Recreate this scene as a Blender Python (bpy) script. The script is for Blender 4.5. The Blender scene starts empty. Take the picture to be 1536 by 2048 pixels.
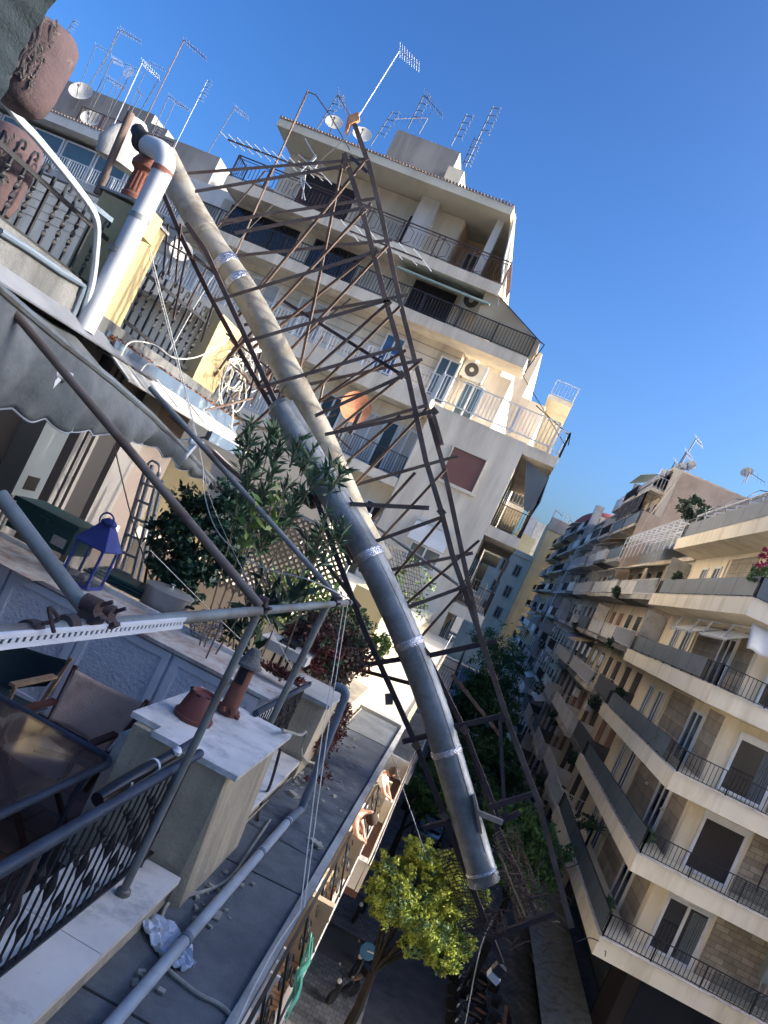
import bpy, math, random
import numpy as np
from mathutils import Vector, Matrix
R = math.radians
random.seed(7)
scene = bpy.context.scene
COL = scene.collection

# ---------------------------------------------------------------- camera
FOC, ROLL, PITCH, YAW = 1541.0, R(25.19), R(1.84), R(-9.06)
def _rot():
    cy, sy = math.cos(YAW), math.sin(YAW)
    A = np.array([[cy, -sy, 0], [0, 0, -1], [sy, cy, 0]])
    cp, sp = math.cos(PITCH), math.sin(PITCH)
    Pm = np.array([[1, 0, 0], [0, cp, sp], [0, -sp, cp]])
    cr, sr = math.cos(ROLL), math.sin(ROLL)
    return np.array([[cr, -sr, 0], [sr, cr, 0], [0, 0, 1]]) @ Pm @ A
RC = _rot()
cam_data = bpy.data.cameras.new('camera')
cam = bpy.data.objects.new('camera', cam_data)
COL.objects.link(cam)
cam_data.sensor_fit = 'VERTICAL'
cam_data.sensor_height = 36.0
cam_data.lens = FOC / 2048 * 36.0
cam_data.clip_start = 0.05
cam_data.clip_end = 5000
cam.matrix_world = Matrix(((RC[0][0], -RC[1][0], -RC[2][0], 0), (RC[0][1], -RC[1][1], -RC[2][1], 0),
                           (RC[0][2], -RC[1][2], -RC[2][2], 0), (0, 0, 0, 1)))
scene.camera = cam

def P(px, py, x=None, y=None, z=None):
    """point where the sight line of a photo pixel meets a wall (x), a frontal plane (y) or a level (z)"""
    r = RC.T @ np.array([(px - 768) / FOC, (py - 1024) / FOC, 1.0])
    t = x / r[0] if x is not None else (y / r[1] if y is not None else z / r[2])
    return Vector((r[0] * t, r[1] * t, r[2] * t))

# ---------------------------------------------------------------- light
SUN_AZ, SUN_EL = 86.0, 26.0          # azimuth from +Y towards +X
world = bpy.data.worlds.new('World')
scene.world = world
world.use_nodes = True
wn = world.node_tree.nodes
sky = wn.new('ShaderNodeTexSky')
sky.sky_type = 'NISHITA'
sky.sun_disc = False
sky.sun_elevation = R(SUN_EL)
sky.sun_rotation = R(SUN_AZ)
sky.altitude = 100
sky.air_density = 1.0
sky.dust_density = 5.5
sky.ozone_density = 5.0
bg = wn['Background']
bg.inputs['Strength'].default_value = 0.075
hs = wn.new('ShaderNodeHueSaturation')
hs.inputs['Saturation'].default_value = 1.12
hs.inputs['Hue'].default_value = 0.497
world.node_tree.links.new(sky.outputs[0], hs.inputs['Color'])
gm = wn.new('ShaderNodeGamma')
gm.inputs['Gamma'].default_value = 1.45
world.node_tree.links.new(hs.outputs[0], gm.inputs['Color'])
world.node_tree.links.new(gm.outputs[0], bg.inputs[0])
sd = bpy.data.lights.new('sun', 'SUN')
sd.energy = 2.4
sd.angle = R(0.5)
sd.color = (1.0, 0.92, 0.78)
sun = bpy.data.objects.new('sun', sd)
COL.objects.link(sun)
sdir = Vector((math.sin(R(SUN_AZ)) * math.cos(R(SUN_EL)), math.cos(R(SUN_AZ)) * math.cos(R(SUN_EL)), math.sin(R(SUN_EL))))
sun.rotation_euler = (-sdir).to_track_quat('-Z', 'Y').to_euler()
sun.location = (20, 0, 40)
scene.view_settings.view_transform = 'Standard'
scene.view_settings.look = 'None'
scene.view_settings.exposure = 1.38
scene.view_settings.gamma = 1.0
scene.view_settings.use_curve_mapping = False

# ---------------------------------------------------------------- materials
def srgb(r, g, b):
    f = lambda c: (c / 255 / 12.92) if c / 255 <= 0.04045 else ((c / 255 + 0.055) / 1.055) ** 2.4
    return (f(r), f(g), f(b), 1)
MATS = {}
def mat(name, c1, c2=None, sc=2.0, rough=0.8, metal=0.0, bump=0.15, bsc=40.0, stain=None, ssc=0.8, samt=0.5,
        streak=False, brick=None, stripes=None, alpha=None, trans=0.0, spec=None, detail=8):
    m = bpy.data.materials.new(name)
    m.use_nodes = True
    nt = m.node_tree
    N, L = nt.nodes, nt.links
    b = N['Principled BSDF']
    tc = N.new('ShaderNodeTexCoord')
    src = tc.outputs['Object']
    def noise(scale, det=6, rg=0.6, mp=None):
        n = N.new('ShaderNodeTexNoise')
        n.inputs['Scale'].default_value = scale
        n.inputs['Detail'].default_value = det
        n.inputs['Roughness'].default_value = rg
        if mp:
            q = N.new('ShaderNodeMapping')
            q.inputs['Scale'].default_value = mp
            L.new(src, q.inputs[0]); L.new(q.outputs[0], n.inputs[0])
        else:
            L.new(src, n.inputs[0])
        return n.outputs['Fac']
    def ramp(fac, lo, hi):
        r = N.new('ShaderNodeMapRange')
        r.inputs[1].default_value = lo; r.inputs[2].default_value = hi
        L.new(fac, r.inputs[0])
        return r.outputs[0]
    def mix(fac, a, c):
        x = N.new('ShaderNodeMix'); x.data_type = 'RGBA'
        if isinstance(fac, float): x.inputs[0].default_value = fac
        else: L.new(fac, x.inputs[0])
        if isinstance(a, tuple): x.inputs[6].default_value = a
        else: L.new(a, x.inputs[6])
        if isinstance(c, tuple): x.inputs[7].default_value = c
        else: L.new(c, x.inputs[7])
        return x.outputs[2]
    if c2 is None: c2 = tuple(v * 0.78 for v in c1[:3]) + (1,)
    col = mix(ramp(noise(sc, detail), 0.35, 0.68), c1, c2)
    if brick:                                   # (colour, scale, mortar, row, width)
        q = N.new('ShaderNodeTexBrick')
        mp = N.new('ShaderNodeMapping')
        mp.inputs['Rotation'].default_value = brick[5]
        L.new(src, mp.inputs[0]); L.new(mp.outputs[0], q.inputs[0])
        q.inputs['Scale'].default_value = brick[1]
        q.inputs['Mortar Size'].default_value = brick[2]
        q.inputs['Row Height'].default_value = brick[3]
        q.inputs['Brick Width'].default_value = brick[4]
        q.inputs['Color1'].default_value = (1, 1, 1, 1)
        q.inputs['Color2'].default_value = (0.62, 0.62, 0.62, 1)
        q.inputs['Mortar'].default_value = brick[0]
        x = N.new('ShaderNodeMix'); x.data_type = 'RGBA'; x.blend_type = 'MULTIPLY'; x.inputs[0].default_value = 1
        L.new(col, x.inputs[6]); L.new(q.outputs[0], x.inputs[7]); col = x.outputs[2]
    if stripes:                                 # (axis, scale, colour)
        w = N.new('ShaderNodeTexWave'); w.wave_type = 'BANDS'; w.bands_direction = stripes[0]
        w.inputs['Scale'].default_value = stripes[1]
        L.new(src, w.inputs[0])
        col = mix(ramp(w.outputs['Fac'], 0.35, 0.6), col, stripes[2])
    if stain:
        mp = (1, 1, 0.12) if streak else None
        col = mix(ramp(noise(ssc, 10, 0.7, mp), 0.62 - 0.2 * samt, 0.75), col, stain)
    L.new(col, b.inputs['Base Color'])
    b.inputs['Roughness'].default_value = rough
    b.inputs['Metallic'].default_value = metal
    if spec is not None: b.inputs['Specular IOR Level'].default_value = spec
    if trans: b.inputs['Transmission Weight'].default_value = trans
    if alpha is not None: b.inputs['Alpha'].default_value = alpha
    if bump:
        bp = N.new('ShaderNodeBump')
        bp.inputs['Strength'].default_value = bump
        bp.inputs['Distance'].default_value = 0.02
        L.new(noise(bsc, 6), bp.inputs['Height'])
        L.new(bp.outputs[0], b.inputs['Normal'])
    MATS[name] = m
    return m
WR = (0, 0, 0)
mat('asphalt', srgb(86, 90, 96), srgb(68, 72, 78), 1.5, 0.9, bump=0.3, bsc=60, stain=srgb(38, 40, 44), ssc=0.7)
mat('asphalt_patch', srgb(80, 84, 90), srgb(96, 100, 106), 0.8, 0.9, bump=0.3, bsc=50)
mat('pavement', srgb(128, 130, 132), srgb(100, 102, 106), 1.2, 0.85, brick=((0.3, 0.3, 0.3, 1), 2.0, 0.02, 0.5, 0.5, WR), stain=srgb(50, 52, 55))
mat('kerb', srgb(150, 150, 148), srgb(115, 115, 112), 3, 0.85)
mat('ground', srgb(90, 88, 84), srgb(70, 70, 68), 0.3, 0.95)
mat('felt', srgb(112, 116, 118), srgb(92, 96, 100), 2.2, 0.92, bump=0.5, bsc=90, stain=srgb(66, 70, 76), ssc=2.4, samt=1.0)
mat('felt_dirty', srgb(104, 108, 112), srgb(64, 70, 78), 5, 0.95, bump=0.6, bsc=30, stain=srgb(140, 138, 130), ssc=3, samt=0.3)
mat('ochre', srgb(210, 194, 164), srgb(178, 163, 140), 2.6, 0.9, bump=0.6, bsc=18, stain=srgb(118, 114, 98), ssc=2.2, samt=1.1, streak=True)
mat('ochre_yellow', srgb(180, 162, 118), srgb(162, 146, 108), 1.5, 0.9, bump=0.3, bsc=25, stain=srgb(140, 128, 98), ssc=1.5, samt=0.6, streak=True)
mat('concrete', srgb(116, 116, 114), srgb(88, 90, 90), 1.8, 0.95, bump=0.7, bsc=22, stain=srgb(58, 60, 62), ssc=1.6, samt=1.0, streak=True)
mat('concrete_pale', srgb(186, 184, 178), srgb(156, 156, 152), 1.4, 0.92, bump=0.4, bsc=25, stain=srgb(112, 112, 110), ssc=1.2, samt=0.7, streak=True)
mat('marble', srgb(234, 230, 224), srgb(206, 204, 200), 3.5, 0.45, bump=0.08, bsc=15, stain=srgb(148, 146, 146), ssc=5, samt=0.7)
mat('marble_sill', srgb(226, 218, 208), srgb(202, 196, 188), 2.0, 0.55, bump=0.1, bsc=25, stain=srgb(138, 134, 130), ssc=3.5, samt=0.5)
mat('facade', srgb(232, 220, 198), srgb(220, 208, 188), 0.5, 0.9, bump=0.1, bsc=30, stain=srgb(178, 166, 148), ssc=0.9, samt=1.0, streak=True)
mat('facade_warm', srgb(214, 206, 186), srgb(204, 196, 176), 0.6, 0.9, bump=0.1, bsc=30, stain=srgb(176, 164, 140), ssc=0.5, samt=0.6, streak=True)
mat('facade_peach', srgb(226, 196, 164), srgb(214, 184, 150), 0.6, 0.9, bump=0.05)
mat('cream', srgb(232, 220, 196), srgb(222, 210, 186), 0.6, 0.85, bump=0.08, bsc=30, stain=srgb(184, 170, 136), ssc=0.5, samt=0.7, streak=True)
mat('cream_band', srgb(236, 226, 204), srgb(226, 216, 194), 0.5, 0.85, bump=0.05, bsc=30, stain=srgb(188, 176, 146), ssc=0.9, samt=0.7, streak=True)
mat('stone_clad', srgb(178, 168, 152), srgb(142, 132, 118), 1.6, 0.85, bump=0.6, bsc=14, brick=((0.45, 0.42, 0.38, 1), 1.0, 0.012, 0.2, 0.45, (R(90), 0, 0)))
mat('stone_side', srgb(178, 166, 150), srgb(142, 132, 118), 1.6, 0.85, bump=0.6, bsc=14, brick=((0.45, 0.42, 0.38, 1), 1.0, 0.012, 0.2, 0.45, (R(90), 0, R(90))))
mat('render_brown', srgb(158, 138, 122), srgb(180, 168, 154), 0.25, 0.95, bump=0.3, bsc=10, stain=srgb(120, 106, 98), ssc=0.35, samt=0.8)
mat('grey_wall', srgb(150, 148, 144), srgb(128, 128, 126), 0.5, 0.95, bump=0.2, bsc=12, stain=srgb(100, 100, 100), ssc=0.6, samt=0.8, streak=True)
mat('white_wall', srgb(212, 208, 200), srgb(194, 190, 182), 0.8, 0.85, bump=0.2, bsc=30, stain=srgb(160, 162, 160), ssc=1.0, samt=0.5, streak=True)
mat('grey_green_plaster', srgb(76, 86, 84), srgb(70, 79, 77), 6, 0.95, bump=0.6, bsc=60)
mat('row_a', srgb(208, 196, 176), srgb(184, 172, 154), 0.6, 0.9, bump=0.2, stain=srgb(116, 112, 104), ssc=0.6, samt=0.9, streak=True)
mat('row_b', srgb(204, 190, 168), srgb(180, 168, 148), 0.6, 0.9, bump=0.2, stain=srgb(96, 92, 88), ssc=0.6, samt=0.9, streak=True)
mat('row_c', srgb(206, 190, 150), srgb(188, 172, 134), 0.4, 0.9, bump=0.2, stain=srgb(150, 138, 110), ssc=0.5, samt=0.8, streak=True)
mat('lit_yellow', srgb(220, 206, 166), srgb(212, 190, 128), 0.4, 0.9, bump=0.1)
mat('terracotta', srgb(126, 80, 66), srgb(100, 62, 52), 5, 0.85, bump=0.2, bsc=30, stain=srgb(96, 66, 56), ssc=3, samt=0.7)
mat('pot_brown', srgb(116, 64, 56), srgb(104, 56, 50), 6, 0.6, bump=0.05, bsc=30)
mat('urn', srgb(84, 66, 66), srgb(68, 56, 60), 2.5, 0.9, bump=0.8, bsc=9, stain=srgb(128, 118, 110), ssc=5, samt=0.2)
mat('relief', srgb(84, 76, 76), srgb(60, 54, 54), 12, 0.95, bump=0.6, bsc=40)
mat('iron', srgb(26, 27, 31), srgb(18, 19, 22), 8, 0.6, 0.0, bump=0.1, bsc=60, stain=srgb(74, 60, 52), ssc=7, samt=0.15)
mat('iron_blue', srgb(58, 68, 84), srgb(44, 52, 66), 5, 0.5, 0.3, bump=0.15, bsc=60, stain=srgb(110, 118, 130), ssc=8, samt=0.1)
mat('rust', srgb(120, 104, 94), srgb(88, 74, 66), 4, 0.8, 0.2, bump=0.3, bsc=50, stain=srgb(120, 84, 60), ssc=5, samt=0.5)
mat('rust_dark', srgb(78, 66, 66), srgb(56, 46, 48), 4, 0.85, 0.1, bump=0.3, bsc=50, stain=srgb(92, 66, 54), ssc=5, samt=0.5)
mat('rust_orange', srgb(196, 132, 96), srgb(170, 104, 74), 3, 0.8, 0.1, bump=0.3, bsc=20, stain=srgb(226, 180, 130), ssc=4, samt=0.6)
mat('galv', srgb(156, 160, 160), srgb(130, 134, 134), 2.5, 0.5, 0.4, bump=0.2, bsc=9, stain=srgb(92, 92, 90), ssc=4, samt=1.0)
mat('galv_old', srgb(176, 170, 154), srgb(152, 146, 130), 2.0, 0.55, 0.45, bump=0.25, bsc=12, stain=srgb(130, 114, 94), ssc=4, samt=0.7)
mat('foil', srgb(210, 212, 216), srgb(170, 172, 178), 14, 0.25, 0.9, bump=0.9, bsc=40)
mat('pipe_grey', srgb(138, 144, 142), srgb(112, 112, 106), 3, 0.5, 0.35, bump=0.08, bsc=30, stain=srgb(104, 84, 70), ssc=3, samt=0.5)
mat('pipe_brown', srgb(116, 100, 88), srgb(134, 124, 112), 2.5, 0.55, 0.3, bump=0.08, bsc=30, stain=srgb(90, 70, 60), ssc=3, samt=0.5)
mat('pvc', srgb(186, 190, 192), srgb(170, 174, 178), 2, 0.6, bump=0.03, stain=srgb(176, 176, 170), ssc=2.2, samt=0.5)
mat('pvc_grey', srgb(164, 172, 180), srgb(146, 154, 162), 2, 0.5, bump=0.05, stain=srgb(120, 124, 126), ssc=2.5, samt=0.5)
mat('pipe_blue', srgb(104, 116, 128), srgb(88, 100, 112), 2, 0.5, bump=0.05)
mat('pilaster', srgb(112, 110, 108), srgb(96, 94, 94), 1.4, 0.9, bump=0.2, bsc=25)
mat('white_paint', srgb(222, 224, 226), srgb(206, 208, 210), 3, 0.55, bump=0.05)
mat('white_metal', srgb(206, 208, 208), srgb(190, 192, 192), 4, 0.45, bump=0.02)
mat('grey_metal', srgb(92, 94, 98), srgb(74, 76, 80), 4, 0.5, 0.3, bump=0.05)
mat('rail_brown', srgb(84, 62, 60), srgb(70, 52, 52), 4, 0.6, bump=0.05)
mat('rail_dark', srgb(52, 50, 54), srgb(40, 38, 42), 4, 0.6, bump=0.05)
mat('panel_blue', srgb(96, 106, 114), srgb(82, 92, 100), 1.0, 0.5, bump=0.05, stain=srgb(74, 80, 84), ssc=0.8, samt=0.4)
mat('panel_white', srgb(206, 204, 200), srgb(188, 186, 184), 1.0, 0.5, bump=0.05, stain=srgb(140, 144, 150), ssc=1, samt=0.5)
mat('glass_dark', srgb(36, 40, 50), srgb(26, 28, 36), 0.6, 0.08, 0.0, bump=0, spec=0.8)
mat('glass_pane', srgb(86, 104, 108), srgb(66, 82, 86), 0.5, 0.08, 0.0, bump=0, spec=0.8)
mat('glass_table', srgb(70, 62, 66), srgb(60, 54, 58), 1, 0.06, 0, bump=0, alpha=0.45, spec=0.8)
mat('glass_lantern', srgb(110, 120, 120), srgb(90, 100, 100), 3, 0.15, 0, bump=0, alpha=0.35)
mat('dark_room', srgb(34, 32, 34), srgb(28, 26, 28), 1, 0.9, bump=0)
mat('shutter_brown', srgb(140, 98, 88), srgb(128, 88, 80), 1, 0.7, bump=0.0, stripes=('Z', 6.0, srgb(104, 72, 66)))
mat('shutter_dark', srgb(62, 54, 56), srgb(50, 44, 46), 1, 0.7, bump=0.0, stripes=('Z', 6.0, srgb(38, 34, 36)))
mat('shutter_white', srgb(206, 206, 200), srgb(196, 196, 190), 1, 0.6, bump=0, stripes=('Z', 6.0, srgb(160, 160, 154)))
mat('tile', srgb(150, 130, 116), srgb(116, 100, 90), 3, 0.85, bump=0.4, bsc=20)
mat('dish', srgb(196, 194, 186), srgb(178, 176, 168), 3, 0.5, bump=0.03, stain=srgb(180, 160, 130), ssc=3, samt=0.2)
mat('awning_dark', srgb(88, 92, 94), srgb(56, 60, 64), 3.0, 0.95, bump=0.3, bsc=60, stain=srgb(56, 60, 64), ssc=1.6, samt=0.9)
mat('awning_val', srgb(116, 120, 120), srgb(76, 80, 82), 3.0, 0.95, bump=0.4, bsc=20, stain=srgb(78, 84, 86), ssc=2.2, samt=0.9)
mat('awning_white', srgb(214, 212, 206), srgb(196, 194, 188), 1.2, 0.9, bump=0.1)
mat('awning_green', srgb(150, 166, 158), srgb(132, 150, 142), 1.2, 0.9, bump=0.1)
mat('curtain_beige', srgb(184, 170, 144), srgb(164, 150, 124), 1.0, 0.95, bump=0.2, bsc=8)
mat('sheet_roof', srgb(124, 128, 134), srgb(100, 104, 110), 1.5, 0.6, 0.2, bump=0.2, bsc=8, stain=srgb(110, 114, 120), ssc=1.5, samt=0.7)
mat('gutter_blue', srgb(74, 92, 110), srgb(62, 78, 96), 3, 0.6, bump=0.1, stain=srgb(150, 160, 168), ssc=4, samt=0.4)
mat('dead_leaves', srgb(146, 98, 56), srgb(104, 70, 44), 20, 0.95, bump=0.5)
mat('door_white', srgb(228, 230, 234), srgb(212, 215, 222), 2, 0.6, bump=0.15, bsc=12)
mat('textured_panel', srgb(232, 235, 240), srgb(206, 211, 222), 30, 0.4, bump=1.0, bsc=34)
mat('rusty_top', srgb(206, 204, 198), srgb(186, 182, 176), 4, 0.85, bump=0.3, bsc=30, stain=srgb(140, 84, 52), ssc=5, samt=0.9)
mat('alu', srgb(176, 180, 182), srgb(150, 154, 158), 3, 0.4, 0.45, bump=0.05)
mat('blue_paint', srgb(62, 76, 150), srgb(50, 62, 124), 4, 0.55, bump=0.05)
mat('green_plastic', srgb(44, 92, 92), srgb(36, 78, 80), 2, 0.5, bump=0.05)
mat('green_cloth', srgb(26, 50, 58), srgb(20, 40, 48), 3, 0.95, bump=0.2)
mat('taupe_cloth', srgb(182, 158, 144), srgb(160, 138, 126), 2.5, 0.95, bump=0.25, bsc=70, stain=srgb(116, 104, 100), ssc=2.5, samt=0.5)
mat('wood', srgb(150, 124, 98), srgb(112, 88, 66), 8, 0.75, bump=0.2)
mat('wood_dark', srgb(82, 44, 36), srgb(62, 32, 28), 8, 0.6, bump=0.2)
mat('boiler', srgb(140, 148, 148), srgb(128, 136, 136), 1, 0.45, bump=0.02)
mat('wall_terr', srgb(104, 94, 88), srgb(88, 80, 76), 1, 0.9, bump=0.2, stain=srgb(96, 92, 88), ssc=1.2, samt=0.6)
mat('floor_tile', srgb(112, 84, 72), srgb(96, 72, 62), 3, 0.6, bump=0.1, brick=((0.5, 0.45, 0.42, 1), 1.0, 0.01, 0.33, 0.33, WR))
mat('floor_warm', srgb(206, 164, 124), srgb(186, 146, 110), 5, 0.6, bump=0.1, brick=((0.5, 0.42, 0.35, 1), 1.0, 0.02, 0.12, 0.4, WR))
mat('skin', srgb(200, 156, 134), srgb(186, 140, 118), 5, 0.6, bump=0.05)
mat('hair', srgb(60, 42, 34), srgb(44, 30, 24), 20, 0.8, bump=0.4)
mat('shirt', srgb(222, 220, 214), srgb(206, 204, 200), 5, 0.9, bump=0.2)
mat('shirt_blue', srgb(96, 124, 170), srgb(80, 106, 150), 5, 0.9, bump=0.2)
mat('trousers', srgb(60, 70, 92), srgb(48, 56, 76), 5, 0.9, bump=0.2)
mat('leaf_dark', srgb(44, 70, 46), srgb(30, 52, 36), 3, 0.65, bump=0)
mat('leaf_tree', srgb(84, 120, 64), srgb(52, 86, 48), 1.0, 0.7, bump=0)
mat('leaf_ficus', srgb(30, 62, 44), srgb(52, 88, 66), 5, 0.45, bump=0)
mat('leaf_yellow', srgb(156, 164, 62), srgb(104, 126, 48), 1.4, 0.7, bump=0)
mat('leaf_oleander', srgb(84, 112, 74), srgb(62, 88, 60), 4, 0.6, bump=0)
mat('leaf_light', srgb(126, 150, 70), srgb(92, 122, 56), 4, 0.6, bump=0)
mat('leaf_red', srgb(116, 50, 50), srgb(88, 66, 50), 5, 0.7, bump=0)
mat('bark', srgb(40, 35, 31), srgb(28, 25, 22), 6, 0.95, bump=0.6, bsc=20)
mat('twig', srgb(128, 112, 92), srgb(96, 84, 70), 8, 0.9, bump=0.2)
mat('cable_white', srgb(210, 208, 198), srgb(190, 188, 178), 6, 0.6, bump=0)
mat('cable_dark', srgb(36, 36, 40), srgb(28, 28, 32), 6, 0.6, bump=0)
mat('plastic_sheet', srgb(206, 214, 226), srgb(176, 184, 200), 6, 0.4, bump=0.4, bsc=30)
mat('green_net', srgb(96, 176, 152), srgb(76, 150, 126), 5, 0.8, bump=0.2)
mat('black_plastic', srgb(28, 28, 32), srgb(22, 22, 26), 4, 0.35, bump=0.02)
mat('rubber', srgb(24, 24, 26), srgb(20, 20, 22), 8, 0.8, bump=0.1)
mat('seat_brown', srgb(120, 84, 62), srgb(100, 70, 52), 5, 0.6, bump=0.1)
mat('chrome', srgb(200, 200, 204), srgb(180, 180, 184), 5, 0.2, 0.9, bump=0)
mat('sign_blue', srgb(78, 124, 158), srgb(68, 112, 146), 4, 0.35, 0.2, bump=0.02)
mat('paint_red', srgb(150, 52, 44), srgb(130, 44, 38), 4, 0.5, bump=0.05)
mat('dome_red', srgb(176, 92, 80), srgb(156, 80, 70), 1, 0.85, bump=0.1)
mat('pebble', srgb(214, 208, 206), srgb(170, 160, 160), 18, 0.7, bump=0.1)
mat('pink_flower', srgb(176, 40, 90), srgb(150, 30, 74), 6, 0.7, bump=0)
mat('dust_rubble', srgb(176, 172, 158), srgb(140, 136, 124), 9, 0.95, bump=0.4)
mat('blue_tarp', srgb(70, 110, 160), srgb(56, 92, 140), 3, 0.6, bump=0.1)
mat('teal', srgb(60, 160, 140), srgb(50, 140, 124), 3, 0.8, bump=0.1)

# ---------------------------------------------------------------- mesh builder
def worldorg(o):
    v = Vector((0, 0, 0))
    while o is not None:
        v = v + Vector(o.location); o = o.parent
    return v
class MB:
    def __init__(s): s.v = []; s.f = []; s.m = []; s.mi = 0
    def add(s, vs, fs):
        n = len(s.v)
        s.v.extend([tuple(v) for v in vs])
        s.f.extend([tuple(i + n for i in f) for f in fs])
        s.m.extend([s.mi] * len(fs))
        return s
    def box(s, x0, x1, y0, y1, z0, z1):
        x0, x1 = min(x0, x1), max(x0, x1); y0, y1 = min(y0, y1), max(y0, y1); z0, z1 = min(z0, z1), max(z0, z1)
        return s.add([(x0, y0, z0), (x1, y0, z0), (x1, y1, z0), (x0, y1, z0), (x0, y0, z1), (x1, y0, z1), (x1, y1, z1), (x0, y1, z1)],
                     [(0, 3, 2, 1), (4, 5, 6, 7), (0, 1, 5, 4), (1, 2, 6, 5), (2, 3, 7, 6), (3, 0, 4, 7)])
    def obox(s, c, size, M=None):
        M = M or Matrix.Identity(3); c = Vector(c)
        hx, hy, hz = size[0] / 2, size[1] / 2, size[2] / 2
        vs = [c + M @ Vector((a * hx, b * hy, d * hz)) for d in (-1, 1) for a, b in ((-1, -1), (1, -1), (1, 1), (-1, 1))]
        return s.add(vs, [(0, 3, 2, 1), (4, 5, 6, 7), (0, 1, 5, 4), (1, 2, 6, 5), (2, 3, 7, 6), (3, 0, 4, 7)])
    def bar(s, a, b, w, h=None, up=(0, 0, 1)):
        a, b = Vector(a), Vector(b); h = h or w
        d = (b - a)
        if d.length < 1e-6: return s
        d.normalize(); up = Vector(up)
        if abs(d.dot(up)) > 0.97: up = Vector((1, 0, 0))
        r = d.cross(up).normalized(); u = r.cross(d).normalized()
        vs = [p + r * (i * w / 2) + u * (j * h / 2) for p in (a, b) for i, j in ((-1, -1), (1, -1), (1, 1), (-1, 1))]
        return s.add(vs, [(0, 1, 2, 3), (4, 7, 6, 5), (0, 4, 5, 1), (1, 5, 6, 2), (2, 6, 7, 3), (3, 7, 4, 0)])
    def angle(s, a, b, w, t=0.006, flip=1):
        """steel angle profile"""
        a, b = Vector(a), Vector(b); d = (b - a).normalized()
        up = Vector((0, 1, 0)) if abs(d.y) < 0.9 else Vector((0, 0, 1))
        r = d.cross(up).normalized() * flip; u = up
        s.bar(a, b, w, t, up=u)
        o = r * (w / 2 - t / 2) + u * (w / 2)
        return s.bar(a + o, b + o, t, w, up=u)
    def tube(s, pts, r, n=8, caps=True, r2=None):
        pts = [Vector(p) for p in pts]; k = len(pts)
        rs = r if isinstance(r, (list, tuple)) else [r + ((r2 or r) - r) * i / max(1, k - 1) for i in range(k)]
        vs = []; fs = []
        ref = None
        for i, p in enumerate(pts):
            d = (pts[min(i + 1, k - 1)] - pts[max(i - 1, 0)])
            d = d.normalized() if d.length > 1e-9 else Vector((0, 0, 1))
            if ref is None:
                ref = d.orthogonal().normalized()
            ref = (ref - d * ref.dot(d))
            ref = ref.normalized() if ref.length > 1e-6 else d.orthogonal().normalized()
            w = d.cross(ref)
            for j in range(n):
                a = 2 * math.pi * j / n
                vs.append(p + (ref * math.cos(a) + w * math.sin(a)) * rs[i])
        for i in range(k - 1):
            for j in range(n):
                fs.append((i * n + j, i * n + (j + 1) % n, (i + 1) * n + (j + 1) % n, (i + 1) * n + j))
        if caps:
            fs.append(tuple(range(n))[::-1]); fs.append(tuple((k - 1) * n + j for j in range(n)))
        return s.add(vs, fs)
    def lathe(s, prof, c, n=16, axis=(0, 0, 1), squash=1.0):
        """profile [(radius, height)] round an axis"""
        c = Vector(c); ax = Vector(axis).normalized(); e1 = ax.orthogonal().normalized(); e2 = ax.cross(e1)
        vs = []; fs = []; k = len(prof)
        for r, h in prof:
            for j in range(n):
                a = 2 * math.pi * j / n
                vs.append(c + ax * h + e1 * (r * math.cos(a)) + e2 * (r * math.sin(a) * squash))
        for i in range(k - 1):
            for j in range(n):
                fs.append((i * n + j, i * n + (j + 1) % n, (i + 1) * n + (j + 1) % n, (i + 1) * n + j))
        if prof[0][0] > 1e-4: fs.append(tuple(range(n))[::-1])
        if prof[-1][0] > 1e-4: fs.append(tuple((k - 1) * n + j for j in range(n)))
        return s.add(vs, fs)
    def quad(s, *pts): return s.add(pts, [tuple(range(len(pts)))])
    def slab(s, pts, t):
        """polygon given a thickness along -normal"""
        pts = [Vector(p) for p in pts]; n = (pts[1] - pts[0]).cross(pts[2] - pts[0]).normalized(); k = len(pts)
        vs = pts + [p - n * t for p in pts]
        fs = [tuple(range(k)), tuple(range(2 * k - 1, k - 1, -1))] + [(i, i + k, (i + 1) % k + k, (i + 1) % k) for i in range(k)]
        return s.add(vs, fs)
    def sheet(s, fn, nu, nv, t=0.0):
        vs = [fn(i / nu, j / nv) for j in range(nv + 1) for i in range(nu + 1)]
        fs = [(j * (nu + 1) + i, j * (nu + 1) + i + 1, (j + 1) * (nu + 1) + i + 1, (j + 1) * (nu + 1) + i) for j in range(nv) for i in range(nu)]
        return s.add(vs, fs)
    def np_add(s, vs, quads):
        n = len(s.v)
        s.v.extend(map(tuple, vs.tolist())); s.f.extend(map(tuple, (quads + n).tolist())); s.m.extend([s.mi] * len(quads))
        return s
    def build(s, name, m, parent=None, smooth=True, origin=None, solid=0.0, sub=0):
        me = bpy.data.meshes.new(name)
        if parent is not None:
            org = worldorg(parent)
        elif origin is not None:
            org = Vector(origin)
        else:
            a = np.array(s.v); lo, hi = a.min(0), a.max(0)
            org = Vector(((lo[0] + hi[0]) / 2, (lo[1] + hi[1]) / 2, lo[2]))
        arr = np.array(s.v, dtype=float) - np.array(org)
        me.from_pydata(arr.tolist(), [], s.f)
        ms = m if isinstance(m, (list, tuple)) else [m]
        for q in ms: me.materials.append(MATS[q])
        if len(ms) > 1: me.polygons.foreach_set('material_index', s.m)
        if smooth:
            me.polygons.foreach_set('use_smooth', [True] * len(me.polygons))
            me.set_sharp_from_angle(angle=R(38))
        me.update()
        o = bpy.data.objects.new(name, me)
        COL.objects.link(o)
        o.location = org if parent is None else (0, 0, 0)
        if parent is not None: o.parent = parent
        if solid:
            md = o.modifiers.new('thickness', 'SOLIDIFY'); md.thickness = solid; md.offset = 0
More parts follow.
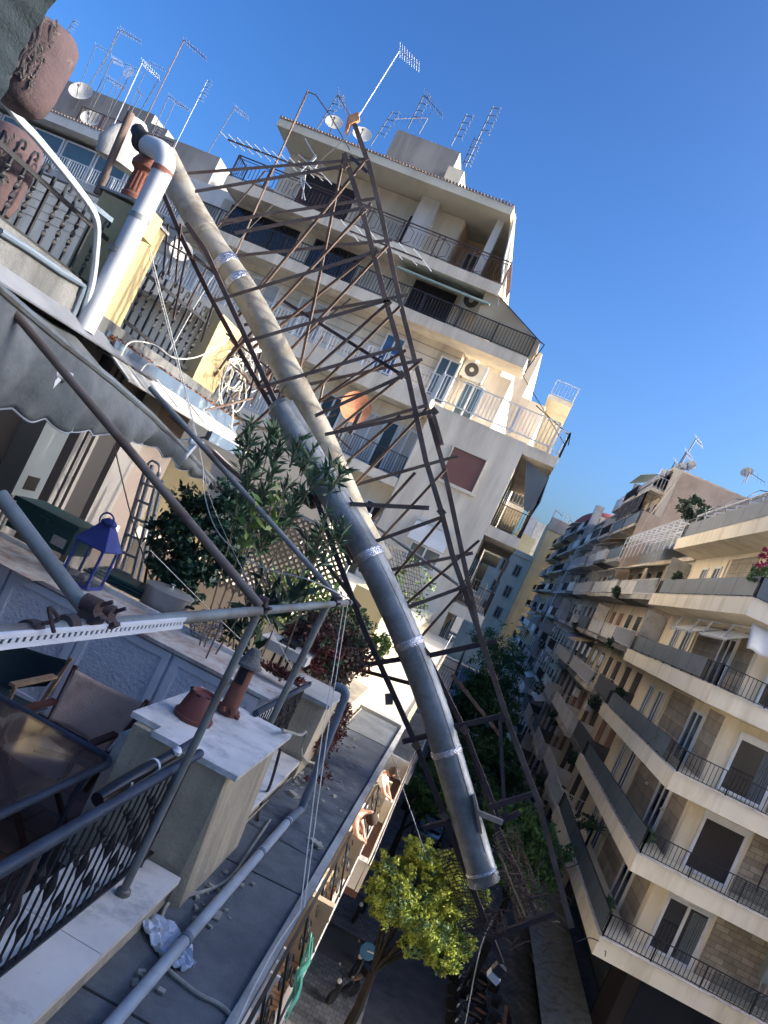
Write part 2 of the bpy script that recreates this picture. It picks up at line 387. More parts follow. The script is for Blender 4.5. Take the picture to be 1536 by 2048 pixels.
        if sub:
            md = o.modifiers.new('smooth', 'SUBSURF'); md.levels = sub; md.render_levels = sub
        return o
def each(m, name, mt, parent):
    """every box of the builder as a part of its own"""
    for i in range(0, len(m.v), 8):
        k = MB(); k.add(m.v[i:i + 8], [(0, 3, 2, 1), (4, 5, 6, 7), (0, 1, 5, 4), (1, 2, 6, 5), (2, 3, 7, 6), (3, 0, 4, 7)]); k.build(name, mt, parent, smooth=False)
def thing(name, label, cat, loc=(0, 0, 0), group=None):
    o = bpy.data.objects.new(name, None)
    COL.objects.link(o)
    o.empty_display_size = 0.2
    o.location = loc; o['label'] = label; o['category'] = cat
    if group: o['group'] = group
    return o
def tag(o, label, cat, group=None):
    o['label'] = label; o['category'] = cat
    if group: o['group'] = group
    return o
def struct(o, label, kind='structure'):
    o['kind'] = kind; o['label'] = label; o['category'] = o.name.split('.')[0].replace('_', ' ')
    return o
def dup(root, loc, rotz=0.0, label=None, scale=1.0, group=None):
    r = root.copy(); COL.objects.link(r); r.location = loc
    r.rotation_euler = (0, 0, rotz); r.scale = (scale,) * 3
    if label: r['label'] = label
    if group: r['group'] = group
    for ch in list(root.children):
        c = ch.copy(); COL.objects.link(c); c.parent = r
        for g in list(ch.children):
            d = g.copy(); COL.objects.link(d); d.parent = c
    return r
def leaf_cloud(mb, pts, size, aspect=0.5, droop=0.0, seed=0, dirs=None):
    """rhombic leaves, one per point"""
    rng = np.random.default_rng(seed); n = len(pts)
    d = rng.normal(size=(n, 3)) if dirs is None else dirs + rng.normal(size=(n, 3)) * 0.45
    d[:, 2] -= droop
    d /= np.linalg.norm(d, axis=1)[:, None]
    w = np.cross(d, rng.normal(size=(n, 3))); w /= np.linalg.norm(w, axis=1)[:, None]
    sz = size * rng.uniform(0.6, 1.3, size=(n, 1))
    a = pts - d * sz * 0.5; b = pts + d * sz * 0.5
    m = pts + w * sz * aspect * 0.5; k = pts - w * sz * aspect * 0.5
    vs = np.stack([a, m, b, k], 1).reshape(-1, 3)
    q = np.arange(4 * n).reshape(-1, 4)
    return mb.np_add(vs, q)
def clumps(centre, radii, nclump, per, crad, seed=0, shell=0.55):
    """points gathered in leaf clumps spread through an ellipsoid"""
    rng = np.random.default_rng(seed)
    c = rng.normal(size=(nclump, 3)); c /= np.linalg.norm(c, axis=1)[:, None]
    c *= (shell + (1 - shell) * rng.random((nclump, 1)))
    c = c * np.array(radii) + np.array(centre)
    p = np.repeat(c, per, 0)
    g = rng.normal(size=p.shape); g /= np.linalg.norm(g, axis=1)[:, None]
    g *= rng.random((len(p), 1)) ** 0.5 * crad * rng.uniform(0.6, 1.2, size=(len(p), 1))
    g[:, 2] *= 0.75
    return p + g, c
def railing(mb, a, b, z0, z1, step=0.12, bw=0.016, rw=0.04, posts=True, style='bars'):
    """balusters between two plan points"""
    a, b = Vector((a[0], a[1], 0)), Vector((b[0], b[1], 0)); L = (b - a).length; n = max(1, int(L / step))
    up = lambda z: Vector((0, 0, z))
    mb.bar(a + up(z1), b + up(z1), rw, rw * 0.8)
    mb.bar(a + up(z0 + 0.08), b + up(z0 + 0.08), bw * 1.4, bw * 1.4)
    if style == 'hex':
        mb.bar(a + up(z1 - 0.12), b + up(z1 - 0.12), bw * 1.2, bw * 1.2)
    for i in range(n + 1):
        p = a.lerp(b, i / n)
        if style == 'hex':
            k = i % 10
            if k in (0,): mb.bar(p + up(z0), p + up(z1), bw * 2, bw * 2)
            elif k in (2, 8):
                q = a.lerp(b, min(1, (i + (-2 if k == 2 else 2)) / n))
                mb.bar(p + up(z0 + 0.25), q + up(z0 + 0.08), bw, bw); mb.bar(p + up(z1 - 0.3), q + up(z1 - 0.12), bw, bw)
                mb.bar(p + up(z0 + 0.25), p + up(z1 - 0.3), bw, bw)
            elif k in (3, 4, 5, 6, 7):
                mb.bar(p + up(z0 + 0.2), p + up(z1 - 0.25), bw, bw)
        else:
            mb.bar(p + up(z0 + 0.06), p + up(z1), bw, bw)
    if posts:
        m = max(1, int(L / 1.5))
        for i in range(m + 1):
            p = a.lerp(b, i / m); mb.bar(p + up(z0 - 0.03), p + up(z1), bw * 2.4, bw * 2.4)
    return mb
G = -15.0
# ================================================================ setting
struct(MB().box(-1500, 1500, -1500, 1500, G - 0.5, G).build('ground', 'ground', smooth=False), 'bare city ground reaching the horizon')
struct(MB().box(2.35, 5.4, -20, 150, G + 0.002, G + 0.006).build('road', 'asphalt', smooth=False), 'narrow dark asphalt lane at the bottom of the street')
struct(MB().box(-30, 40, 15.5, 26.2, G + 0.001, G + 0.004).build('side_street', 'asphalt_patch', smooth=False), 'asphalt of the side street at the corner')
mb = MB(); mb.box(-1.2, 2.2, -20, 29.5, G, G + 0.12); mb.box(-1.2, 2.2, 32, 150, G, G + 0.12)
struct(mb.build('pavement', 'pavement', smooth=False), 'pavement under the trees on the near side of the lane')
struct(MB().box(5.55, 9.2, 26.5, 150, G, G + 0.12).build('pavement', 'pavement', smooth=False), 'pavement along the cream corner building')
mb = MB(); mb.box(2.2, 2.35, -20, 150, G, G + 0.15); mb.box(5.4, 5.55, -20, 150, G, G + 0.15)
struct(mb.build('kerb', 'kerb', smooth=False), 'pale kerb stones on both sides of the lane')

# ================================================================ main building across the gap
B = thing('apartment_building', 'pale stepped apartment block with brown and white railings behind the fallen lattice tower', 'building', (-8, 30, G))
m = MB()
m.box(-4.8, -0.85, 30, 46, G, 5.72)
m.box(-30, -4.8, 31.3, 46, G, 5.2)
m.box(-30, -4.8, 31.35, 46, 5.2, 8.45)
m.box(-4.8, -2.6, 32.6, 46, 5.72, 8.45)
m.box(-17.5, -4.3, 31.5, 45, 8.45, 10.7)
m.box(-4.3, -3.2, 33.2, 45, 8.45, 10.7)
m.box(-15.6, -7.2, 31.6, 44, 10.7, 13.75)
m.box(-7.2, -5.9, 33.4, 44, 10.7, 13.75)
m.build('wall', 'facade', B, smooth=False)
# column, returns and inner peach recess on the top floor
m = MB(); c0 = P(853, 430, y=31.2)
m.box(c0.x - 0.42, c0.x + 0.42, 30.9, 31.6, 11.15, 13.8)
m.box(-5.75, -5.45, 30.5, 30.8, 11.15, 13.8)
each(m, 'pillar', 'white_wall', B)
m = MB(); m.box(-7.2, -5.9, 33.34, 33.4, 11.1, 13.75); m.box(-7.19, -7.14, 31.65, 33.3, 11.15, 13.7)
each(m, 'recess_lining', 'facade_peach', B)
# sloping end fin on the street side
m = MB()
m.slab([(-4.05, 30.3, 10.5), (-4.05, 41, 10.5), (-5.15, 41, 14.2), (-5.15, 30.3, 14.2)], 0.16)
m.build('end_fin', 'facade_warm', B, smooth=False)
m = MB(); m.tube([(-5.1, 30.2, 14.0), (-4.75, 30.2, 12.2), (-4.2, 30.2, 10.4)], 0.05)
m.build('downpipe', 'white_metal', B)
# roof slab with tiles along the eave
m = MB(); m.box(-15.85, -5.2, 29.7, 45, 13.78, 14.12)
m.box(-15.6, -5.5, 30.6, 44.5, 14.13, 14.3)
rf = m.build('roof', 'facade_warm', B, smooth=False)
m = MB()
for i in range(74):
    x = -15.8 + i * 0.144
    m.tube([(x, 29.66, 14.16), (x, 30.9, 14.34)], 0.055, 6)
m.build('eave_tiles', 'tile', rf)
m = MB(); railing(m, (-9.6, 31.5), (-6.2, 31.5), 14.3, 14.85, 1.7, posts=False)
railing(m, (-14.5, 30.8), (-9.5, 30.8), 14.3, 14.7, 0.9, posts=False)
m.build('roof_rail', 'rail_brown', rf, smooth=False)
m = MB(); m.box(-13.3, -9.9, 36, 41, 14.2, 18.7)
ph = m.build('stair_tower', 'grey_wall', B, smooth=False)
m = MB(); m.box(-9.95, -9.15, 35.4, 40, 14.2, 17.6); m.build('tower_annex', 'facade_warm', ph, smooth=False)
# balconies: slab + railing as sub-part
def main_balcony(x0, x1, z, rail_h, style, matr, fas=0.45, step=0.13, ends=(0, 0), y0=30.0, y1=31.6, rw=0.05, bw=0.02):
    m = MB(); m.box(x0, x1, y0, y1, z - fas, z)
    b = m.build('balcony', 'facade', B, smooth=False)
    m = MB(); railing(m, (x0 + 0.05, y0 + 0.06), (x1 - 0.05, y0 + 0.06), z, z + rail_h, step, bw, rw, style=style)
    for k, x in ((0, x0 + 0.05), (1, x1 - 0.05)):
        if ends[k]: railing(m, (x, y0 + 0.1), (x, y0 + ends[k]), z, z + rail_h, step, bw, rw)
    m.build('railing', matr, b, smooth=False)
    return b
main_balcony(-17.0, -4.35, 11.15, 1.0, 'hex', 'rail_brown', 0.45, 0.16, ends=(1.2, 3.0))
main_balcony(-18.2, -2.2, 8.85, 0.85, 'bars', 'rail_dark', 0.45, 0.13, ends=(1.2, 2.6), bw=0.022)
bw_ = main_balcony(-19.5, -5.0, 5.98, 0.88, 'bars', 'white_metal', 0.75, 0.15, bw=0.035)
m = MB(); railing(m, (-4.9, 29.9), (0.0, 29.9), 5.85, 6.95, 0.15, 0.035, 0.05)
railing(m, (0.5, 29.95), (0.5, 42), 5.75, 6.75, 0.15, 0.03, 0.05)
railing(m, (0.0, 29.95), (0.5, 29.95), 5.75, 6.75, 0.15, 0.03, 0.05)
m.bar((-4.9, 29.9, 6.95), (-4.95, 30.05, 7.05), 0.05); m.bar((-5.0, 29.95, 5.2), (-4.95, 29.9, 6.95), 0.06)
m.build('terrace_railing', 'white_metal', B, smooth=False)
# lower left balcony
main_balcony(-7.9, -4.82, 2.42, 0.9, 'bars', 'rail_dark', 0.38, 0.11)
main_balcony(-7.9, -4.82, -0.9, 0.9, 'bars', 'rail_dark', 0.38, 0.11)
main_balcony(-14.5, -9.0, 2.42, 0.9, 'bars', 'white_metal', 0.38, 0.13)
main_balcony(-14.5, -9.0, -0.9, 0.9, 'bars', 'white_metal', 0.38, 0.13)
# street side balconies
for z, st, mr in ((5.72, None, None), (2.25, 'bars', 'rail_dark'), (-1.05, 'bars', 'rail_brown'), (-4.35, 'bars', 'rail_dark'), (-7.65, 'bars', 'white_metal'), (-10.9, 'bars', 'rail_dark')):
    m = MB(); m.box(-0.84, 0.5, 30.05, 42, z - 0.42, z)
    b = m.build('balcony', 'facade', B, smooth=False)
    if st:
        m = MB(); railing(m, (-0.8, 30.12), (0.45, 30.12), z, z + 0.95, 0.1); railing(m, (0.45, 30.12), (0.45, 42), z, z + 0.95, 0.12)
        m.build('railing', mr, b, smooth=False)
m = MB()
for z in (3.0, -0.4, -3.7, -7.0, -10.2):
    for y in (31.5, 35, 38.5):
        m.box(-0.85, -0.8, y, y + 1.8, z - 0.6, z + 1.5)
each(m, 'street_window', 'glass_dark', B)
# windows
def window(par, x0, x1, z0, z1, y, pane='glass_dark', frame='white_paint', fw=0.07, mull=1, sill=None):
    m = MB()
    m.box(x0, x0 + fw, y - 0.07, y, z0, z1); m.box(x1 - fw, x1, y - 0.07, y, z0, z1)
    m.box(x0 + fw, x1 - fw, y - 0.07, y, z1 - fw, z1); m.box(x0 + fw, x1 - fw, y - 0.07, y, z0, z0 + fw)
    for i in range(1, mull + 1):
        x = x0 + (x1 - x0) * i / (mull + 1); m.box(x - fw / 2, x + fw / 2, y - 0.06, y, z0 + fw, z1 - fw)
    if sill: m.box(x0 - 0.1, x1 + 0.1, y - 0.14, y, z0 - 0.08, z0 - 0.003)
    w = m.build('window', frame, par, smooth=False)
    MB().box(x0 + fw, x1 - fw, y - 0.02, y + 0.0, z0 + fw, z1 - fw).build('pane', pane, w, smooth=False)
    return w
w = window(B, -3.4, -1.93, 3.05, 4.52, 30.0, 'shutter_brown', 'facade_warm', 0.05, 0, sill=1)
# low window with a white box awning
window(B, -3.3, -2.0, -0.4, 0.45, 30.0, 'glass_pane', 'white_paint', 0.07, 1)
m = MB(); m.slab([(-3.45, 29.98, 1.3), (-1.95, 29.98, 1.3), (-1.95, 29.35, 0.45), (-3.45, 29.35, 0.45)], 0.04)
m.box(-3.5, -1.9, 29.85, 29.99, 1.3, 1.4)
m.build('window_awning', 'awning_white', B, smooth=False)
p = P(648, 940, y=31.3)
window(B, -5.85, -5.1, 0.3, 1.25, 31.3, 'glass_dark')
# doors behind the small balcony, with white shutters
window(B, -7.6, -6.5, 2.45, 4.6, 31.3, 'shutter_white'); window(B, -6.5, -5.9, 2.45, 4.6, 31.3, 'glass_dark', mull=0); window(B, -5.85, -5.0, 2.45, 4.6, 31.3, 'shutter_white')
window(B, -9.4, -8.4, 2.6, 4.6, 31.3, 'glass_dark'); window(B, -12.5, -10.5, 2.45, 4.6, 31.3, 'shutter_white')
window(B, -12.5, -10.5, -0.85, 1.3, 31.3, 'glass_dark'); window(B, -7.4, -6.2, -0.85, 1.3, 31.3, 'shutter_white')
# white-rail floor: shutters
for x0, x1, pn in ((-17.6, -16.0, 'shutter_white'), (-14.6, -13.2, 'shutter_white'), (-12.2, -10.8, 'shutter_white'), (-8.1, -7.2, 'blue_tarp'), (-5.6, -4.7, 'glass_pane')):
    window(B, x0, x1, 6.0, 7.95, 31.35, pn)
m = MB()
for i in range(5):
    m.box(-30, -4.8, 31.33, 31.35, 6.5 + i * 0.4, 6.512 + i * 0.4)
m.build('wall_groove', 'concrete', B, smooth=False)
window(B, -4.4, -3.5, 5.75, 7.7, 32.6, 'glass_pane')
# black-rail floor: dark grilles
for x0, x1, pn in ((-17.0, -13.6, 'glass_dark'), (-12.8, -10.6, 'glass_dark'), (-8.0, -6.1, 'shutter_dark')):
    w = window(B, x0, x1, 8.9, 10.55, 31.5, pn, 'rail_dark', 0.06, 2)
    if pn == 'glass_dark':
        m = MB()
        for i in range(int((x1 - x0) / 0.14)): m.box(x0 + 0.1 + i * 0.14, x0 + 0.115 + i * 0.14, 31.4, 31.415, 8.95, 10.5)
        for i in range(8): m.box(x0 + 0.08, x1 - 0.08, 31.4, 31.415, 9.0 + i * 0.2, 9.012 + i * 0.2)
        m.build('grille', 'rail_dark', w, smooth=False)
# top floor: big brown shutter and small window
window(B, -14.6, -12.0, 11.2, 13.2, 31.6, 'shutter_dark', 'facade', 0.05, 0)
window(B, -9.5, -8.35, 11.6, 13.1, 31.6, 'shutter_dark', 'facade', 0.04, 0)
window(B, -6.9, -6.3, 11.2, 13.2, 33.34, 'glass_pane')
# folded green awning and beige side curtain
m = MB(); m.slab([(-8.6, 31.4, 10.66), (-4.5, 31.4, 10.66), (-4.5, 30.05, 10.25), (-8.6, 30.05, 10.25)], 0.05)
m.tube([(-8.6, 30.05, 10.25), (-4.5, 30.05, 10.25)], 0.06)
m.build('folded_awning', 'awning_green', B, smooth=False)
m = MB(); m.slab([(-4.9, 30.15, 11.0), (-2.05, 30.15, 9.62), (-2.05, 30.2, 8.85), (-3.4, 30.2, 8.9), (-4.75, 30.2, 9.0)][::-1], 0.03)
m.slab([(-4.9, 30.15, 11.0), (-2.05, 30.15, 9.62), (-2.1, 33.0, 9.8), (-4.9, 33.0, 11.1)], 0.03)
m.build('side_curtain', 'curtain_beige', B, smooth=False)
m = MB(); m.bar((-2.05, 30.1, 9.65), (-1.85, 30.1, 9.6), 0.04); m.bar((-1.85, 30.1, 9.6), (-2.1, 30.1, 8.3), 0.04); m.bar((-4.9, 30.1, 11.0), (-2.05, 30.1, 9.65), 0.04)
m.bar((-1.2, 31.5, 7.6), (0.5, 31.0, 6.9), 0.04); m.bar((-2.2, 31, 8.4), (0.55, 30.3, 6.3), 0.03); m.bar((0.5, 30, 6.8), (0.62, 30, 6.3), 0.04)
m.build('awning_arm', 'rail_dark', B, smooth=False)
# dark awning on the street side
m = MB(); m.slab([(-0.6, 30.4, 5.2), (0.45, 30.4, 4.9), (0.45, 30.5, 3.6), (0.3, 30.5, 3.35), (0.1, 30.5, 3.4)], 0.03)
m.slab([(0.45, 30.4, 4.95), (0.45, 38, 4.95), (0.55, 38, 3.9), (0.55, 30.4, 3.9)], 0.03)
m.build('street_awning', 'panel_blue', B, smooth=False)
m = MB(); m.box(.43, .46, 31, 42, 3.3, 5.28); m.box(.43, .46, 33.5, 42, -.1, 1.8); each(m, 'shade_blind', 'panel_blue', B)  # blinds added along the balcony edges to keep sun off the wall

# ================================================================ building behind on the left
L2 = thing('apartment_building', 'grey-white block far left with long window band, roof tank house and a thicket of aerials', 'building', (-28, 40, G))
m = MB(); m.box(-48, -20.5, 41.2, 55, G, 13.3); m.box(-40, -31.2, 44, 52, 14.6, 18.2); m.box(-31, -29.6, 43.5, 50, 14.4, 17.4)
m.build('wall', 'grey_wall', L2, smooth=False)
m = MB(); m.box(-42, -26.5, 40.0, 55, 13.9, 14.5); m.box(-26.4, -20, 41, 55, 13.3, 14.3)
m.build('roof', 'white_wall', L2, smooth=False)
m = MB()
for i in range(70): m.tube([(-42 + i * 0.22, 39.95, 14.5), (-42 + i * 0.22, 41.5, 14.75)], 0.08, 6)
m.build('roof_tiles', 'tile', L2)
for x0 in (-40.5, -38.2, -35.9, -33.6, -31.3, -29.0):
    window(L2, x0, x0 + 2.2, 11.4, 13.6, 41.1, 'glass_pane', 'white_paint', 0.1, 0)
for z, mr in ((11.2, 'white_metal'), (8.1, 'white_metal'), (5.0, 'white_metal'), (1.9, 'white_metal')):
    m = MB(); m.box(-44, -19.5, 39.6, 41.3, z - 0.4, z); b = m.build('balcony', 'concrete_pale', L2, smooth=False)
    m = MB(); railing(m, (-44, 39.7), (-19.5, 39.7), z, z + 0.95, 0.17, 0.035, 0.06); m.build('railing', mr, b, smooth=False)
    for i, x0 in enumerate(range(-43, -22, 3)):
        if z < 11: window(L2, x0, x0 + 1.4, z + 0.1, z + 2.2, 41.2, 'shutter_white' if i % 3 else 'glass_dark', mull=1)
m = MB(); railing(m, (-34, 41.5), (-27.5, 41.5), 14.75, 16.0, 0.25, 0.03, 0.05); m.build('roof_rail', 'rail_brown', L2, smooth=False)
m = MB(); m.add([(-23.5, 42, 14.3), (-20.3, 42, 14.3), (-20.3, 50, 14.3), (-23.5, 50, 14.3), (-23.0, 43, 16.2), (-21.2, 43, 16.2), (-21.2, 49, 16.2), (-23.0, 49, 16.2)],
               [(0, 1, 5, 4), (1, 2, 6, 5), (2, 3, 7, 6), (3, 0, 4, 7), (4, 5, 6, 7)])
m.build('roof_shed', 'concrete', L2, smooth=False)
m = MB(); m.box(-29.5, -25.0, 42.5, 50, 14.3, 16.6); m.build('roof_house', 'grey_wall', L2, smooth=False)

# ================================================================ cream corner building on the right
C = thing('corner_building', 'cream corner apartment block with tall plain balcony bands and blue-grey rail screens, right edge', 'building', (12, 30, G))
XW, YW = 9.3, 28.0
m = MB(); m.box(XW, 26, YW, 42, -9.2, 6.6); m.build('wall', 'cream', C, smooth=False)
m = MB(); m.box(XW + 0.8, 26, YW + 1.2, 42, G, -9.2); m.build('ground_floor_wall', 'shutter_dark', C, smooth=False)
m = MB(); m.box(XW + 0.77, XW + 0.8, 31, 40, G + 0.3, -10); m.box(10.6, 13.2, YW + 1.17, YW + 1.2, G + 0.3, -9.6); m.box(13.5, 17, YW + 1.17, YW + 1.2, G + 0.3, -9.6)
each(m, 'shop_window', 'glass_dark', C)
ZS = [3.4, 0.25, -2.82, -5.7, -8.62]
for k, z in enumerate([6.55] + ZS):
    x0 = 8.0
    m = MB(); m.box(x0, 26, 26.7, YW, z - 0.6, z); m.box(x0, XW, YW, 41.9, z - 0.6, z)
    b = m.build('balcony', 'cream_band', C, smooth=False)
    m = MB(); m.box(x0 - 0.02, 26, 26.66, 26.85, z, z + 0.03); m.box(x0 - 0.02, x0 + 0.17, 26.85, 41.9, z, z + 0.03)
    m.build('coping', 'marble_sill', b, smooth=False)
    zr = z + 0.78
    m = MB(); railing(m, (x0 + 0.1, 26.8), (26, 26.8), z, zr, 0.14, 0.018, 0.04, posts=True)
    railing(m, (x0 + 0.1, 26.8), (x0 + 0.1, 41.8), z, zr, 0.14, 0.018, 0.04, posts=True)
    m.build('railing', 'iron', b, smooth=False)
    m = MB()
    y_end = {0: 28, 1: 26.9, 2: 28.5, 3: 28.6, 4: 26.95, 5: 26.95}[k]
    n = 6
    for i in range(n):
        ya = y_end + (40.8 - y_end) * i / n; yb = y_end + (40.8 - y_end) * (i + 1) / n - 0.03
        m.box(x0 + 0.03, x0 + 0.05, ya, yb, z + 0.1, zr + 0.02)
    if k <= 1: m.box(x0 + 0.1, 26, 26.73, 26.75, z + 0.08, zr)
    m.build('rail_screen', 'panel_blue', b, smooth=False)
# smoked glass panels between the bars
m = MB()
for z, xs in ((-5.7, (11.0, 15)), (-8.62, (11.6, 18))):
    m.box(xs[0], xs[1], 26.86, 26.87, z + 0.1, z + 0.72)
m.build('glass_screen', 'glass_lantern', C, smooth=False)
# facing side (frontal) openings, per floor
for z in ZS + []:
    f, top = z + 0.02, z + 1.95
    if z < 2:
        pane = {0.25: 'glass_dark', -2.82: 'glass_dark', -5.7: 'shutter_dark', -8.62: 'glass_dark'}[z]
        w = window(C, 9.82, 11.35, f, top, YW, pane, 'white_paint', 0.1, 1 if z < -3 and pane == 'glass_dark' else 0)
        if pane == 'glass_dark':
            m = MB(); m.sheet(lambda u, v: (10.75 + .5 * u, YW - .03 + .012 * math.sin(u * 40), f + .05 + 1.7 * v), 40, 2); m.build('curtain', 'panel_blue', w)
        if z == .25: MB().box(9.93, 11.25, YW - .055, YW - .03, top - 1.0, top - .1).build('roller_shutter', 'shutter_white', w, smooth=False)
        m = MB(); m.box(9.78, 11.39, YW - .12, YW - .075, top - .02, top + .16); m.build('shutter_box', 'white_paint', w, smooth=False)
    m = MB(); m.box(11.5, 14.6, YW - 0.03, YW, z, z + 2.3); m.build('stone_cladding', 'stone_clad', C, smooth=False)
    window(C, 15.2, 17.0, f, top, YW, 'glass_dark')
# street side openings
for z in ZS:
    f, top = z + 0.02, z + 2.0
    m = MB(); m.tube([(9.05, 27.9, z - .66), (12, 27.9, z - .66), (26, 27.9, z - .68)], .02, 5); m.tube([(9.2, 28.2, z - .66), (9.2, 36, z - .66), (9.2, 41.5, z - .67)], .02, 5); m.build('ceiling_conduit', 'cream', C)
    def swin(y0, y1, pane='glass_dark', z0=f, z1=top, fw=0.1, x=XW):
        m = MB(); m.box(x - 0.07, x, y0, y0 + fw, z0, z1); m.box(x - 0.07, x, y1 - fw, y1, z0, z1); m.box(x - 0.07, x, y0 + fw, y1 - fw, z1 - fw, z1)
        m.box(x - 0.06, x, (y0 + y1) / 2 - 0.04, (y0 + y1) / 2 + 0.04, z0, z1 - fw)
        w = m.build('window', 'white_paint', C, smooth=False)
        MB().box(x - 0.02, x, y0 + fw, y1 - fw, z0, z1 - fw).build('pane', pane, w, smooth=False)
    swin(30.3, 31.9, 'glass_dark' if z != -2.82 else 'glass_pane')
    swin(36.6, 37.7, 'glass_dark' if z > -3 else 'shutter_dark'); swin(38.7, 39.7, 'glass_pane')
    m = MB(); m.box(XW - 0.03, XW, 28.4, 30.1, z, z + 2.3); m.box(XW - 0.03, XW, 32.2, 35.6, z, z + 2.3)
    each(m, 'stone_cladding', 'stone_side', C)
    m = MB(); m.tube([(XW - 0.06, 35.9, z + 0.1), (XW - 0.06, 35.9, z + 2.3), (XW - 0.06, 31, z + 2.35)], 0.035, 6); m.build('drainpipe', 'cream', C)
# rooftop terrace: sloping skylight glazing and white frames
m = MB()
m.slab([(8.6, 28, 7.5), (8.6, 41, 7.3), (11, 41, 8.6), (11, 28, 8.8)][::-1], 0.05); m.box(11, 25, 29, 41.8, 6.6, 8.5)
m.build('roof_glazing', 'galv', C, smooth=False)
m = MB()
for y in np.arange(28, 41.5, 1.6):
    m.bar((8.25, y, 6.6), (8.25, y, 7.9), 0.05); m.bar((8.25, y, 7.9), (10.8, y, 9.0), 0.05)
m.bar((8.25, 28, 7.9), (8.25, 41, 7.9), 0.05); m.bar((8.25, 28, 7.4), (8.25, 41, 7.4), 0.04); m.bar((9.4, 28, 8.4), (9.4, 41, 8.4), 0.04)
m.build('terrace_frame', 'white_metal', C, smooth=False)
m = MB()
for y in (29.2, 32.0, 35.0, 38.0):
    m.tube([(8.1, y, 7.3), (7.9, y + 0.1, 7.7), (8.3, y + 0.4, 8.2), (9.5, y + 0.4, 8.5), (11, y, 8.3)], 0.025, 6)
m.tube([(8.0, 28, 7.55), (8.0, 41, 7.55)], 0.025, 6)
m.build('awning_frame', 'panel_blue', C)

# ================================================================ the rest of the right-hand row
def row_building(name, label, y0, y1, zt, wall, seed, xw=9.4, depth=12, kinds=('panel', 'bars', 'white'), fh=3.05, zb=-11.9, bx=8.05, cap=True, unit=5.5):
    rng = random.Random(seed)
    Rb = thing(name, label, 'building', (xw + 3, (y0 + y1) / 2, G))
    m = MB(); m.box(xw, xw + depth, y0 + 0.02, y1, G, zt)
    if cap: m.box(xw - 0.2, xw + depth, y0 + 0.02, y1, zt, zt + 0.25)
    m.build('wall', wall, Rb, smooth=False)
    nf = int((zt - zb) / fh + 0.72)
    nu = max(1, int((y1 - y0) / unit)); ul = (y1 - y0) / nu
    for f in range(nf):
        z = zb + f * fh
        for u in range(nu):
            a = y0 + u * ul + 0.25; b = a + ul - 0.5
            x0 = bx + rng.choice((0, 0, 0.15, 0.3))
            m = MB(); m.box(x0, xw + 0.02, a, b, z - 0.28, z)
            bal = m.build('balcony', rng.choice(('concrete_pale', wall, 'concrete')), Rb, smooth=False)
            k = rng.choice(kinds)
            m = MB()
            if k == 'panel':
                m.box(x0, x0 + 0.03, a, b, z + 0.06, z + 0.95); m.box(x0 + 0.03, xw, a, a + 0.03, z + 0.06, z + 0.95)
                m.box(x0 - 0.02, x0 + 0.05, a, b, z + 0.97, z + 1.02)
                m.build('railing', rng.choice(('panel_white', 'panel_blue', 'panel_white', 'grey_metal')), bal, smooth=False)
            else:
                railing(m, (x0 + 0.03, a), (x0 + 0.03, b), z, z + 0.95, 0.22 if y0 < 70 else 0.4, 0.03, 0.05, posts=False)
                railing(m, (x0 + 0.03, a), (xw, a), z, z + 0.95, 0.22, 0.03, 0.05, posts=False)
                m.build('railing', 'white_metal' if k == 'white' else 'iron', bal, smooth=False)
            m = MB()
            for q in range(2):
                ya = a + 0.4 + q * (b - a) * 0.52; m.box(xw - 0.04, xw, ya, ya + 1.3, z + 0.05, z + 2.1)
            each(m, 'window', rng.choice(('glass_dark', 'shutter_dark', 'glass_dark', 'shutter_brown')), bal)
            r = rng.random()
            if r < 0.22:
                m = MB(); m.slab([(xw - 0.05, a + 0.2, z + 2.6), (xw - 0.05, b - 0.2, z + 2.6), (x0 - 0.2, b - 0.2, z + 1.9), (x0 - 0.2, a + 0.2, z + 1.9)], 0.04)
                m.build('awning', rng.choice(('awning_white', 'awning_green', 'curtain_beige', 'panel_blue')), bal, smooth=False)
            elif r < 0.45:
                m = MB(); m.box(x0 + 0.2, xw - 0.1, a + 0.05, a + 0.1, z, z + 2.3); m.build('partition', rng.choice(('panel_white', 'concrete_pale')), bal, smooth=False)
            elif r < 0.62:
                m = MB(); ya = a + (b - a) * 0.3
                m.box(xw - 0.6, xw - 0.25, ya, ya + 0.8, z + 1.5, z + 2.05); m.build('cooling_unit', 'white_paint', bal, smooth=False)
    return Rb
Rb2 = row_building('apartment_building', 'weathered block with white panel balconies next to the cream corner building', 42, 61, 5.9, 'row_a', 3, kinds=('panel', 'panel', 'white'), unit=6.3)
m = MB()
for y in np.arange(42.5, 60.8, 1.5):
    m.bar((8.2, y, 6.2), (8.2, y, 8.0), 0.06); m.bar((8.2, y, 8.0), (10.4, y + .4, 8.6), 0.05)
for z in (7.1, 7.5, 8.0): m.bar((8.2, 42.5, z), (8.2, 60.8, z), 0.05)
m.bar((9.6, 42.5, 8.35), (9.6, 60.8, 8.35), 0.05)
m.build('terrace_frame', 'white_metal', Rb2, smooth=False)
m = MB(); m.slab([(8.3, 46, 6.4), (8.3, 53, 6.4), (9.4, 53, 7.4), (9.4, 46, 7.4)][::-1], .05); m.box(9.6, 14, 44, 60.5, 6.1, 8.0); m.build('roof_house', 'galv', Rb2, smooth=False)
m = MB(); m.tube([(8.6, 61, 4.9), (9.0, 61, 10), (9.9, 61, 14)], .06); m.build('downpipe', 'row_a', Rb2)
Rc = row_building('apartment_building', 'tall block whose blank brown side wall stands above its neighbour', 61, 80, 14.3, 'row_a', 5, unit=6.3)
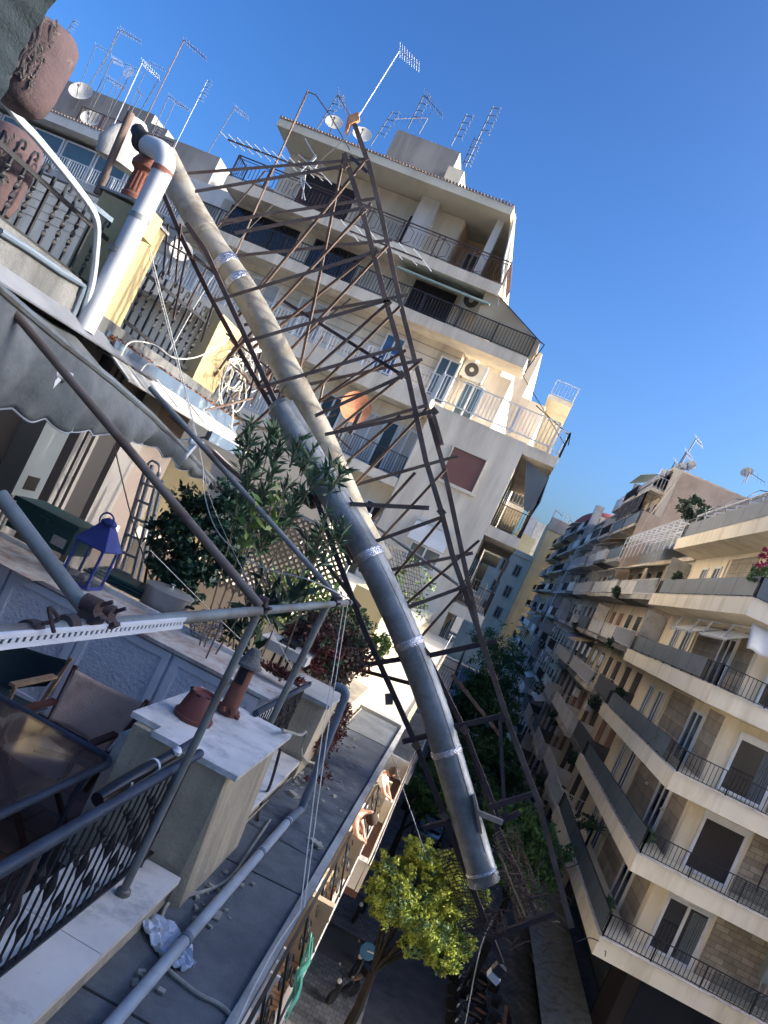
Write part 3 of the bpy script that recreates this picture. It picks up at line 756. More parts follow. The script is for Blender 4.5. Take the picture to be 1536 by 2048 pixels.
m = MB(); m.box(9.95, 15.2, 60.95, 61.0, 5, 14.4); m.box(8.5, 9.95, 60.95, 61.02, 4.9, 10.5); m.box(8.5, 9.9, 61.0, 66, 10.2, 10.5); m.build('side_wall', 'render_brown', Rc, smooth=False)
m = MB(); m.slab([(8.3, 61.5, 12.9), (9.9, 61.5, 14.9), (9.9, 74, 14.9), (8.3, 74, 12.9)], 0.1)
railing(m, (8.2, 61.4), (9.9, 61.4), 10.5, 12.0, 0.5, 0.05, 0.07); railing(m, (8.2, 61.4), (8.2, 72), 10.5, 12.0, 0.6, 0.05, 0.07)
m.build('terrace_canopy', 'grey_metal', Rc, smooth=False)
m = MB(); m.box(18, 24, 66, 74, 14.3, 17.2); m.build('roof_house', 'row_a', Rc, smooth=False)
row_building('apartment_building', 'narrow grey block just beyond the blank brown side wall', 80, 98, 12.6, 'row_b', 8, kinds=('bars', 'panel', 'white'), unit=6)
R5 = row_building('apartment_building', 'far grey block with a full-height concrete fin on its facade', 98, 118, 13.8, 'row_b', 12, kinds=('panel', 'bars'), unit=6.6)
m = MB(); m.box(8.3, 9.3, 98.0, 98.9, -6, 15.2); m.build('facade_fin', 'concrete_pale', R5, smooth=False)
R6 = row_building('apartment_building', 'distant yellowish block under a red dome near the end of the street', 118, 148, 14.8, 'row_c', 15, kinds=('panel', 'bars', 'white'), unit=7.4)
m = MB(); m.lathe([(6.0 * math.cos(a), 5.2 * math.sin(a)) for a in [i * math.pi / 2 / 8 for i in range(9)]], (14.8, 134, 15), 20); m.build('dome', 'dome_red', R6)
E7 = thing('apartment_building', 'slim tall end block with a bare yellow-grey side wall closing the street', 'building', (8, 156, G))
m = MB(); m.box(6.25, 10.5, 150, 165, G, 17.0); m.build('wall', 'row_c', E7, smooth=False)
m = MB(); m.box(6.1, 10.7, 149.8, 150.4, 15.2, 17.6); m.build('parapet', 'grey_wall', E7, smooth=False)
m = MB(); railing(m, (6.2, 149.9), (10.6, 149.9), 17.6, 19.2, 1.2, 0.08, 0.1); m.build('roof_rail', 'white_metal', E7, smooth=False)
E8 = thing('apartment_building', 'old whitewashed house with three stacked windows beside the slim end block', 'building', (3.5, 150, G))
m = MB(); m.box(-1, 6.2, 151, 165, G, 8.6); m.box(-1.2, 6.2, 150.7, 151, 8.2, 9.2); m.build('wall', 'facade_warm', E8, smooth=False)
for k in range(3):
    window(E8, 3.6, 5.0, 4.2 - k * 4.4, 6.6 - k * 4.4, 151, 'glass_dark', 'grey_wall', 0.25, 1)
    window(E8, 1.0, 2.3, 4.2 - k * 4.4, 6.6 - k * 4.4, 151, 'glass_dark', 'grey_wall', 0.25, 1)
E9 = thing('apartment_building', 'sunlit yellow house with roof dishes above the old whitewashed one', 'building', (4, 170, G))
m = MB(); m.box(1, 5.9, 175, 190, G, 14.5); m.build('wall', 'lit_yellow', E9, smooth=False)
m = MB(); m.box(5.0, 7.6, 192, 200, G, 20); m.box(2.5, 5.2, 205, 215, G, 22); m.build('roof_house', 'white_wall', E9, smooth=False)
# left row behind the main building
L3 = thing('apartment_building', 'pale block with cluttered balconies just behind the street side of the stepped block', 'building', (-6, 60, G))
m = MB(); m.box(-16, -1.2, 47, 75, G, 11.5); m.box(-14, -2.8, 47.5, 70, 11.5, 14.6); m.build('wall', 'facade', L3, smooth=False)
for k in range(5):
    z = 12.6 - k * 3.1 if k == 0 else 11.6 - k * 3.1
    m = MB(); m.box(-1.4, 0.2, 48, 74, z - 0.3, z); b = m.build('balcony', 'facade_warm', L3, smooth=False)
    m = MB(); railing(m, (0.15, 48), (0.15, 74), z, z + 1.0, 0.4, 0.03, 0.05); railing(m, (-1.3, 48), (0.15, 48), z, z + 1, 0.2); m.build('railing', 'white_metal', b, smooth=False)
# unseen stepped block added right of the frame to shade the near terraces
N1 = thing('apartment_building', 'unseen plain block added across the side street to shade the near terraces', 'building', (20, 0, G))
m = MB(); m.box(11.5, 30, -30, 9.55, G, 8.1); m.box(11.5, 30, 9.55, 10.9, G, 6.3); each(m, 'wall', 'cream', N1)
N2 = thing('apartment_building', 'unseen low block added far right to keep sun off the street', 'building', (50, 20, G))  # added out of frame, its height blocks low sun from the street
m = MB(); m.box(45, 60, 5, 40, G, 4.6); m.build('wall', 'row_a', N2, smooth=False)
# ================================================================ our own building (near side)
O = thing('apartment_building', 'ochre building we look from, with roofed ledge, walled terrace and railed upper terrace', 'building', (-3, 5, G))
m = MB()
m.box(-9, -1.0, -4, 29.6, G, -2.66)
m.build('wall', 'ochre', O, smooth=False)
# ledge roof
m = MB(); m.box(-0.99, -0.19, -4, 11.65, -2.6, -2.4); m.build('ledge', 'felt', O, smooth=False)
lg = bpy.data.objects['ledge']
m = MB(); m.box(-0.24, -0.185, -4, 11.66, -2.405, -2.375); m.box(-0.99, -0.24, 11.45, 11.72, -2.405, -2.35)
m.build('ledge_edge', 'concrete_pale', lg, smooth=False)
m = MB()
for i, y in enumerate((1.9, 3.45, 5.2, 6.6, 8.3, 10.0)):
    a = random.uniform(-.05, .05)
    m = MB(); m.slab([(-0.88, y, -2.396), (-0.24, y + 0.06 + a, -2.396), (-0.24, y + 0.072 + a, -2.396), (-0.88, y + 0.014, -2.396)], 0.003); m.build('felt_seam', 'cable_dark', lg, smooth=False)
m = MB(); m.sheet(lambda u, v: (-0.88 + 0.62 * u, 5.9 + 2.9 * v, -2.394 + 0.02 * math.exp(-((v - 0.3) * 9) ** 2)), 3, 24)
m.build('dirty_felt_patch', 'felt_dirty', lg, smooth=True)
# parapet with marble sill
m = MB(); m.box(-1.25, -0.88, -4, 4.33, -2.66, -2.24); m.box(-1.25, -0.9, 5.5, 7.2, -2.66, -2.24); m.box(-1.25, -0.92, 7.9, 11.6, -2.66, -2.1)
m.box(-0.885, -0.875, -4, 11.5, -2.6, -2.385)
pw = m.build('parapet', 'ochre', O, smooth=False)
m = MB()
for y0, y1 in ((-4, 0.9), (0.906, 1.75), (1.756, 2.6), (2.606, 3.4), (3.406, 4.31)):
    m.box(-1.32, -0.845, y0, y1, -2.24, -2.2)
m.box(-1.32, -0.86, 5.53, 7.2, -2.24, -2.2)
each(m, 'marble_sill', 'marble_sill', pw)
# pier with marble cap
m = MB(); m.box(-1.50, -0.865, 4.36, 5.5, -2.66, -1.59)
m.add([(-0.865, 4.36, -2.4), (-0.865, 5.5, -2.4), (-0.865, 5.5, -1.62), (-0.865, 4.36, -1.62), (-0.80, 4.4, -2.4), (-0.80, 5.46, -2.4)], [(0, 1, 5, 4), (4, 5, 2, 3), (0, 4, 3), (1, 2, 5)])
pr = m.build('pier', 'ochre', O, smooth=False)
m = MB(); m.box(-1.36, -0.80, 4.31, 5.55, -1.59, -1.555); m.box(-1.56, -1.363, 4.42, 5.55, -1.586, -1.551)
each(m, 'marble_cap', 'marble', pr)
m = MB(); m.box(-1.27, -0.84, 5.6, 6.5, -2.2, -2.16); m.build('marble_step', 'marble', pr, smooth=False)
m = MB(); m.box(-1.30, -0.86, 7.25, 7.95, -2.66, -1.66); p2_ = m.build('pier', 'ochre', O, smooth=False)
m = MB(); m.box(-1.34, -0.83, 7.2, 8.0, -1.66, -1.62); m.build('pier_cap', 'concrete_pale', p2_, smooth=False)
# tiled inner face of the near parapet
m = MB(); m.box(-1.62, -1.5, 4.55, 5.9, -2.6, -1.75); m.build('inner_bench', 'marble_sill', O, smooth=False)
# terrace floor, house wall, upper slab
m = MB(); m.box(-5.6, -1.25, -4, 11.6, -2.66, -2.6); m.build('terrace_floor', 'floor_tile', O, smooth=False)
m = MB(); m.box(-9, -5.6, -4, 12.2, -2.66, 0.75); m.build('house_wall', 'wall_terr', O, smooth=False)
# wall recess details on the house wall: pillars and door jambs
m = MB()
for y, w, d in ((8.35, 0.5, 0.12), (9.05, 0.12, 0.2), (9.3, 0.1, 0.16), (9.55, 0.08, 0.12), (10.3, 0.6, 0.1)):
    m.box(-5.6, -5.6 + d, y, y + w, -2.6, 0.7)
each(m, 'wall_pilaster', 'pilaster', O)
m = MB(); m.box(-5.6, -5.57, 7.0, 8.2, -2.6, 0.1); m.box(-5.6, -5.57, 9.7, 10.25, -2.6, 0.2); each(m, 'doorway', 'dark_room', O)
m = MB(); m.box(-9, -5.35, -4, 12.3, 0.75, 0.98)
up = m.build('upper_slab', 'concrete', O, smooth=False)
m = MB()
m.slab([(-5.05, -1, 0.66), (-5.05, 9.6, 0.62), (-5.42, 9.6, 0.84), (-5.42, -1, 0.88)], 0.02)
m.build('edge_flashing', 'sheet_roof', up, smooth=False)
# concrete kerb under the upper railing
m = MB()
def kfn(u, v):
    return None
m.box(-5.62, -5.36, -1, 7.9, 0.98, 1.16); m.build('upper_kerb', 'concrete', up, smooth=False)
# upper yellow piers
A = P(277, 408, x=-5.36); Bq = P(326, 478, x=-5.36); Lq = P(207, 380, y=A.y)
m = MB(); zt = A.z - 0.02
m.add([(Lq.x, A.y, 0.8), (-5.36, A.y, 0.8), (-5.36, Bq.y, 0.8), (Lq.x, Bq.y, 0.8), (Lq.x, A.y, zt), (-5.36, A.y, zt - 0.03), (-5.36, Bq.y, zt + 0.02), (Lq.x, Bq.y, zt)],
      [(0, 3, 2, 1), (4, 5, 6, 7), (0, 1, 5, 4), (1, 2, 6, 5), (2, 3, 7, 6), (3, 0, 4, 7)])
P1 = m.build('upper_pier', 'ochre_yellow', up, smooth=False)
m = MB(); m.box(Lq.x - 0.03, -5.33, A.y - 0.03, Bq.y + 0.03, zt + 0.02, zt + 0.05); m.build('pier_top', 'concrete_pale', P1, smooth=False)
A2 = P(447, 628, x=-5.36); B2 = P(484, 660, x=-5.36); L2q = P(420, 632, y=A2.y)
m = MB(); m.box(L2q.x - 0.1, -5.36, A2.y, A2.y + 0.95, 0.55, A2.z)
P2p = m.build('upper_pier', 'ochre_yellow', up, smooth=False)
PIER1 = (Lq.x, A.y, Bq.y, zt); PIER2 = (L2q.x, A2.y, A2.z)
# gutter with dead leaves along the second bay
g0, g1 = P(225, 655, x=-5.3), P(505, 872, x=-5.3)
m = MB()
m.box(-5.36, -5.33, g0.y, 13.2, 0.62, 0.86); m.box(-5.2, -5.18, g0.y, 13.2, 0.62, 0.80); m.box(-5.36, -5.18, g0.y, 13.2, 0.60, 0.62)
gt = m.build('gutter', 'gutter_blue', up, smooth=False)
rng = np.random.default_rng(3); n = 1500
pp = np.stack([rng.uniform(-5.33, -5.2, n), rng.uniform(g0.y, 13.1, n), rng.uniform(0.70, 0.84, n)], 1)
leaf_cloud(MB(), pp, 0.05, 0.6, seed=2).build('dead_leaves', 'dead_leaves', gt, smooth=False)
m = MB(); m.slab([(-4.75, 8.4, 0.42), (-4.75, 13.2, 0.35), (-5.2, 13.2, 0.6), (-5.2, 8.4, 0.66)], 0.02)
for i in range(5): m.tube([(-4.74, 8.8 + i * 1.0, 0.43), (-5.2, 8.8 + i * 1.0, 0.66)], 0.012, 5)
m.build('lean_to_roof', 'concrete_pale', up)
m = MB(); m.box(-4.8, -4.72, 11.2, 12.7, 0.22, 0.38); m.bar((-4.75, 11.3, 0.3), (-5.3, 11.0, -0.1), 0.05, 0.03); m.build('gutter_end', 'gutter_blue', up, smooth=False)

# ---------------------------------------------------------------- lower railings (near)
def ornate(m, x, y0, y1, z0, z1, step, seedv=0):
    n = int((y1 - y0) / step)
    for i in range(n + 1):
        y = y0 + i * step; h = z1 - z0
        k = i % 3
        prof = [(0.006, 0)]
        if k == 0:
            for t, r in ((.2, .006), (.26, .014), (.3, .022), (.36, .014), (.42, .006), (.6, .006), (.63, .015), (.66, .006)): prof.append((r, t * h))
        elif k == 1:
            for t, r in ((.44, .006), (.48, .013), (.56, .024), (.64, .013), (.68, .006), (.83, .006), (.86, .014), (.89, .006)): prof.append((r, t * h))
        else:
            for t, r in ((.12, .006), (.15, .014), (.18, .006), (.72, .006), (.78, .022), (.84, .006)): prof.append((r, t * h))
        prof.append((0.006, h)); m.lathe(prof, (x, y, z0), 6)
rt = thing('railing', 'blue-black wrought balustrade with beaded bars on the marble sill, nearest the camera', 'railing', (-1.07, 2.0, -2.2))
m = MB(); ornate(m, -1.06, 0.2, 4.25, -2.15, -1.58, 0.083); m.build('balusters', 'iron', rt)
m = MB(); m.tube([(-1.06, -1.0, -1.55), (-1.06, 4.33, -1.55)], 0.027, 10); m.build('handrail', 'iron_blue', rt)
m = MB(); m.bar((-1.06, -1, -2.15), (-1.06, 4.3, -2.15), 0.03, 0.014); m.build('bottom_rail', 'iron', rt)
for y in (0.9, 2.75, 4.2):
    MB().tube([(-1.06, y, -2.2), (-1.06, y, -1.57)], 0.014, 6).build('rail_post', 'rust_dark', rt)
r2 = thing('railing', 'blue-black balustrade between the marble-capped pier and the vine-covered pier', 'railing', (-1.1, 6.3, -2.2))
m = MB(); ornate(m, -1.1, 5.6, 7.15, -2.15, -1.58, 0.083); m.build('balusters', 'iron', r2)
m = MB(); m.tube([(-1.1, 5.5, -1.53), (-1.1, 7.22, -1.53)], 0.025, 10); m.build('handrail', 'iron_blue', r2)
m = MB(); m.bar((-1.1, 5.55, -2.15), (-1.1, 7.2, -2.15), 0.03, 0.014); m.build('bottom_rail', 'iron', r2)

# ---------------------------------------------------------------- upper wrought railings with curled tops
def twisted(m, x, y, z0, z1, r=0.016, tw=(0.3, 0.8)):
    h = z1 - z0; k = 30
    pts = []; vs = []; fs = []
    for i in range(k + 1):
        t = i / k; z = z0 + h * t
        intw = tw[0] < t < tw[1]
        a = (t - tw[0]) / (tw[1] - tw[0]) * math.pi * 3.5 if intw else 0
        wx, wy = (r * 1.5, r * 0.45) if intw else (r * 0.8, r * 0.8)
        for sx, sy in ((-1, -1), (1, -1), (1, 1), (-1, 1)):
            X, Y = sx * wx, sy * wy
            vs.append((x + X * math.cos(a) - Y * math.sin(a), y + X * math.sin(a) + Y * math.cos(a), z))
    for i in range(k):
        for j in range(4): fs.append((i * 4 + j, i * 4 + (j + 1) % 4, i * 4 + 4 + (j + 1) % 4, i * 4 + 4 + j))
    m.add(vs, fs)
def upper_rail(label, ys, ye, zb0, zb1, zt0, zt1, x, step, mirror=1):
    t = thing('railing', label, 'railing', (x, (ys + ye) / 2, zb0))
    n = int((ye - ys) / step); m = MB()
    for i in range(n + 1):
        y = ys + i * step; q = i / n; zb = zb0 + (zb1 - zb0) * q; zt = zt0 + (zt1 - zt0) * q
        if i % 4 == 3:
            m.tube([(x, y, zb - 0.06), (x, y, zt + 0.12)], 0.02, 4)
        else:
            twisted(m, x, y, zb - 0.04, zt + 0.06)
            m.tube([(x, y, zt + 0.05), (x, y, zt + 0.12), (x, y + 0.02 * mirror, zt + 0.17), (x, y + 0.06 * mirror, zt + 0.18), (x, y + 0.085 * mirror, zt + 0.15), (x, y + 0.08 * mirror, zt + 0.11), (x, y + 0.055 * mirror, zt + 0.11)], 0.013, 6)
    m.build('twisted_bars', 'iron', t)
    m = MB(); m.bar((x, ys - 0.1, zt0), (x, ye + 0.1, zt1), 0.03, 0.045); m.build('top_rail', 'iron', t, smooth=False)
    m = MB(); m.bar((x, ys - 0.1, zb0 + 0.06), (x, ye + 0.1, zb1 + 0.06), 0.03, 0.045); m.build('bottom_rail', 'iron', t, smooth=False)
    return t
X1 = -5.5
a, b = P(0, 292, x=X1), P(182, 440, x=X1); c_, d_ = P(0, 452, x=X1), P(162, 562, x=X1)
upper_rail('black twisted railing with curled tips on the concrete kerb of the upper terrace', 4.6, A.y - 0.12, c_.z, c_.z, a.z, (a.z + b.z) / 2, X1, 0.2)
a, b = P(255, 535, x=X1), P(430, 640, x=X1)
upper_rail('black twisted railing with curled tips between the two yellow piers', Bq.y + 0.1, A2.y - 0.08, 1.05, 1.02, P(290, 548, x=X1).z, P(425, 655, x=X1).z, X1, 0.21)
upper_rail('short black twisted railing beyond the second yellow pier', A2.y + 1.05, A2.y + 2.6, 0.9, 0.9, 1.65, 1.65, X1, 0.22)
# bent white conduit over the first railing, kerb conduit, loose steel pole
def curve(pts, k=6):
    out = []; pts = [Vector(p) for p in pts]
    for i in range(len(pts) - 1):
        p0 = pts[max(i - 1, 0)]; p1 = pts[i]; p2 = pts[i + 1]; p3 = pts[min(i + 2, len(pts) - 1)]
        for j in range(k):
            t = j / k
            out.append(0.5 * ((2 * p1) + (-p0 + p2) * t + (2 * p0 - 5 * p1 + 4 * p2 - p3) * t * t + (-p0 + 3 * p1 - 3 * p2 + p3) * t * t * t))
    out.append(pts[-1]); return out
px = [(0, 186), (35, 235), (70, 272), (110, 320), (150, 370), (182, 415), (194, 450), (192, 500), (185, 560), (172, 610), (165, 632)]
tag(MB().tube(curve([P(*q, x=-5.28) for q in px]), 0.04, 8).build('conduit', 'pvc_grey'), 'thick white conduit bending over the first twisted railing and down the pier', 'pipe')
px = [(0, 462), (60, 500), (120, 542), (150, 560), (168, 572), (150, 620), (136, 648)]
tag(MB().tube([P(*q, x=-5.33) for q in px], 0.035, 8).build('conduit', 'pipe_blue'), 'grey pipe running along the foot of the first twisted railing', 'pipe')
a, b = P(262, 226, y=8.0), P(194, 388, y=8.0)
tag(MB().tube([a, b], 0.045, 10).build('steel_pole', 'rust'), 'leaning rusty steel pole rising behind the first yellow pier', 'pole')
a, b = P(100, 395, y=7.6), P(238, 433, y=8.0)
tag(MB().box(-0.1, 0.1, 0, 0.1, 0, 0.1).build('junction_box', 'black_plastic') if False else MB().bar(P(182, 408, x=-5.3), P(222, 440, x=-5.3), 0.05).build('sheathed_bar', 'pipe_blue'), 'short grey bar sticking out at the top of the first yellow pier', 'bar')
# white downpipe with elbow
t = thing('downpipe', 'white plastic downpipe with a round elbow in front of the first yellow pier', 'pipe', P(170, 655, x=-5.2))
yd = P(240, 540, x=-5.15).y
bot, top = P(168, 660, y=yd), P(322, 350, y=yd)
m = MB(); m.tube([bot, top], 0.115, 18); m.build('pipe', 'pvc', t)
el = [P(*q, y=yd + o) for q, o in (((322, 350), 0), ((330, 326), 0), ((325, 307), 0.02), ((310, 297), 0.1), ((296, 292), 0.2))]
m = MB(); m.tube(curve(el, 4), 0.118, 18); m.build('elbow', 'pvc', t)
m = MB(); m.tube([P(296, 292, y=yd + .2), P(284, 282, y=yd + .3)], 0.13, 16); m.tube([P(284, 282, y=yd + .3), P(276, 262, y=yd + .5)], 0.09, 10); m.build('black_collar', 'rubber', t)
for q in ((324, 343), (278, 437), (238, 505)):
    c0 = P(*q, y=yd); d = (top - bot).normalized()
    m = MB(); m.tube([c0 - d * 0.03, c0 + d * 0.03], 0.124, 18); m.build('clamp_band', 'terracotta' if q[0] == 324 else 'galv', t)
for q in ((320, 350), (252, 480)):
    pass
# stone gable knob of the neighbour next to the elbow
tag(MB().lathe([(0.0, -0.5), (0.42, -0.48), (0.48, -0.2), (0.34, 0.1), (0.2, 0.22), (0.22, 0.34), (0.14, 0.42), (0, 0.44)], P(258, 282, y=12.5), 14, squash=0.5).build('chimney_stack', 'concrete_pale'), 'rough plastered chimney stack with domed head behind the white elbow', 'chimney')
# terracotta chimney pot on pier 1
c0 = P(262, 398, x=-5.6)
t = thing('chimney_pot', 'terracotta chimney pot with fluted sides on top of the first yellow pier', 'chimney pot', c0)
m = MB(); m.lathe([(0.13, 0), (0.135, 0.04), (0.11, 0.08), (0.1, 0.3), (0.12, 0.34), (0.08, 0.34), (0.08, 0.02)], c0, 20)
for i in range(16):
    an = i * math.pi / 8; m.tube([(c0.x + 0.105 * math.cos(an), c0.y + 0.105 * math.sin(an), c0.z + 0.08), (c0.x + 0.1 * math.cos(an), c0.y + 0.1 * math.sin(an), c0.z + 0.32)], 0.014, 5)
m.build('body', 'terracotta', t)
m = MB(); m.lathe([(0.12, 0.34), (0.17, 0.38), (0.175, 0.42), (0.14, 0.5), (0.1, 0.55), (0.11, 0.62), (0.07, 0.64), (0, 0.64)], c0, 16); m.build('cap', 'terracotta', t)
# yellow electrical box on pier 1
c0 = P(293, 448, x=-5.3)
tag(MB().box(c0.x - 0.05, c0.x + 0.1, c0.y - 0.12, c0.y + 0.12, c0.z - 0.18, c0.z + 0.14).build('wall_bracket', 'ochre_yellow', smooth=False), 'yellow painted bracket box on the sunlit side of the first pier', 'bracket')
# near wall corner top left
W0 = thing('wall', 'grey-green rough plaster wall edge filling the top left corner, closest to the camera', 'wall', (-3.4, 2.2, -1))
a, b = P(105, 0, y=2.2), P(0, 195, y=2.2)
m = MB(); k = 40; vs = []
for i in range(k + 1):
    t_ = i / k; q = a.lerp(b, t_ * 1.5 - 0.3) ; w = 0.01 * math.sin(t_ * 9) + 0.004 * math.sin(t_ * 41)
    vs.append((q.x + w, 2.2, q.z)); vs.append((q.x + w, 1.2, q.z)); vs.append((-6, 2.2, q.z)); vs.append((-6, 1.2, q.z))
fs = []
for i in range(k):
    o = i * 4
    fs += [(o, o + 4, o + 6, o + 2), (o, o + 1, o + 5, o + 4), (o + 1, o + 3, o + 7, o + 5)]
m.add(vs, fs); m.build('plaster', 'grey_green_plaster', W0)
# brown urns beyond the wall
def urn(name, label, pc, y, r, h, seed):
    c = P(*pc, y=y)
    t = thing(name, label, 'urn', (c.x, c.y, c.z - h / 2))
    prof = [(0.0, -h / 2), (r * 0.55, -h / 2 + 0.01), (r * 0.86, -h / 2 + 0.07), (r * 0.98, -h / 2 + 0.2), (r, 0), (r * 1.02, h * 0.25), (r * 0.99, h * 0.4), (r * 0.8, h * 0.48), (r * 0.7, h * 0.5), (0, h * 0.5)]
    MB().lathe(prof, c, 28).build('body', 'urn', t)
    rg = random.Random(seed); m = MB()
    for i in range(60):
        an = R(-62) + rg.gauss(0, 0.22); z = c.z + rg.gauss(0.02, 0.15) * h
        q = []
        for j in range(4):
            an += rg.uniform(-0.12, 0.14); z += rg.uniform(-0.05, 0.07)
            q.append((c.x + r * 1.0 * math.cos(an), c.y + r * 1.0 * math.sin(an), z))
        m.tube(curve(q, 3), rg.uniform(.004, .012), 5)
    m.build('relief_vine', 'relief', t)
urn('urn', 'large weathered brown clay urn with raised flaking pattern beside the plaster wall', (70, 140), 5.2, 0.225, 0.70, 1)
urn('urn', 'second brown clay urn lower down behind the twisted railing', (2, 345), 6.6, 0.27, 0.85, 2)

# ---------------------------------------------------------------- pergola of scaffold tubes
PG = thing('pergola', 'pergola of grey scaffold tubes clamped together over the terrace', 'pergola', (-1.0, 4, -2.2))
YB = 1.0
m = MB(); m.tube([P(-160, 1284, x=-1.0), P(700, 1205, x=-1.0)], 0.0255, 12); m.build('front_tube', 'pipe_grey', PG)
def pole(pa, pb, y, r, mt, cl=True, yb=None):
    a = P(*pa, y=y); b = P(*pb, y=yb or y); MB().tube([a, b], r, 12).build('rafter_tube', mt, PG); return a, b
pole((0, 990), (182, 1233), 2.17, 0.024, 'pipe_grey')
pole((-60, 520), (520, 1212), 3.9, 0.024, 'pipe_brown')
pole((300, 775), (682, 1202), 6.35, 0.024, 'pipe_grey')
pole((340, 830), (600, 1060), 8.8, 0.028, 'rust'); pole((600, 1060), (720, 1215), 8.8, 0.026, 'rust')
m = MB(); m.tube([P(246, 1784, x=-1.0), P(513, 1232, y=P(246, 1784, x=-1.0).y)], 0.021, 12); m.lathe([(0.04, 0), (0.036, 0.02), (0.024, 0.03)], P(246, 1786, x=-1.0), 10)
m.build('post', 'pipe_grey', PG)
yy = P(655, 1210, x=-1.0).y
m = MB(); m.tube([(-1.0, yy, -0.62), (-1.02, yy, -2.2)], 0.026, 12); m.build('post', 'pipe_grey', PG)
for q, s in (((180, 1238), 1), ((208, 1250), 1), ((135, 1250), 0.8), ((60, 1262), 0.7), ((524, 1218), 1), ((668, 1208), 1), ((695, 1205), 0.8)):
    c0 = P(*q, x=-1.0)
    m = MB(); m.tube([(c0.x, c0.y - 0.03 * s, c0.z), (c0.x, c0.y + 0.03 * s, c0.z)], 0.031, 10)
    if s == 1:
        m.tube([(c0.x - 0.035, c0.y - 0.01, c0.z + 0.04), (c0.x + 0.015, c0.y - 0.01, c0.z + 0.042)], 0.028, 12)
        m.bar((c0.x - 0.02, c0.y, c0.z + 0.02), (c0.x + 0.04, c0.y, c0.z + 0.075), 0.011); m.bar((c0.x, c0.y - 0.02, c0.z - 0.02), (c0.x + 0.05, c0.y - 0.03, c0.z + 0.03), 0.03, 0.012)
    m.build('clamp', 'rust_dark', PG)
# white cord and twine round the clamp at left
m = MB(); c0 = P(60, 1262, x=-0.99); m.tube(curve([c0 + Vector((0.02, 0, 0.03)), c0 + Vector((0.04, 0.03, 0.05)), c0 + Vector((0.03, -0.02, 0.08)), c0 + Vector((0.05, 0.02, 0.02))]), 0.006, 5); m.build('twine', 'rust_dark', PG)
# perforated steel angle
t = thing('perforated_angle', 'pale blue perforated steel angle hung under the front tube', 'steel angle', P(180, 1280, x=-0.97))
a, b = P(-160, 1300, x=-0.97), P(368, 1246, x=-0.97)
m = MB(); n = 46; L = b - a; hh = 0.05
m.bar(a + Vector((-0.02, 0, 0.018)), b + Vector((-0.02, 0, 0.018)), 0.045, 0.003)
up0 = Vector((0, 0, 1))
for i in range(n):            # web with real slots: posts between strips
    p0 = a + L * (i / n); p1 = a + L * ((i + 0.55) / n)
    m.bar(p0, p1, 0.003, 0.016)
m.bar(a + up0 * 0.015, b + up0 * 0.015, 0.003, 0.016); m.bar(a - up0 * 0.015, b - up0 * 0.015, 0.003, 0.016)
m.build('flange', 'door_white', t, smooth=False)

# ---------------------------------------------------------------- awning
AW = thing('awning', 'sagging grey canvas awning with scalloped valance over the terrace', 'awning', (-3.5, 5, -0.3))
v0, v1 = P(-120, 480, x=-3.0), P(430, 962, x=-3.0)
VT = [P(*q, x=-3.0) for q in ((-160, 440), (0, 582), (50, 625), (128, 690), (220, 762), (300, 832), (370, 902), (428, 965))]
def vt(u):
    k = u * (len(VT) - 1); i = min(int(k), len(VT) - 2); return VT[i].lerp(VT[i + 1], k - i)
def fab(u, v):
    q = vt(u); top = Vector((-5.3, q.y * 1.0, 0.62))
    s = q.lerp(top, v); sag = 0.16 * math.sin(math.pi * v) * (0.6 + 0.5 * math.sin(u * 9 + 1)); s.z -= sag
    s.z += 0.012 * math.sin(u * 60 + v * 5); return s
m = MB(); m.sheet(fab, 60, 16); m.build('canvas', 'awning_dark', AW, solid=0.006)
BY = [P(*q, x=-3.0) for q in ((-160, 800), (0, 828), (80, 848), (150, 868), (230, 880), (290, 888), (330, 918), (370, 945), (428, 985))]
def bz(y):
    for i in range(len(BY) - 1):
        if BY[i].y <= y <= BY[i + 1].y:
            return BY[i].z + (BY[i + 1].z - BY[i].z) * (y - BY[i].y) / (BY[i + 1].y - BY[i].y)
    return BY[0].z if y < BY[0].y else BY[-1].z
def val(u, v):
    q = vt(u); y = q.y; zb = bz(y) + 0.045 * (1 - abs(math.sin(math.pi * y / 0.27))) ** 1.0
    z = q.z + (zb - q.z) * v
    x = -3.0 + 0.05 * math.sin(y * 7.0) * v + 0.03 * math.sin(y * 17 + 2) * v + 0.04 * math.sin(v * 3.1)
    return (x, y + 0.02 * math.sin(v * 4 + y * 3), z)
m = MB(); m.sheet(val, 220, 12); m.build('valance', 'awning_val', AW, solid=0.006)
m = MB(); pts = [Vector(val(i / 260, 1.0)) for i in range(261)]; m.tube(pts, 0.008, 5); m.build('valance_trim', 'pvc_grey', AW)
m = MB(); m.tube([p + Vector((0, 0, 0.01)) for p in VT], 0.028, 8); m.build('front_bar', 'pipe_grey', AW)
for q in ((118, 752), (390, 888)):
    c0 = P(*q, x=-2.97); m = MB()
    m.bar(c0 + Vector((0, 0.0, 0.0)), c0 + Vector((-0.02, -0.06, -0.16)), 0.05, 0.03); m.tube([c0 + Vector((-0.04, -0.05, 0.01)), c0 + Vector((0.05, 0.05, 0.02))], 0.035, 10)
    m.build('bracket', 'white_paint', AW)
for pa, pb in (((88, 668), (190, 800)), ((305, 781), (420, 905))):
    MB().tube([P(*pa, x=-4.6), P(*pb, x=-3.05)], 0.03, 8).build('folding_arm', 'pipe_brown', AW)

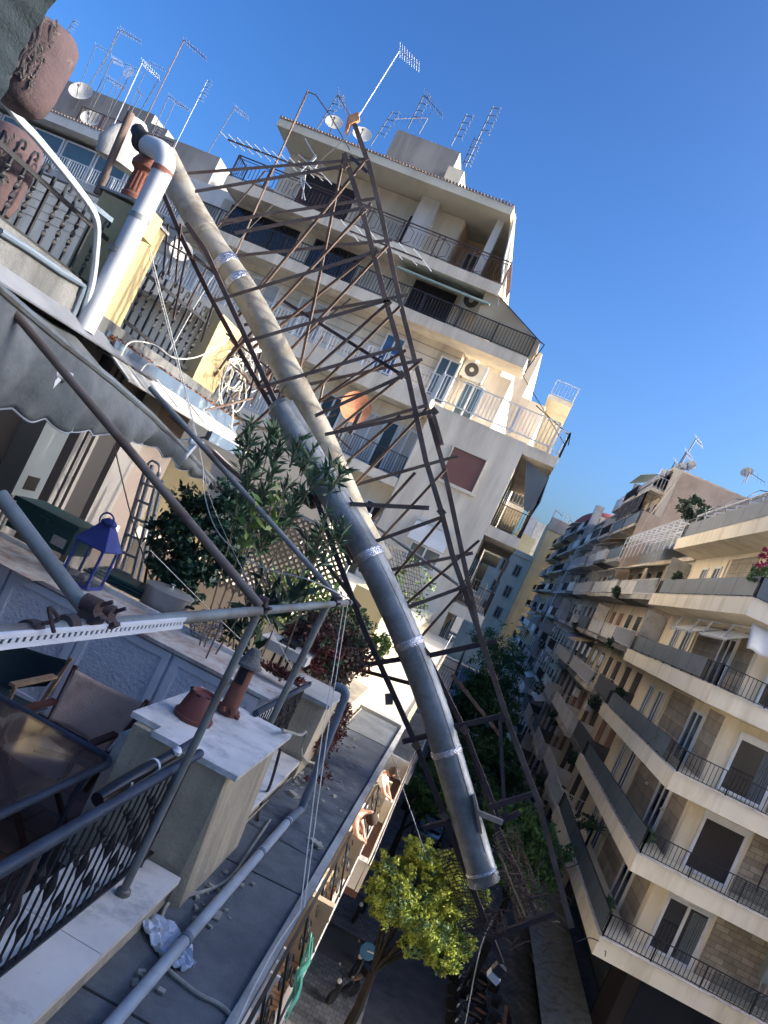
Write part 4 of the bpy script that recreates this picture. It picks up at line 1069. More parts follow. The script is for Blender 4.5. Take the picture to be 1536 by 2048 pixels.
# ---------------------------------------------------------------- things on the terrace
# cabinet
CY = 6.2; CZ = -1.56
K = thing('cabinet', 'long low white cabinet with textured door panels and rust-stained top', 'cabinet', (-2.6, 6.5, -2.6))
m = MB(); m.box(-4.6, -1.2, CY + 0.04, 6.95, -2.58, CZ - 0.03); m.build('carcass', 'door_white', K, smooth=False)
m = MB(); m.box(-4.65, -1.17, CY - 0.03, 7.0, CZ - 0.03, CZ); m.build('top', 'rusty_top', K, smooth=False)
m = MB(); m.box(-4.65, -1.6, 6.93, 6.99, CZ, CZ + 0.04); m.build('back_strip', 'marble', K, smooth=False)
xs = [-4.55, -3.72, -2.9, -2.08, -1.25]
for i in range(4):
    x0, x1 = xs[i] + 0.015, xs[i + 1] - 0.015
    m = MB(); z0, z1 = -2.55, CZ - 0.05; fw = 0.065
    m.box(x0, x0 + fw, CY, CY + 0.035, z0, z1); m.box(x1 - fw, x1, CY, CY + 0.035, z0, z1)
    m.box(x0 + fw, x1 - fw, CY, CY + 0.035, z1 - fw, z1); m.box(x0 + fw, x1 - fw, CY, CY + 0.035, z0, z0 + fw)
    m.box(x0 + fw, x0 + fw + 0.01, CY + 0.012, CY + 0.035, z0 + fw, z1 - fw)
    d = m.build('door', 'door_white', K, smooth=False)
    MB().box(x0 + fw, x1 - fw, CY + 0.02, CY + 0.034, z0 + fw, z1 - fw).build('textured_panel', 'textured_panel', d, smooth=False)
    if i == 3: MB().box(x1 - 0.05, x1 - 0.01, CY - 0.01, CY, -1.85, -1.75).build('latch', 'galv', d, smooth=False)
MB().box(-4.0, -3.4, CY - 0.2, CY + 0.0, CZ + 0.002, CZ + 0.01).build('loose_board', 'rusty_top', K, smooth=False)
# things on the cabinet top
c0 = P(160, 1168, z=CZ)
Ln = thing('lantern', 'tall blue metal lantern with glass sides and ring handle on the cabinet top', 'lantern', c0)
s = 0.135; zz = c0.z + 0.01; hh = 0.38
m = MB()
for sx, sy in ((-1, -1), (1, -1), (1, 1), (-1, 1)): m.bar((c0.x + sx * s, c0.y + sy * s, zz), (c0.x + sx * s, c0.y + sy * s, zz + hh), 0.022)
for z in (zz + 0.01, zz + hh):
    m.bar((c0.x - s, c0.y - s, z), (c0.x + s, c0.y - s, z), 0.03); m.bar((c0.x + s, c0.y - s, z), (c0.x + s, c0.y + s, z), 0.03)
    m.bar((c0.x + s, c0.y + s, z), (c0.x - s, c0.y + s, z), 0.03); m.bar((c0.x - s, c0.y + s, z), (c0.x - s, c0.y - s, z), 0.03)
m.build('frame', 'blue_paint', Ln, smooth=False)
m = MB(); e = 0.165
m.add([(c0.x - e, c0.y - e, zz + hh), (c0.x + e, c0.y - e, zz + hh), (c0.x + e, c0.y + e, zz + hh), (c0.x - e, c0.y + e, zz + hh),
       (c0.x - .06, c0.y - .06, zz + hh + .2), (c0.x + .06, c0.y - .06, zz + hh + .2), (c0.x + .06, c0.y + .06, zz + hh + .2), (c0.x - .06, c0.y + .06, zz + hh + .2)],
      [(0, 3, 2, 1), (0, 1, 5, 4), (1, 2, 6, 5), (2, 3, 7, 6), (3, 0, 4, 7), (4, 5, 6, 7)])
m.build('roof', 'blue_paint', Ln, smooth=False)
m = MB(); m.lathe([(0.07, 0), (0.08, 0.03), (0.06, 0.05), (0.03, 0.07), (0, 0.07)], (c0.x, c0.y, zz + hh + .2), 12)
m.tube([(c0.x + 0.07 * math.cos(a_), c0.y - 0.07, zz + hh + 0.25 + 0.07 * math.sin(a_)) for a_ in [i * math.pi / 6 for i in range(13)]], 0.009, 6)
m.build('ring_handle', 'blue_paint', Ln)
m = MB(); m.box(c0.x - s + .01, c0.x + s - .01, c0.y - s, c0.y - s + .004, zz + .02, zz + hh - .02); m.box(c0.x + s - .004, c0.x + s, c0.y - s + .01, c0.y + s - .01, zz + .02, zz + hh - .02)
m.build('glass', 'glass_lantern', Ln, smooth=False)
m = MB()
for i in range(7): m.lathe([(0, 0), (.04, .015), (.05, .04), (.03, .07), (0, .075)], (c0.x + random.uniform(-.1, .1), c0.y + random.uniform(-.1, .1), zz + .02), 8)
m.build('shells', 'pebble', Ln)
c0 = P(322, 1222, z=CZ)
Pt = thing('cooking_pot', 'dull aluminium cooking pot with flat lid on the cabinet beside the dark ficus', 'pot', c0)
m = MB(); m.lathe([(0, 0), (.2, 0), (.225, .03), (.235, .2), (.24, .21)], c0, 28); m.build('body', 'alu', Pt)
m = MB(); m.lathe([(.245, .205), (.25, .22), (.2, .235), (.05, .245), (0, .245)], c0, 28); m.lathe([(.02, .24), (.015, .27), (.03, .285), (0, .29)], c0, 8); m.build('lid', 'alu', Pt)
m = MB(); m.bar((c0.x + .23, c0.y - .05, c0.z + .16), (c0.x + .29, c0.y, c0.z + .16), .02); m.bar((c0.x + .29, c0.y, c0.z + .16), (c0.x + .23, c0.y + .05, c0.z + .16), .02); m.build('handle', 'black_plastic', Pt)
c0 = P(404, 1276, z=CZ)
t = thing('pebble_basket', 'round wire basket filled with pale pebbles on the rusty cabinet top', 'basket', c0)
m = MB(); rg = random.Random(5)
def rad(h): return 0.05 + 0.11 * math.sin(min(1, (h + 0.06) / 0.26) * math.pi * 0.8)
for i in range(230):
    h = rg.uniform(0.0, 0.23); an = rg.uniform(0, 6.28); rr = rad(h) - 0.012
    m.obox((c0.x + rr * math.cos(an), c0.y + rr * math.sin(an), c0.z + h), (.026, .02, .022), Matrix.Rotation(rg.uniform(0, 3), 3, 'Z') @ Matrix.Rotation(rg.uniform(0, 1), 3, 'X'))
m.build('pebbles', 'pebble', t, sub=1)
m = MB()
for i in range(16):
    an = i * math.pi / 8; m.tube([(c0.x + rad(h) * math.cos(an), c0.y + rad(h) * math.sin(an), c0.z + h) for h in np.linspace(0, .24, 8)], .0025, 4)
for h in np.linspace(0.0, .24, 8): m.tube([(c0.x + rad(h) * math.cos(a_), c0.y + rad(h) * math.sin(a_), c0.z + h) for a_ in np.linspace(0, 6.283, 17)], .0025, 4, caps=False)
m.build('wire', 'iron', t)
# green parasol-base box, stacked green folding boards, boiler, ladder on the house wall side
c0 = P(85, 1082, z=CZ)
t = thing('storage_box', 'dark green plastic storage box with lid at the left end of the cabinet', 'box', c0)
Mr = Matrix.Rotation(R(0), 3, 'Z')
m = MB(); m.obox((c0.x, c0.y + .1, c0.z + .14), (.75, .5, .28), Mr); m.build('body', 'green_plastic', t, smooth=False)
m = MB(); m.obox((c0.x, c0.y + .1, c0.z + .31), (.8, .54, .05), Mr); m.obox((c0.x, c0.y - .18, c0.z + .24), (.12, .03, .05), Mr); m.build('lid', 'green_plastic', t, smooth=False)
m = MB(); m.obox((c0.x + 0.25, c0.y - .152, c0.z + .1), (.16, .004, .1), Mr); m.build('sticker', 'panel_white', t, smooth=False)
c0 = P(235, 1175, z=CZ)
t = thing('folded_chair', 'stack of folded dark green boards lying behind the blue lantern', 'folded chairs', c0)
for i in range(3):
    MB().obox((c0.x + .02 * i, c0.y + .1, c0.z + .02 + .035 * i), (.75 - .05 * i, .35, .025), Matrix.Rotation(R(4 * i), 3, 'Z')).build('board', 'green_plastic', t, smooth=False)
BL = thing('water_heater', 'white wall-hung boiler with a small dark display on the house wall', 'boiler', P(60, 1000, x=-5.3))
c0, c1, c2 = P(22, 990, x=-5.28), P(72, 1005, x=-5.28), P(92, 850, x=-5.28)
m = MB(); m.box(-5.6, -5.28, c0.y, c1.y, c0.z, c2.z + 0.18); m.build('casing', 'boiler', BL, smooth=False)
m = MB(); m.box(-5.28, -5.27, c0.y + .27 * (c1.y - c0.y), c0.y + .72 * (c1.y - c0.y), c0.z + .1, c0.z + .27); m.build('display', 'black_plastic', BL, smooth=False)
m = MB(); m.box(-5.28, -5.27, c0.y + .5 * (c1.y - c0.y), c0.y + .85 * (c1.y - c0.y), c2.z + .02, c2.z + .07); m.build('badge', 'blue_tarp', BL, smooth=False)
m = MB()
for i in range(4): m.tube([(-5.45, c0.y + .1 + i * .1, c0.z), (-5.45, c0.y + .1 + i * .1, c0.z - .5), (-5.55, c0.y + .12 + i * .1, c0.z - .9)], .015, 6)
m.build('pipes', 'cable_white', BL)
t = thing('wall_socket', 'small pinkish outdoor socket box on the wall right of the blue lantern', 'socket', P(225, 1070, x=-5.5))
c0 = P(225, 1068, x=-5.5); MB().box(-5.6, -5.5, c0.y - .12, c0.y + .12, c0.z - .14, c0.z + .14).build('cover', 'marble_sill', t, smooth=False); MB().box(-5.5, -5.49, c0.y - .03, c0.y + .05, c0.z - .0, c0.z + .05).build('slot', 'black_plastic', t, smooth=False)
# aluminium step ladder leaning, folded
LD = thing('step_ladder', 'folded aluminium step ladder leaning upright behind the lantern', 'ladder', P(250, 1170, y=8.2))
yl = 8.2
for (a0, a1, dy) in (((228, 1150), (292, 935), 0), ((262, 1166), (318, 945), 0), ((240, 1158), (305, 930), .12), ((275, 1170), (325, 960), .12)):
    MB().bar(P(*a0, y=yl + dy), P(*a1, y=yl + dy), .05, .03).build('stile', 'alu', LD, smooth=False)
for k in range(6):
    f = 0.06 + k * 0.16; a0 = P(228, 1150, y=yl).lerp(P(292, 935, y=yl), f); a1 = P(262, 1166, y=yl).lerp(P(318, 945, y=yl), f)
    MB().bar(a0, a1, .06, .025).build('step', 'alu', LD, smooth=False)
MB().tube(curve([P(292, 935, y=yl), P(303, 922, y=yl), P(318, 930, y=yl), P(318, 945, y=yl)]), .015, 6).build('top_hoop', 'alu', LD)
# green cloth chair, taupe director's chair, glass table, closed parasol
def director(label, q, y, cloth, wood, dy=0.42):
    tl, tr, br, bl = [P(*k, y=y) for k in q]
    t = thing('folding_chair', label, 'chair', ((bl.x + br.x) / 2, y - .2, -2.6))
    def bf(u, v):
        a = bl.lerp(br, u); b = tl.lerp(tr, u); s = a.lerp(b, v); sag = math.sin(math.pi * u) * (0.05 * (v - .2))
        return (s.x, s.y + 0.09 * math.sin(math.pi * u) + .03 * v, s.z - sag)
    m = MB(); m.sheet(bf, 20, 12); m.build('backrest', cloth, t, solid=0.01)
    w = (br - bl).length
    for a, b in ((bl, tl), (br, tr)):
        MB().bar(a + Vector((0, .02, -.25)), b + Vector((0, .04, .02)), .025, .03).build('back_post', wood, t, smooth=False)
    zs = -2.15; zl = -2.6
    m = MB(); m.sheet(lambda u, v: (bl.x + w * u, y - .45 * v, zs - .03 * math.sin(math.pi * u)), 10, 4); m.build('seat', cloth, t, solid=0.008)
    for yy in (y, y - .45):
        for x0, x1 in ((bl.x, br.x), (br.x, bl.x)):
            MB().bar((x0, yy + (.02 if x0 < x1 else -.02), zl), (x1, yy, zs), .028, .03).build('leg', wood, t, smooth=False)
    for x in (bl.x - .02, br.x + .02):
        MB().bar((x, y + .02, -1.93), (x, y - .5, -1.93), .05, .022).build('armrest', wood, t, smooth=False)
        MB().bar((x, y - .45, zs), (x, y - .45, -1.93), .025, .025).build('arm_post', wood, t, smooth=False)
    return t
director('director chair with taupe canvas back beside the marble-capped pier', ((143, 1338), (288, 1408), (200, 1515), (96, 1440)), 4.95, 'taupe_cloth', 'wood_dark')
director('chair draped in dark green cloth left of the taupe director chair', ((-40, 1262), (134, 1322), (92, 1372), (-40, 1392)), 5.35, 'green_cloth', 'wood')
TB = thing('glass_table', 'terrace table with smoked glass top and dark blue tubular rim', 'table', (-2.2, 3.7, -2.6))
zt_ = -1.85; cs = [P(186, 1560, z=zt_), P(200, 1530, z=zt_), P(-200, 1270, z=zt_), P(-420, 1690, z=zt_)]
x1 = -1.52; y1 = 4.40; x0 = -3.1; y0 = 2.2; r_ = .1
ring = []
for cx, cy, a0 in ((x1 - r_, y1 - r_, 0), (x0 + r_, y1 - r_, 90), (x0 + r_, y0 + r_, 180), (x1 - r_, y0 + r_, 270)):
    for k in range(7): ring.append(Vector((cx + r_ * math.cos(R(a0 + k * 15)), cy + r_ * math.sin(R(a0 + k * 15)), zt_)))
m = MB(); m.tube(ring + [ring[0]], .022, 10, caps=False); m.build('rim', 'iron_blue', TB)
m = MB(); m.slab([(p.x, p.y, zt_ + .008) for p in ring], .006); m.build('glass_top', 'glass_table', TB, smooth=False)
for (lx, ly) in ((x1 - .1, y1 - .1), (x1 - .1, y0 + .1), (x0 + .1, y1 - .1), (x0 + .1, y0 + .1)):
    m = MB(); m.tube(curve([(lx + (-.25 if lx > -2.3 else .25), ly + (-.2 if ly > 3.3 else .2), zt_ - .03), (lx, ly, zt_ - .06), (lx, ly, zt_ - .25), (lx, ly, -2.6)], 4), .016, 8); m.build('leg', 'iron_blue', TB)
PS = thing('parasol', 'closed black parasol with white bands lying along the inside of the railing', 'parasol', P(290, 1540, z=-1.62))
a, b = P(195, 1600, z=-1.62), P(345, 1508, z=-1.5)
m = MB(); m.tube(curve([a, a.lerp(b, .4) + Vector((0, 0, .01)), b], 6), [.036] * 5 + [.034] * 4 + [.03] * 4, 10); m.build('canopy', 'black_plastic', PS)
for f in (.34, .72):
    c0 = a.lerp(b, f); d = (b - a).normalized(); MB().tube([c0 - d * .008, c0 + d * .008], .038, 12).build('band', 'white_paint', PS)
MB().tube([b, b + (b - a).normalized() * .25], .02, 8).build('shaft', 'iron_blue', PS)
MB().lathe([(0, 0), (.022, .01), (.028, .03), (.012, .05), (0, .05)], P(350, 1512, z=-1.5), 8).build('finial', 'white_paint', PS)
# inverted pot and broken chimney cowl on the pier cap
c0 = P(384, 1438, z=-1.555)
t = thing('plant_pot', 'upturned red-brown plastic plant pot on the marble pier cap', 'plant pot', c0)
ax = (0.05, -0.02, 1)
m = MB(); m.lathe([(.128, 0), (.132, .03), (.118, .035), (.09, .175), (.084, .185), (.075, .18), (.07, .165), (0, .165)], c0, 30, axis=ax); m.build('body', 'pot_brown', t)
m = MB()
for i in range(8):
    an = i * math.pi / 4; m.obox((c0.x + .085 * math.cos(an), c0.y + .085 * math.sin(an), c0.z + .176), (.02, .028, .012), Matrix.Rotation(an, 3, 'Z'))
m.build('drain_notches', 'cable_dark', t, smooth=False)
c0 = P(452, 1428, z=-1.555)
t = thing('chimney_pot', 'broken terracotta flue pipe with grey lead hood on the marble pier cap', 'chimney pot', c0)
m = MB(); prof = [(.066, 0), (.062, .1), (.057, .22), (.054, .36), (.052, .4), (.045, .4), (.048, .02)]
m.lathe(prof, c0, 18); m.build('pipe', 'terracotta', t)
m = MB()
for i in range(7):
    an = i * .9; m.obox((c0.x + .07 * math.cos(an), c0.y + .07 * math.sin(an), c0.z + .012 + .006 * i), (.05, .03, .035), Matrix.Rotation(an, 3, 'Z') @ Matrix.Rotation(.4, 3, 'X'))
m.build('broken_shards', 'terracotta', t, smooth=False)
m = MB(); m.lathe([(.1, .36), (.098, .38), (.07, .4), (.05, .46), (.035, .49), (0, .5)], c0, 12, squash=.85); m.build('hood', 'concrete', t)
MB().box(c0.x - .03, c0.x + .03, c0.y - .07, c0.y - .05, c0.z + .24, c0.z + .36).build('dark_opening', 'dark_room', t, smooth=False)  # near-black block on the flue front, just below the hood
# long pipe on the ledge and riser
t = thing('drain_pipe', 'long pale plastic drain pipe lying along the ledge roof', 'pipe', P(400, 1840, z=-2.36))
a, b = P(175, 2105, z=-2.34), P(578, 1640, z=-2.34)
m = MB(); m.tube([a, b], .033, 14); m.build('pipe', 'pvc_grey', t)
for f in (.32, .75, .98):
    c0 = a.lerp(b, f); d = (b - a).normalized(); MB().tube([c0 - d * .02, c0 + d * .02], .038, 14).build('coupling', 'pipe_blue', t)
c1 = P(602, 1618, z=-2.34); MB().tube(curve([b, b.lerp(c1, .6), c1, c1 + Vector((0, .02, .05))]), .036, 12).build('elbow', 'pipe_blue', t)
t = thing('riser_pipe', 'blue-grey riser pipe with elbow beside the red vine', 'pipe', c1)
top = P(688, 1400, y=c1.y + .02); m = MB(); m.tube([c1, top], .034, 12); m.build('pipe', 'pipe_blue', t)
m = MB(); m.tube(curve([top, top + Vector((-.01, 0, .05)), top + Vector((-.05, 0, .075)), top + Vector((-.12, 0, .07))]), .038, 12); m.build('elbow', 'pipe_blue', t)
# plastic sheet, debris, crusty cable on the ledge
c0 = P(340, 1885, z=-2.38); rg = random.Random(4)
hs = [[rg.uniform(0, .035) for _ in range(15)] for _ in range(15)]
def pl(u, v):
    i, j = int(round(u * 14)), int(round(v * 14)); a_ = R(-40)
    X = (u - .5) * .42 * (1 - .35 * abs(v - .5)); Y = (v - .5) * .22 * (1 - .9 * max(0, u - .6))
    return (c0.x + X * math.cos(a_) - Y * math.sin(a_), c0.y + X * math.sin(a_) + Y * math.cos(a_), -2.392 + hs[i][j])
tag(MB().sheet(pl, 14, 14).build('plastic_sheet', 'plastic_sheet', solid=.002), 'crumpled white plastic sheet caught under the drain pipe', 'plastic sheet')
q = [(540, 1640), (500, 1700), (470, 1745), (440, 1770), (400, 1785), (345, 1800), (325, 1830), (318, 1880), (330, 1930), (360, 1960), (400, 1990), (440, 2010), (470, 2040)]
tag(MB().tube(curve([P(*k, z=-2.385) for k in q], 5), .011, 6).build('cable', 'dust_rubble'), 'old cable crusted with mortar winding over the ledge roof', 'cable')
m = MB(); rg = random.Random(9)
spots = [(420, 1800, 60, 26), (585, 1580, 26, 26), (620, 1690, 30, 6), (640, 1600, 60, 14), (290, 1960, 30, 10), (560, 1500, 40, 22), (700, 1500, 50, 14), (600, 1560, 18, 20), (480, 1760, 30, 8)]
for x, y, s_, n_ in spots:
    for i in range(n_):
        k = P(x + rg.gauss(0, s_ * .5), y + rg.gauss(0, s_ * .5), z=-2.38)
        if k.x > -.22 or k.x < -.9: continue
        z_ = rg.uniform(.006, .028); m.obox((k.x, k.y, -2.396 + z_ * .4), (z_ * rg.uniform(.8, 2), z_ * rg.uniform(.8, 2.4), z_ * .8), Matrix.Rotation(rg.uniform(0, 3), 3, 'Z') @ Matrix.Rotation(rg.uniform(-.4, .4), 3, 'X'))
struct(m.build('rubble', 'dust_rubble', smooth=False), 'crumbs of fallen plaster scattered over the ledge roof', 'stuff')
for q_, lab in (((632, 1688), 'long flat stone flake on the ledge roof near the hanging cables'), ((585, 1592), 'broken brick piece at the foot of the riser pipe')):
    k = P(*q_, z=-2.38); m = MB(); m.obox((k.x, k.y, -2.375), (.12 if q_[0] > 600 else .1, .06, .02 if q_[0] > 600 else .05), Matrix.Rotation(R(-35), 3, 'Z')); tag(m.build('stone', 'dust_rubble', smooth=False), lab, 'stone')
# sunlit roof strip and wall beyond the ledge, raised roof further left
R2 = thing('roof_terrace', 'bare sunlit cream roof strip between the ledge and the stepped block', 'roof', (-.7, 20, -2.6))
m = MB(); m.box(-1.2, -.2, 11.73, 29.9, -2.62, -2.46); m.build('deck', 'facade_warm', R2, smooth=False)
m = MB(); m.box(-1.34, -1.2, 11.73, 29.9, -2.62, -2.05); m.box(-.24, -.18, 11.75, 29.9, -2.46, -2.42); m.build('side_wall', 'ochre', R2, smooth=False)
R3 = thing('roof_terrace', 'sunlit cream roof seen through the lattice trellis', 'roof', (-5, 20, -2.6))
m = MB(); m.box(-9, -1.35, 12.4, 29.9, -2.66, -1.75); m.build('deck', 'facade_warm', R3, smooth=False)
m = MB(); m.box(-2.0, -1.36, 13.2, 14.2, -1.75, -.9); m.box(-6.5, -5.0, 14, 15.6, -1.75, -.2); each(m, 'roof_block', 'lit_yellow', R3)
# partition panel and trellis
t = thing('partition_wall', 'white painted partition panel behind the ficus', 'partition', (-3.3, 10.9, -2.6))
a, b = P(425, 905, y=10.9), P(600, 1090, y=10.9)
m = MB(); m.slab([P(430, 900, y=10.9), P(610, 1075, y=10.9), P(575, 1125, y=10.9), P(400, 1075, y=10.9)], .05); m.build('panel', 'white_wall', t, smooth=False)
t = thing('trellis', 'diagonal lattice trellis screen glowing against the sunlit roof', 'trellis', (-2.8, 10.6, -1.6))
a, b = P(478, 1000, y=10.6), P(668, 1190, y=10.6); x0, x1, z0, z1 = a.x - .1, b.x, -1.6, -.2
m = MB(); st = .105
n = int((x1 - x0 + z1 - z0) / st) + 1
for i in range(n):
    for s_ in (1, -1):
        # line x = x0 + i*st -/+ (z - z0)
        pts = []
        for k in range(41):
            z = z0 + (z1 - z0) * k / 40; x = (x0 + i * st - (z - z0)) if s_ == 1 else (x0 - (z1 - z0) + i * st + (z - z0))
            if x0 <= x <= x1: pts.append((x, 10.6 + .012 * s_, z))
        if len(pts) > 1: m.bar(pts[0], pts[-1], .034, .012, up=(0, 1, 0))
m.build('slats', 'curtain_beige', t, smooth=False)
m = MB(); m.bar((x0, 10.58, z0), (x0, 10.58, z1), .05); m.bar((x1, 10.58, z0), (x1, 10.58, z1), .05); m.bar((x0, 10.58, z1), (x1, 10.58, z1), .05); m.build('frame', 'white_wall', t, smooth=False)
# clutter beyond the second yellow pier: beige walls
t = thing('parapet_wall', 'low beige rooftop wall beyond the second yellow pier', 'wall', (-5, 14, 0))
m = MB(); m.box(-7.5, -3.4, 14.2, 14.5, -2, .9); m.box(-3.4, -3.1, 14.2, 18, -2, .4); m.build('wall', 'facade_warm', t, smooth=False)
# ================================================================ fallen lattice tower with flue ducts
YF, YK = 8.7, 9.5
T = thing('lattice_tower', 'toppled rusty steel lattice tower slanting over the street in front of the stepped block', 'lattice tower', (0.8, 9.1, -3))
def leg(px, y, w=0.055, mt='rust', y2=None):
    pts = [P(*q, y=y) for q in px]; m = MB(); fl = 1
    for a, b in zip(pts[:-1], pts[1:]): m.angle(a, b, w, .01, fl)
    return m.build('leg', mt, T, smooth=False)
L1 = [(688, 306), (724, 420), (771, 600), (815, 750), (851, 919), (883, 1024), (906, 1115), (938, 1206), (962, 1276), (1020, 1455), (1079, 1610), (1143, 1856)]
L2 = [(735, 318), (765, 440), (799, 600), (851, 805), (888, 937), (924, 1106), (960, 1274)]
L3 = [(320, 372), (365, 480), (418, 590), (500, 740), (575, 870), (640, 985), (700, 1110), (780, 1200), (851, 1305), (929, 1460), (992, 1651), (1079, 1843)]
L4 = [(372, 446), (410, 500), (469, 629), (547, 797), (600, 900), (660, 1080), (730, 1265), (769, 1350), (833, 1492), (888, 1633), (929, 1738), (1003, 1928)]
leg(L1, YF, .06); leg(L2, YK, .06); leg(L3, YK, .055, 'rust_dark'); leg(L4, YF, .055, 'rust_dark')
def member(name, a, b, ya, yb, w=.042, mt='rust'):
    m = MB(); m.angle(P(*a, y=ya), P(*b, y=yb), w, .008); return m.build(name, mt, T, smooth=False)
for a, b, f in (((370, 347), (735, 318), 1), ((390, 383), (690, 332), 0), ((439, 443), (749, 397), 1), ((470, 466), (742, 413), 0), ((429, 516), (785, 480), 1),
                ((429, 602), (751, 504), 0), ((488, 650), (816, 590), 1), ((497, 682), (775, 600), 0), ((520, 775), (800, 694), 0), ((525, 789), (845, 719), 1),
                ((630, 832), (803, 753), 0), ((614, 880), (855, 810), 1), ((650, 869), (868, 823), 0), ((675, 980), (915, 912), 1), ((745, 1085), (885, 1034), 0),
                ((770, 1142), (946, 1106), 1), ((812, 1216), (926, 1174), 0)):
    member('crossbar', a, b, YK if f else YF, YK if f else YF)
for a, b in (((640, 1345), (700, 1330)), ((700, 1335), (805, 1318)), ((846, 1314), (990, 1283)), ((805, 1484), (856, 1472)), ((899, 1457), (1010, 1431)), ((846, 1658), (905, 1642)), ((979, 1615), (1070, 1588)), ((974, 1879), (1110, 1828)), ((990, 1652), (1040, 1625))):
    member('crossbar', a, b, YF, YF, .055, 'rust_dark')
# twisted thin bars of the crushed upper left part
rgb_ = random.Random(77)
for i in range(26):
    f = rgb_.random(); a = (330 + 280 * f + rgb_.gauss(0, 12), 400 + 470 * f + rgb_.gauss(0, 25)); g = rgb_.random()
    b = (a[0] + rgb_.uniform(60, 190), a[1] + rgb_.choice((-1, -1, 1)) * rgb_.uniform(20, 150)) if g < .75 else (a[0] - rgb_.uniform(10, 50), a[1] + rgb_.uniform(60, 130))
    member('bent_bar', a, b, 9.3 + rgb_.random() * .6, 9.3 + rgb_.random() * .6, .022, 'rust' if g < .5 else 'rust_dark')
# bolted gusset plates at the rung ends
for q in ((690, 330), (724, 420), (751, 504), (775, 605), (803, 750), (868, 823), (883, 1024), (926, 1175), (938, 1206), (771, 600), (965, 1284), (1079, 1610), (851, 1305), (929, 1460), (833, 1492), (888, 1633), (640, 1345)):
    c0 = P(*q, y=YF - .04); m = MB(); m.obox(c0, (.09, .012, .08), Matrix.Rotation(.45, 3, 'Y'))
    for sx in (-1, 1):
        for sz in (-1, 1): m.lathe([(.009, 0), (.009, .012), (0, .012)], c0 + Vector((sx * .028, -.008, sz * .024)), 6, axis=(0, -1, 0))
    m.build('gusset_plate', 'rust', T)
# diagonals
for a, b in (((728, 322), (470, 640)), ((742, 405), (452, 720)), ((775, 490), (520, 765)), ((745, 500), (500, 700)), ((800, 612), (560, 850)), ((770, 610), (470, 880)),
             ((840, 722), (615, 905)), ((812, 700), (640, 800)), ((855, 815), (690, 990)), ((800, 830), (652, 960)), ((892, 937), (750, 1090)), ((830, 945), (700, 1090)),
             ((882, 1040), (790, 1150)), ((958, 1081), (812, 1208)), ((922, 1183), (840, 1276)), ((688, 308), (640, 545)), ((640, 545), (592, 770))):
    member('diagonal', a, b, YF, YK, .03)
for a, b in (((564, 600), (815, 757)), ((700, 312), (735, 345)), ((640, 985), (700, 1130)), ((700, 1335), (830, 1370)), ((590, 840), (700, 1060)), ((1000, 1470), (905, 1350)), ((930, 1460), (1000, 1640)), ((1000, 1440), (1010, 1640))):
    member('diagonal', a, b, YK, YF, .04, 'rust_dark')
m = MB(); a, b = P(735, 322, y=YK), P(706, 240, y=YK); m.bar(a, b, .06, .06); m.build('apex_post', 'rust', T, smooth=False)
m = MB(); q = [P(*k, y=YK) for k in ((690, 270), (697, 236), (718, 228), (720, 244), (702, 252), (696, 268))]; m.slab(q, .05); m.build('apex_plate', 'rust_orange', T, smooth=False)
for q in ((700, 1005), (1004, 1434)):
    c0 = P(*q, y=YF - .02); MB().obox(c0, (.1, .05, .07), Matrix.Rotation(.6, 3, 'Y')).build('gusset', 'rust_dark', T, smooth=False)
member('loose_bar', (700, 1008), (858, 1016), YF - .1, YF - .1, .05)
MB().obox(P(778, 1398, y=YF), (.08, .06, .12), Matrix.Rotation(-.5, 3, 'Y')).build('gusset', 'rust', T, smooth=False)
m = MB(); m.bar(P(868, 832, y=YK), P(884, 890, y=YK), .09, .05); m.build('splice_plate', 'rust', T, smooth=False)
m = MB(); m.bar(P(948, 1590, y=8.6), P(962, 1665, y=8.6), .11, .03); m.bar(P(955, 1625, y=8.5), P(1005, 1645, y=8.5), .05, .05); m.build('bracket', 'galv_old', T, smooth=False)
# flues
def flue(name, label, px, y, r, mt, bands, bm):
    pts = [P(*q, y=y) for q in px]
    t = thing(name, label, 'flue duct', pts[-1])
    c = curve(pts, 4)
    MB().tube(c, r, 28).build('duct', mt, t)
    for i, (q, w, k) in enumerate(bands):
        c0 = P(*q, y=y); j = min(range(len(c)), key=lambda s: (c[s] - c0).length); d = (c[min(j + 1, len(c) - 1)] - c[max(j - 1, 0)]).normalized()
        m = MB()
        if k: m.tube([c0 - d * w, c0 - d * w * .5, c0, c0 + d * w * .5, c0 + d * w], [r + .004, r + .012, r + .006, r + .012, r + .004], 28)
        else: m.tube([c0 - d * w, c0 + d * w], r + .006, 28)
        m.build('joint_band', bm if k else mt, t)
    return t, c
D1, c1_ = flue('flue_duct', 'upper sun-weathered beige flue duct kinked behind the lattice', [(328, 312), (362, 380), (402, 452), (430, 500), (452, 530), (492, 588), (530, 655), (568, 730), (604, 800), (640, 872), (680, 965), (722, 1060), (762, 1130)],
     9.15, .172, 'galv_old', [((404, 456), .06, 0), ((412, 470), .02, 0), ((452, 530), .06, 1), ((475, 565), .05, 1), ((585, 770), .02, 0), ((640, 872), .02, 0)], 'foil')
D2, c2_ = flue('flue_duct', 'lower blue-grey galvanised flue duct with foil bands ending over the yellow tree', [(562, 816), (580, 846), (640, 948), (690, 1030), (737, 1112), (775, 1190), (815, 1280), (856, 1385), (893, 1500), (930, 1628), (966, 1752)],
     8.72, .165, 'galv', [((737, 1110), .05, 1), ((744, 1128), .02, 0), ((818, 1287), .045, 1), ((893, 1503), .035, 1), ((925, 1612), .015, 0), ((962, 1741), .02, 1)], 'foil')
a, b = P(566, 824, y=8.72), P(556, 806, y=8.72)
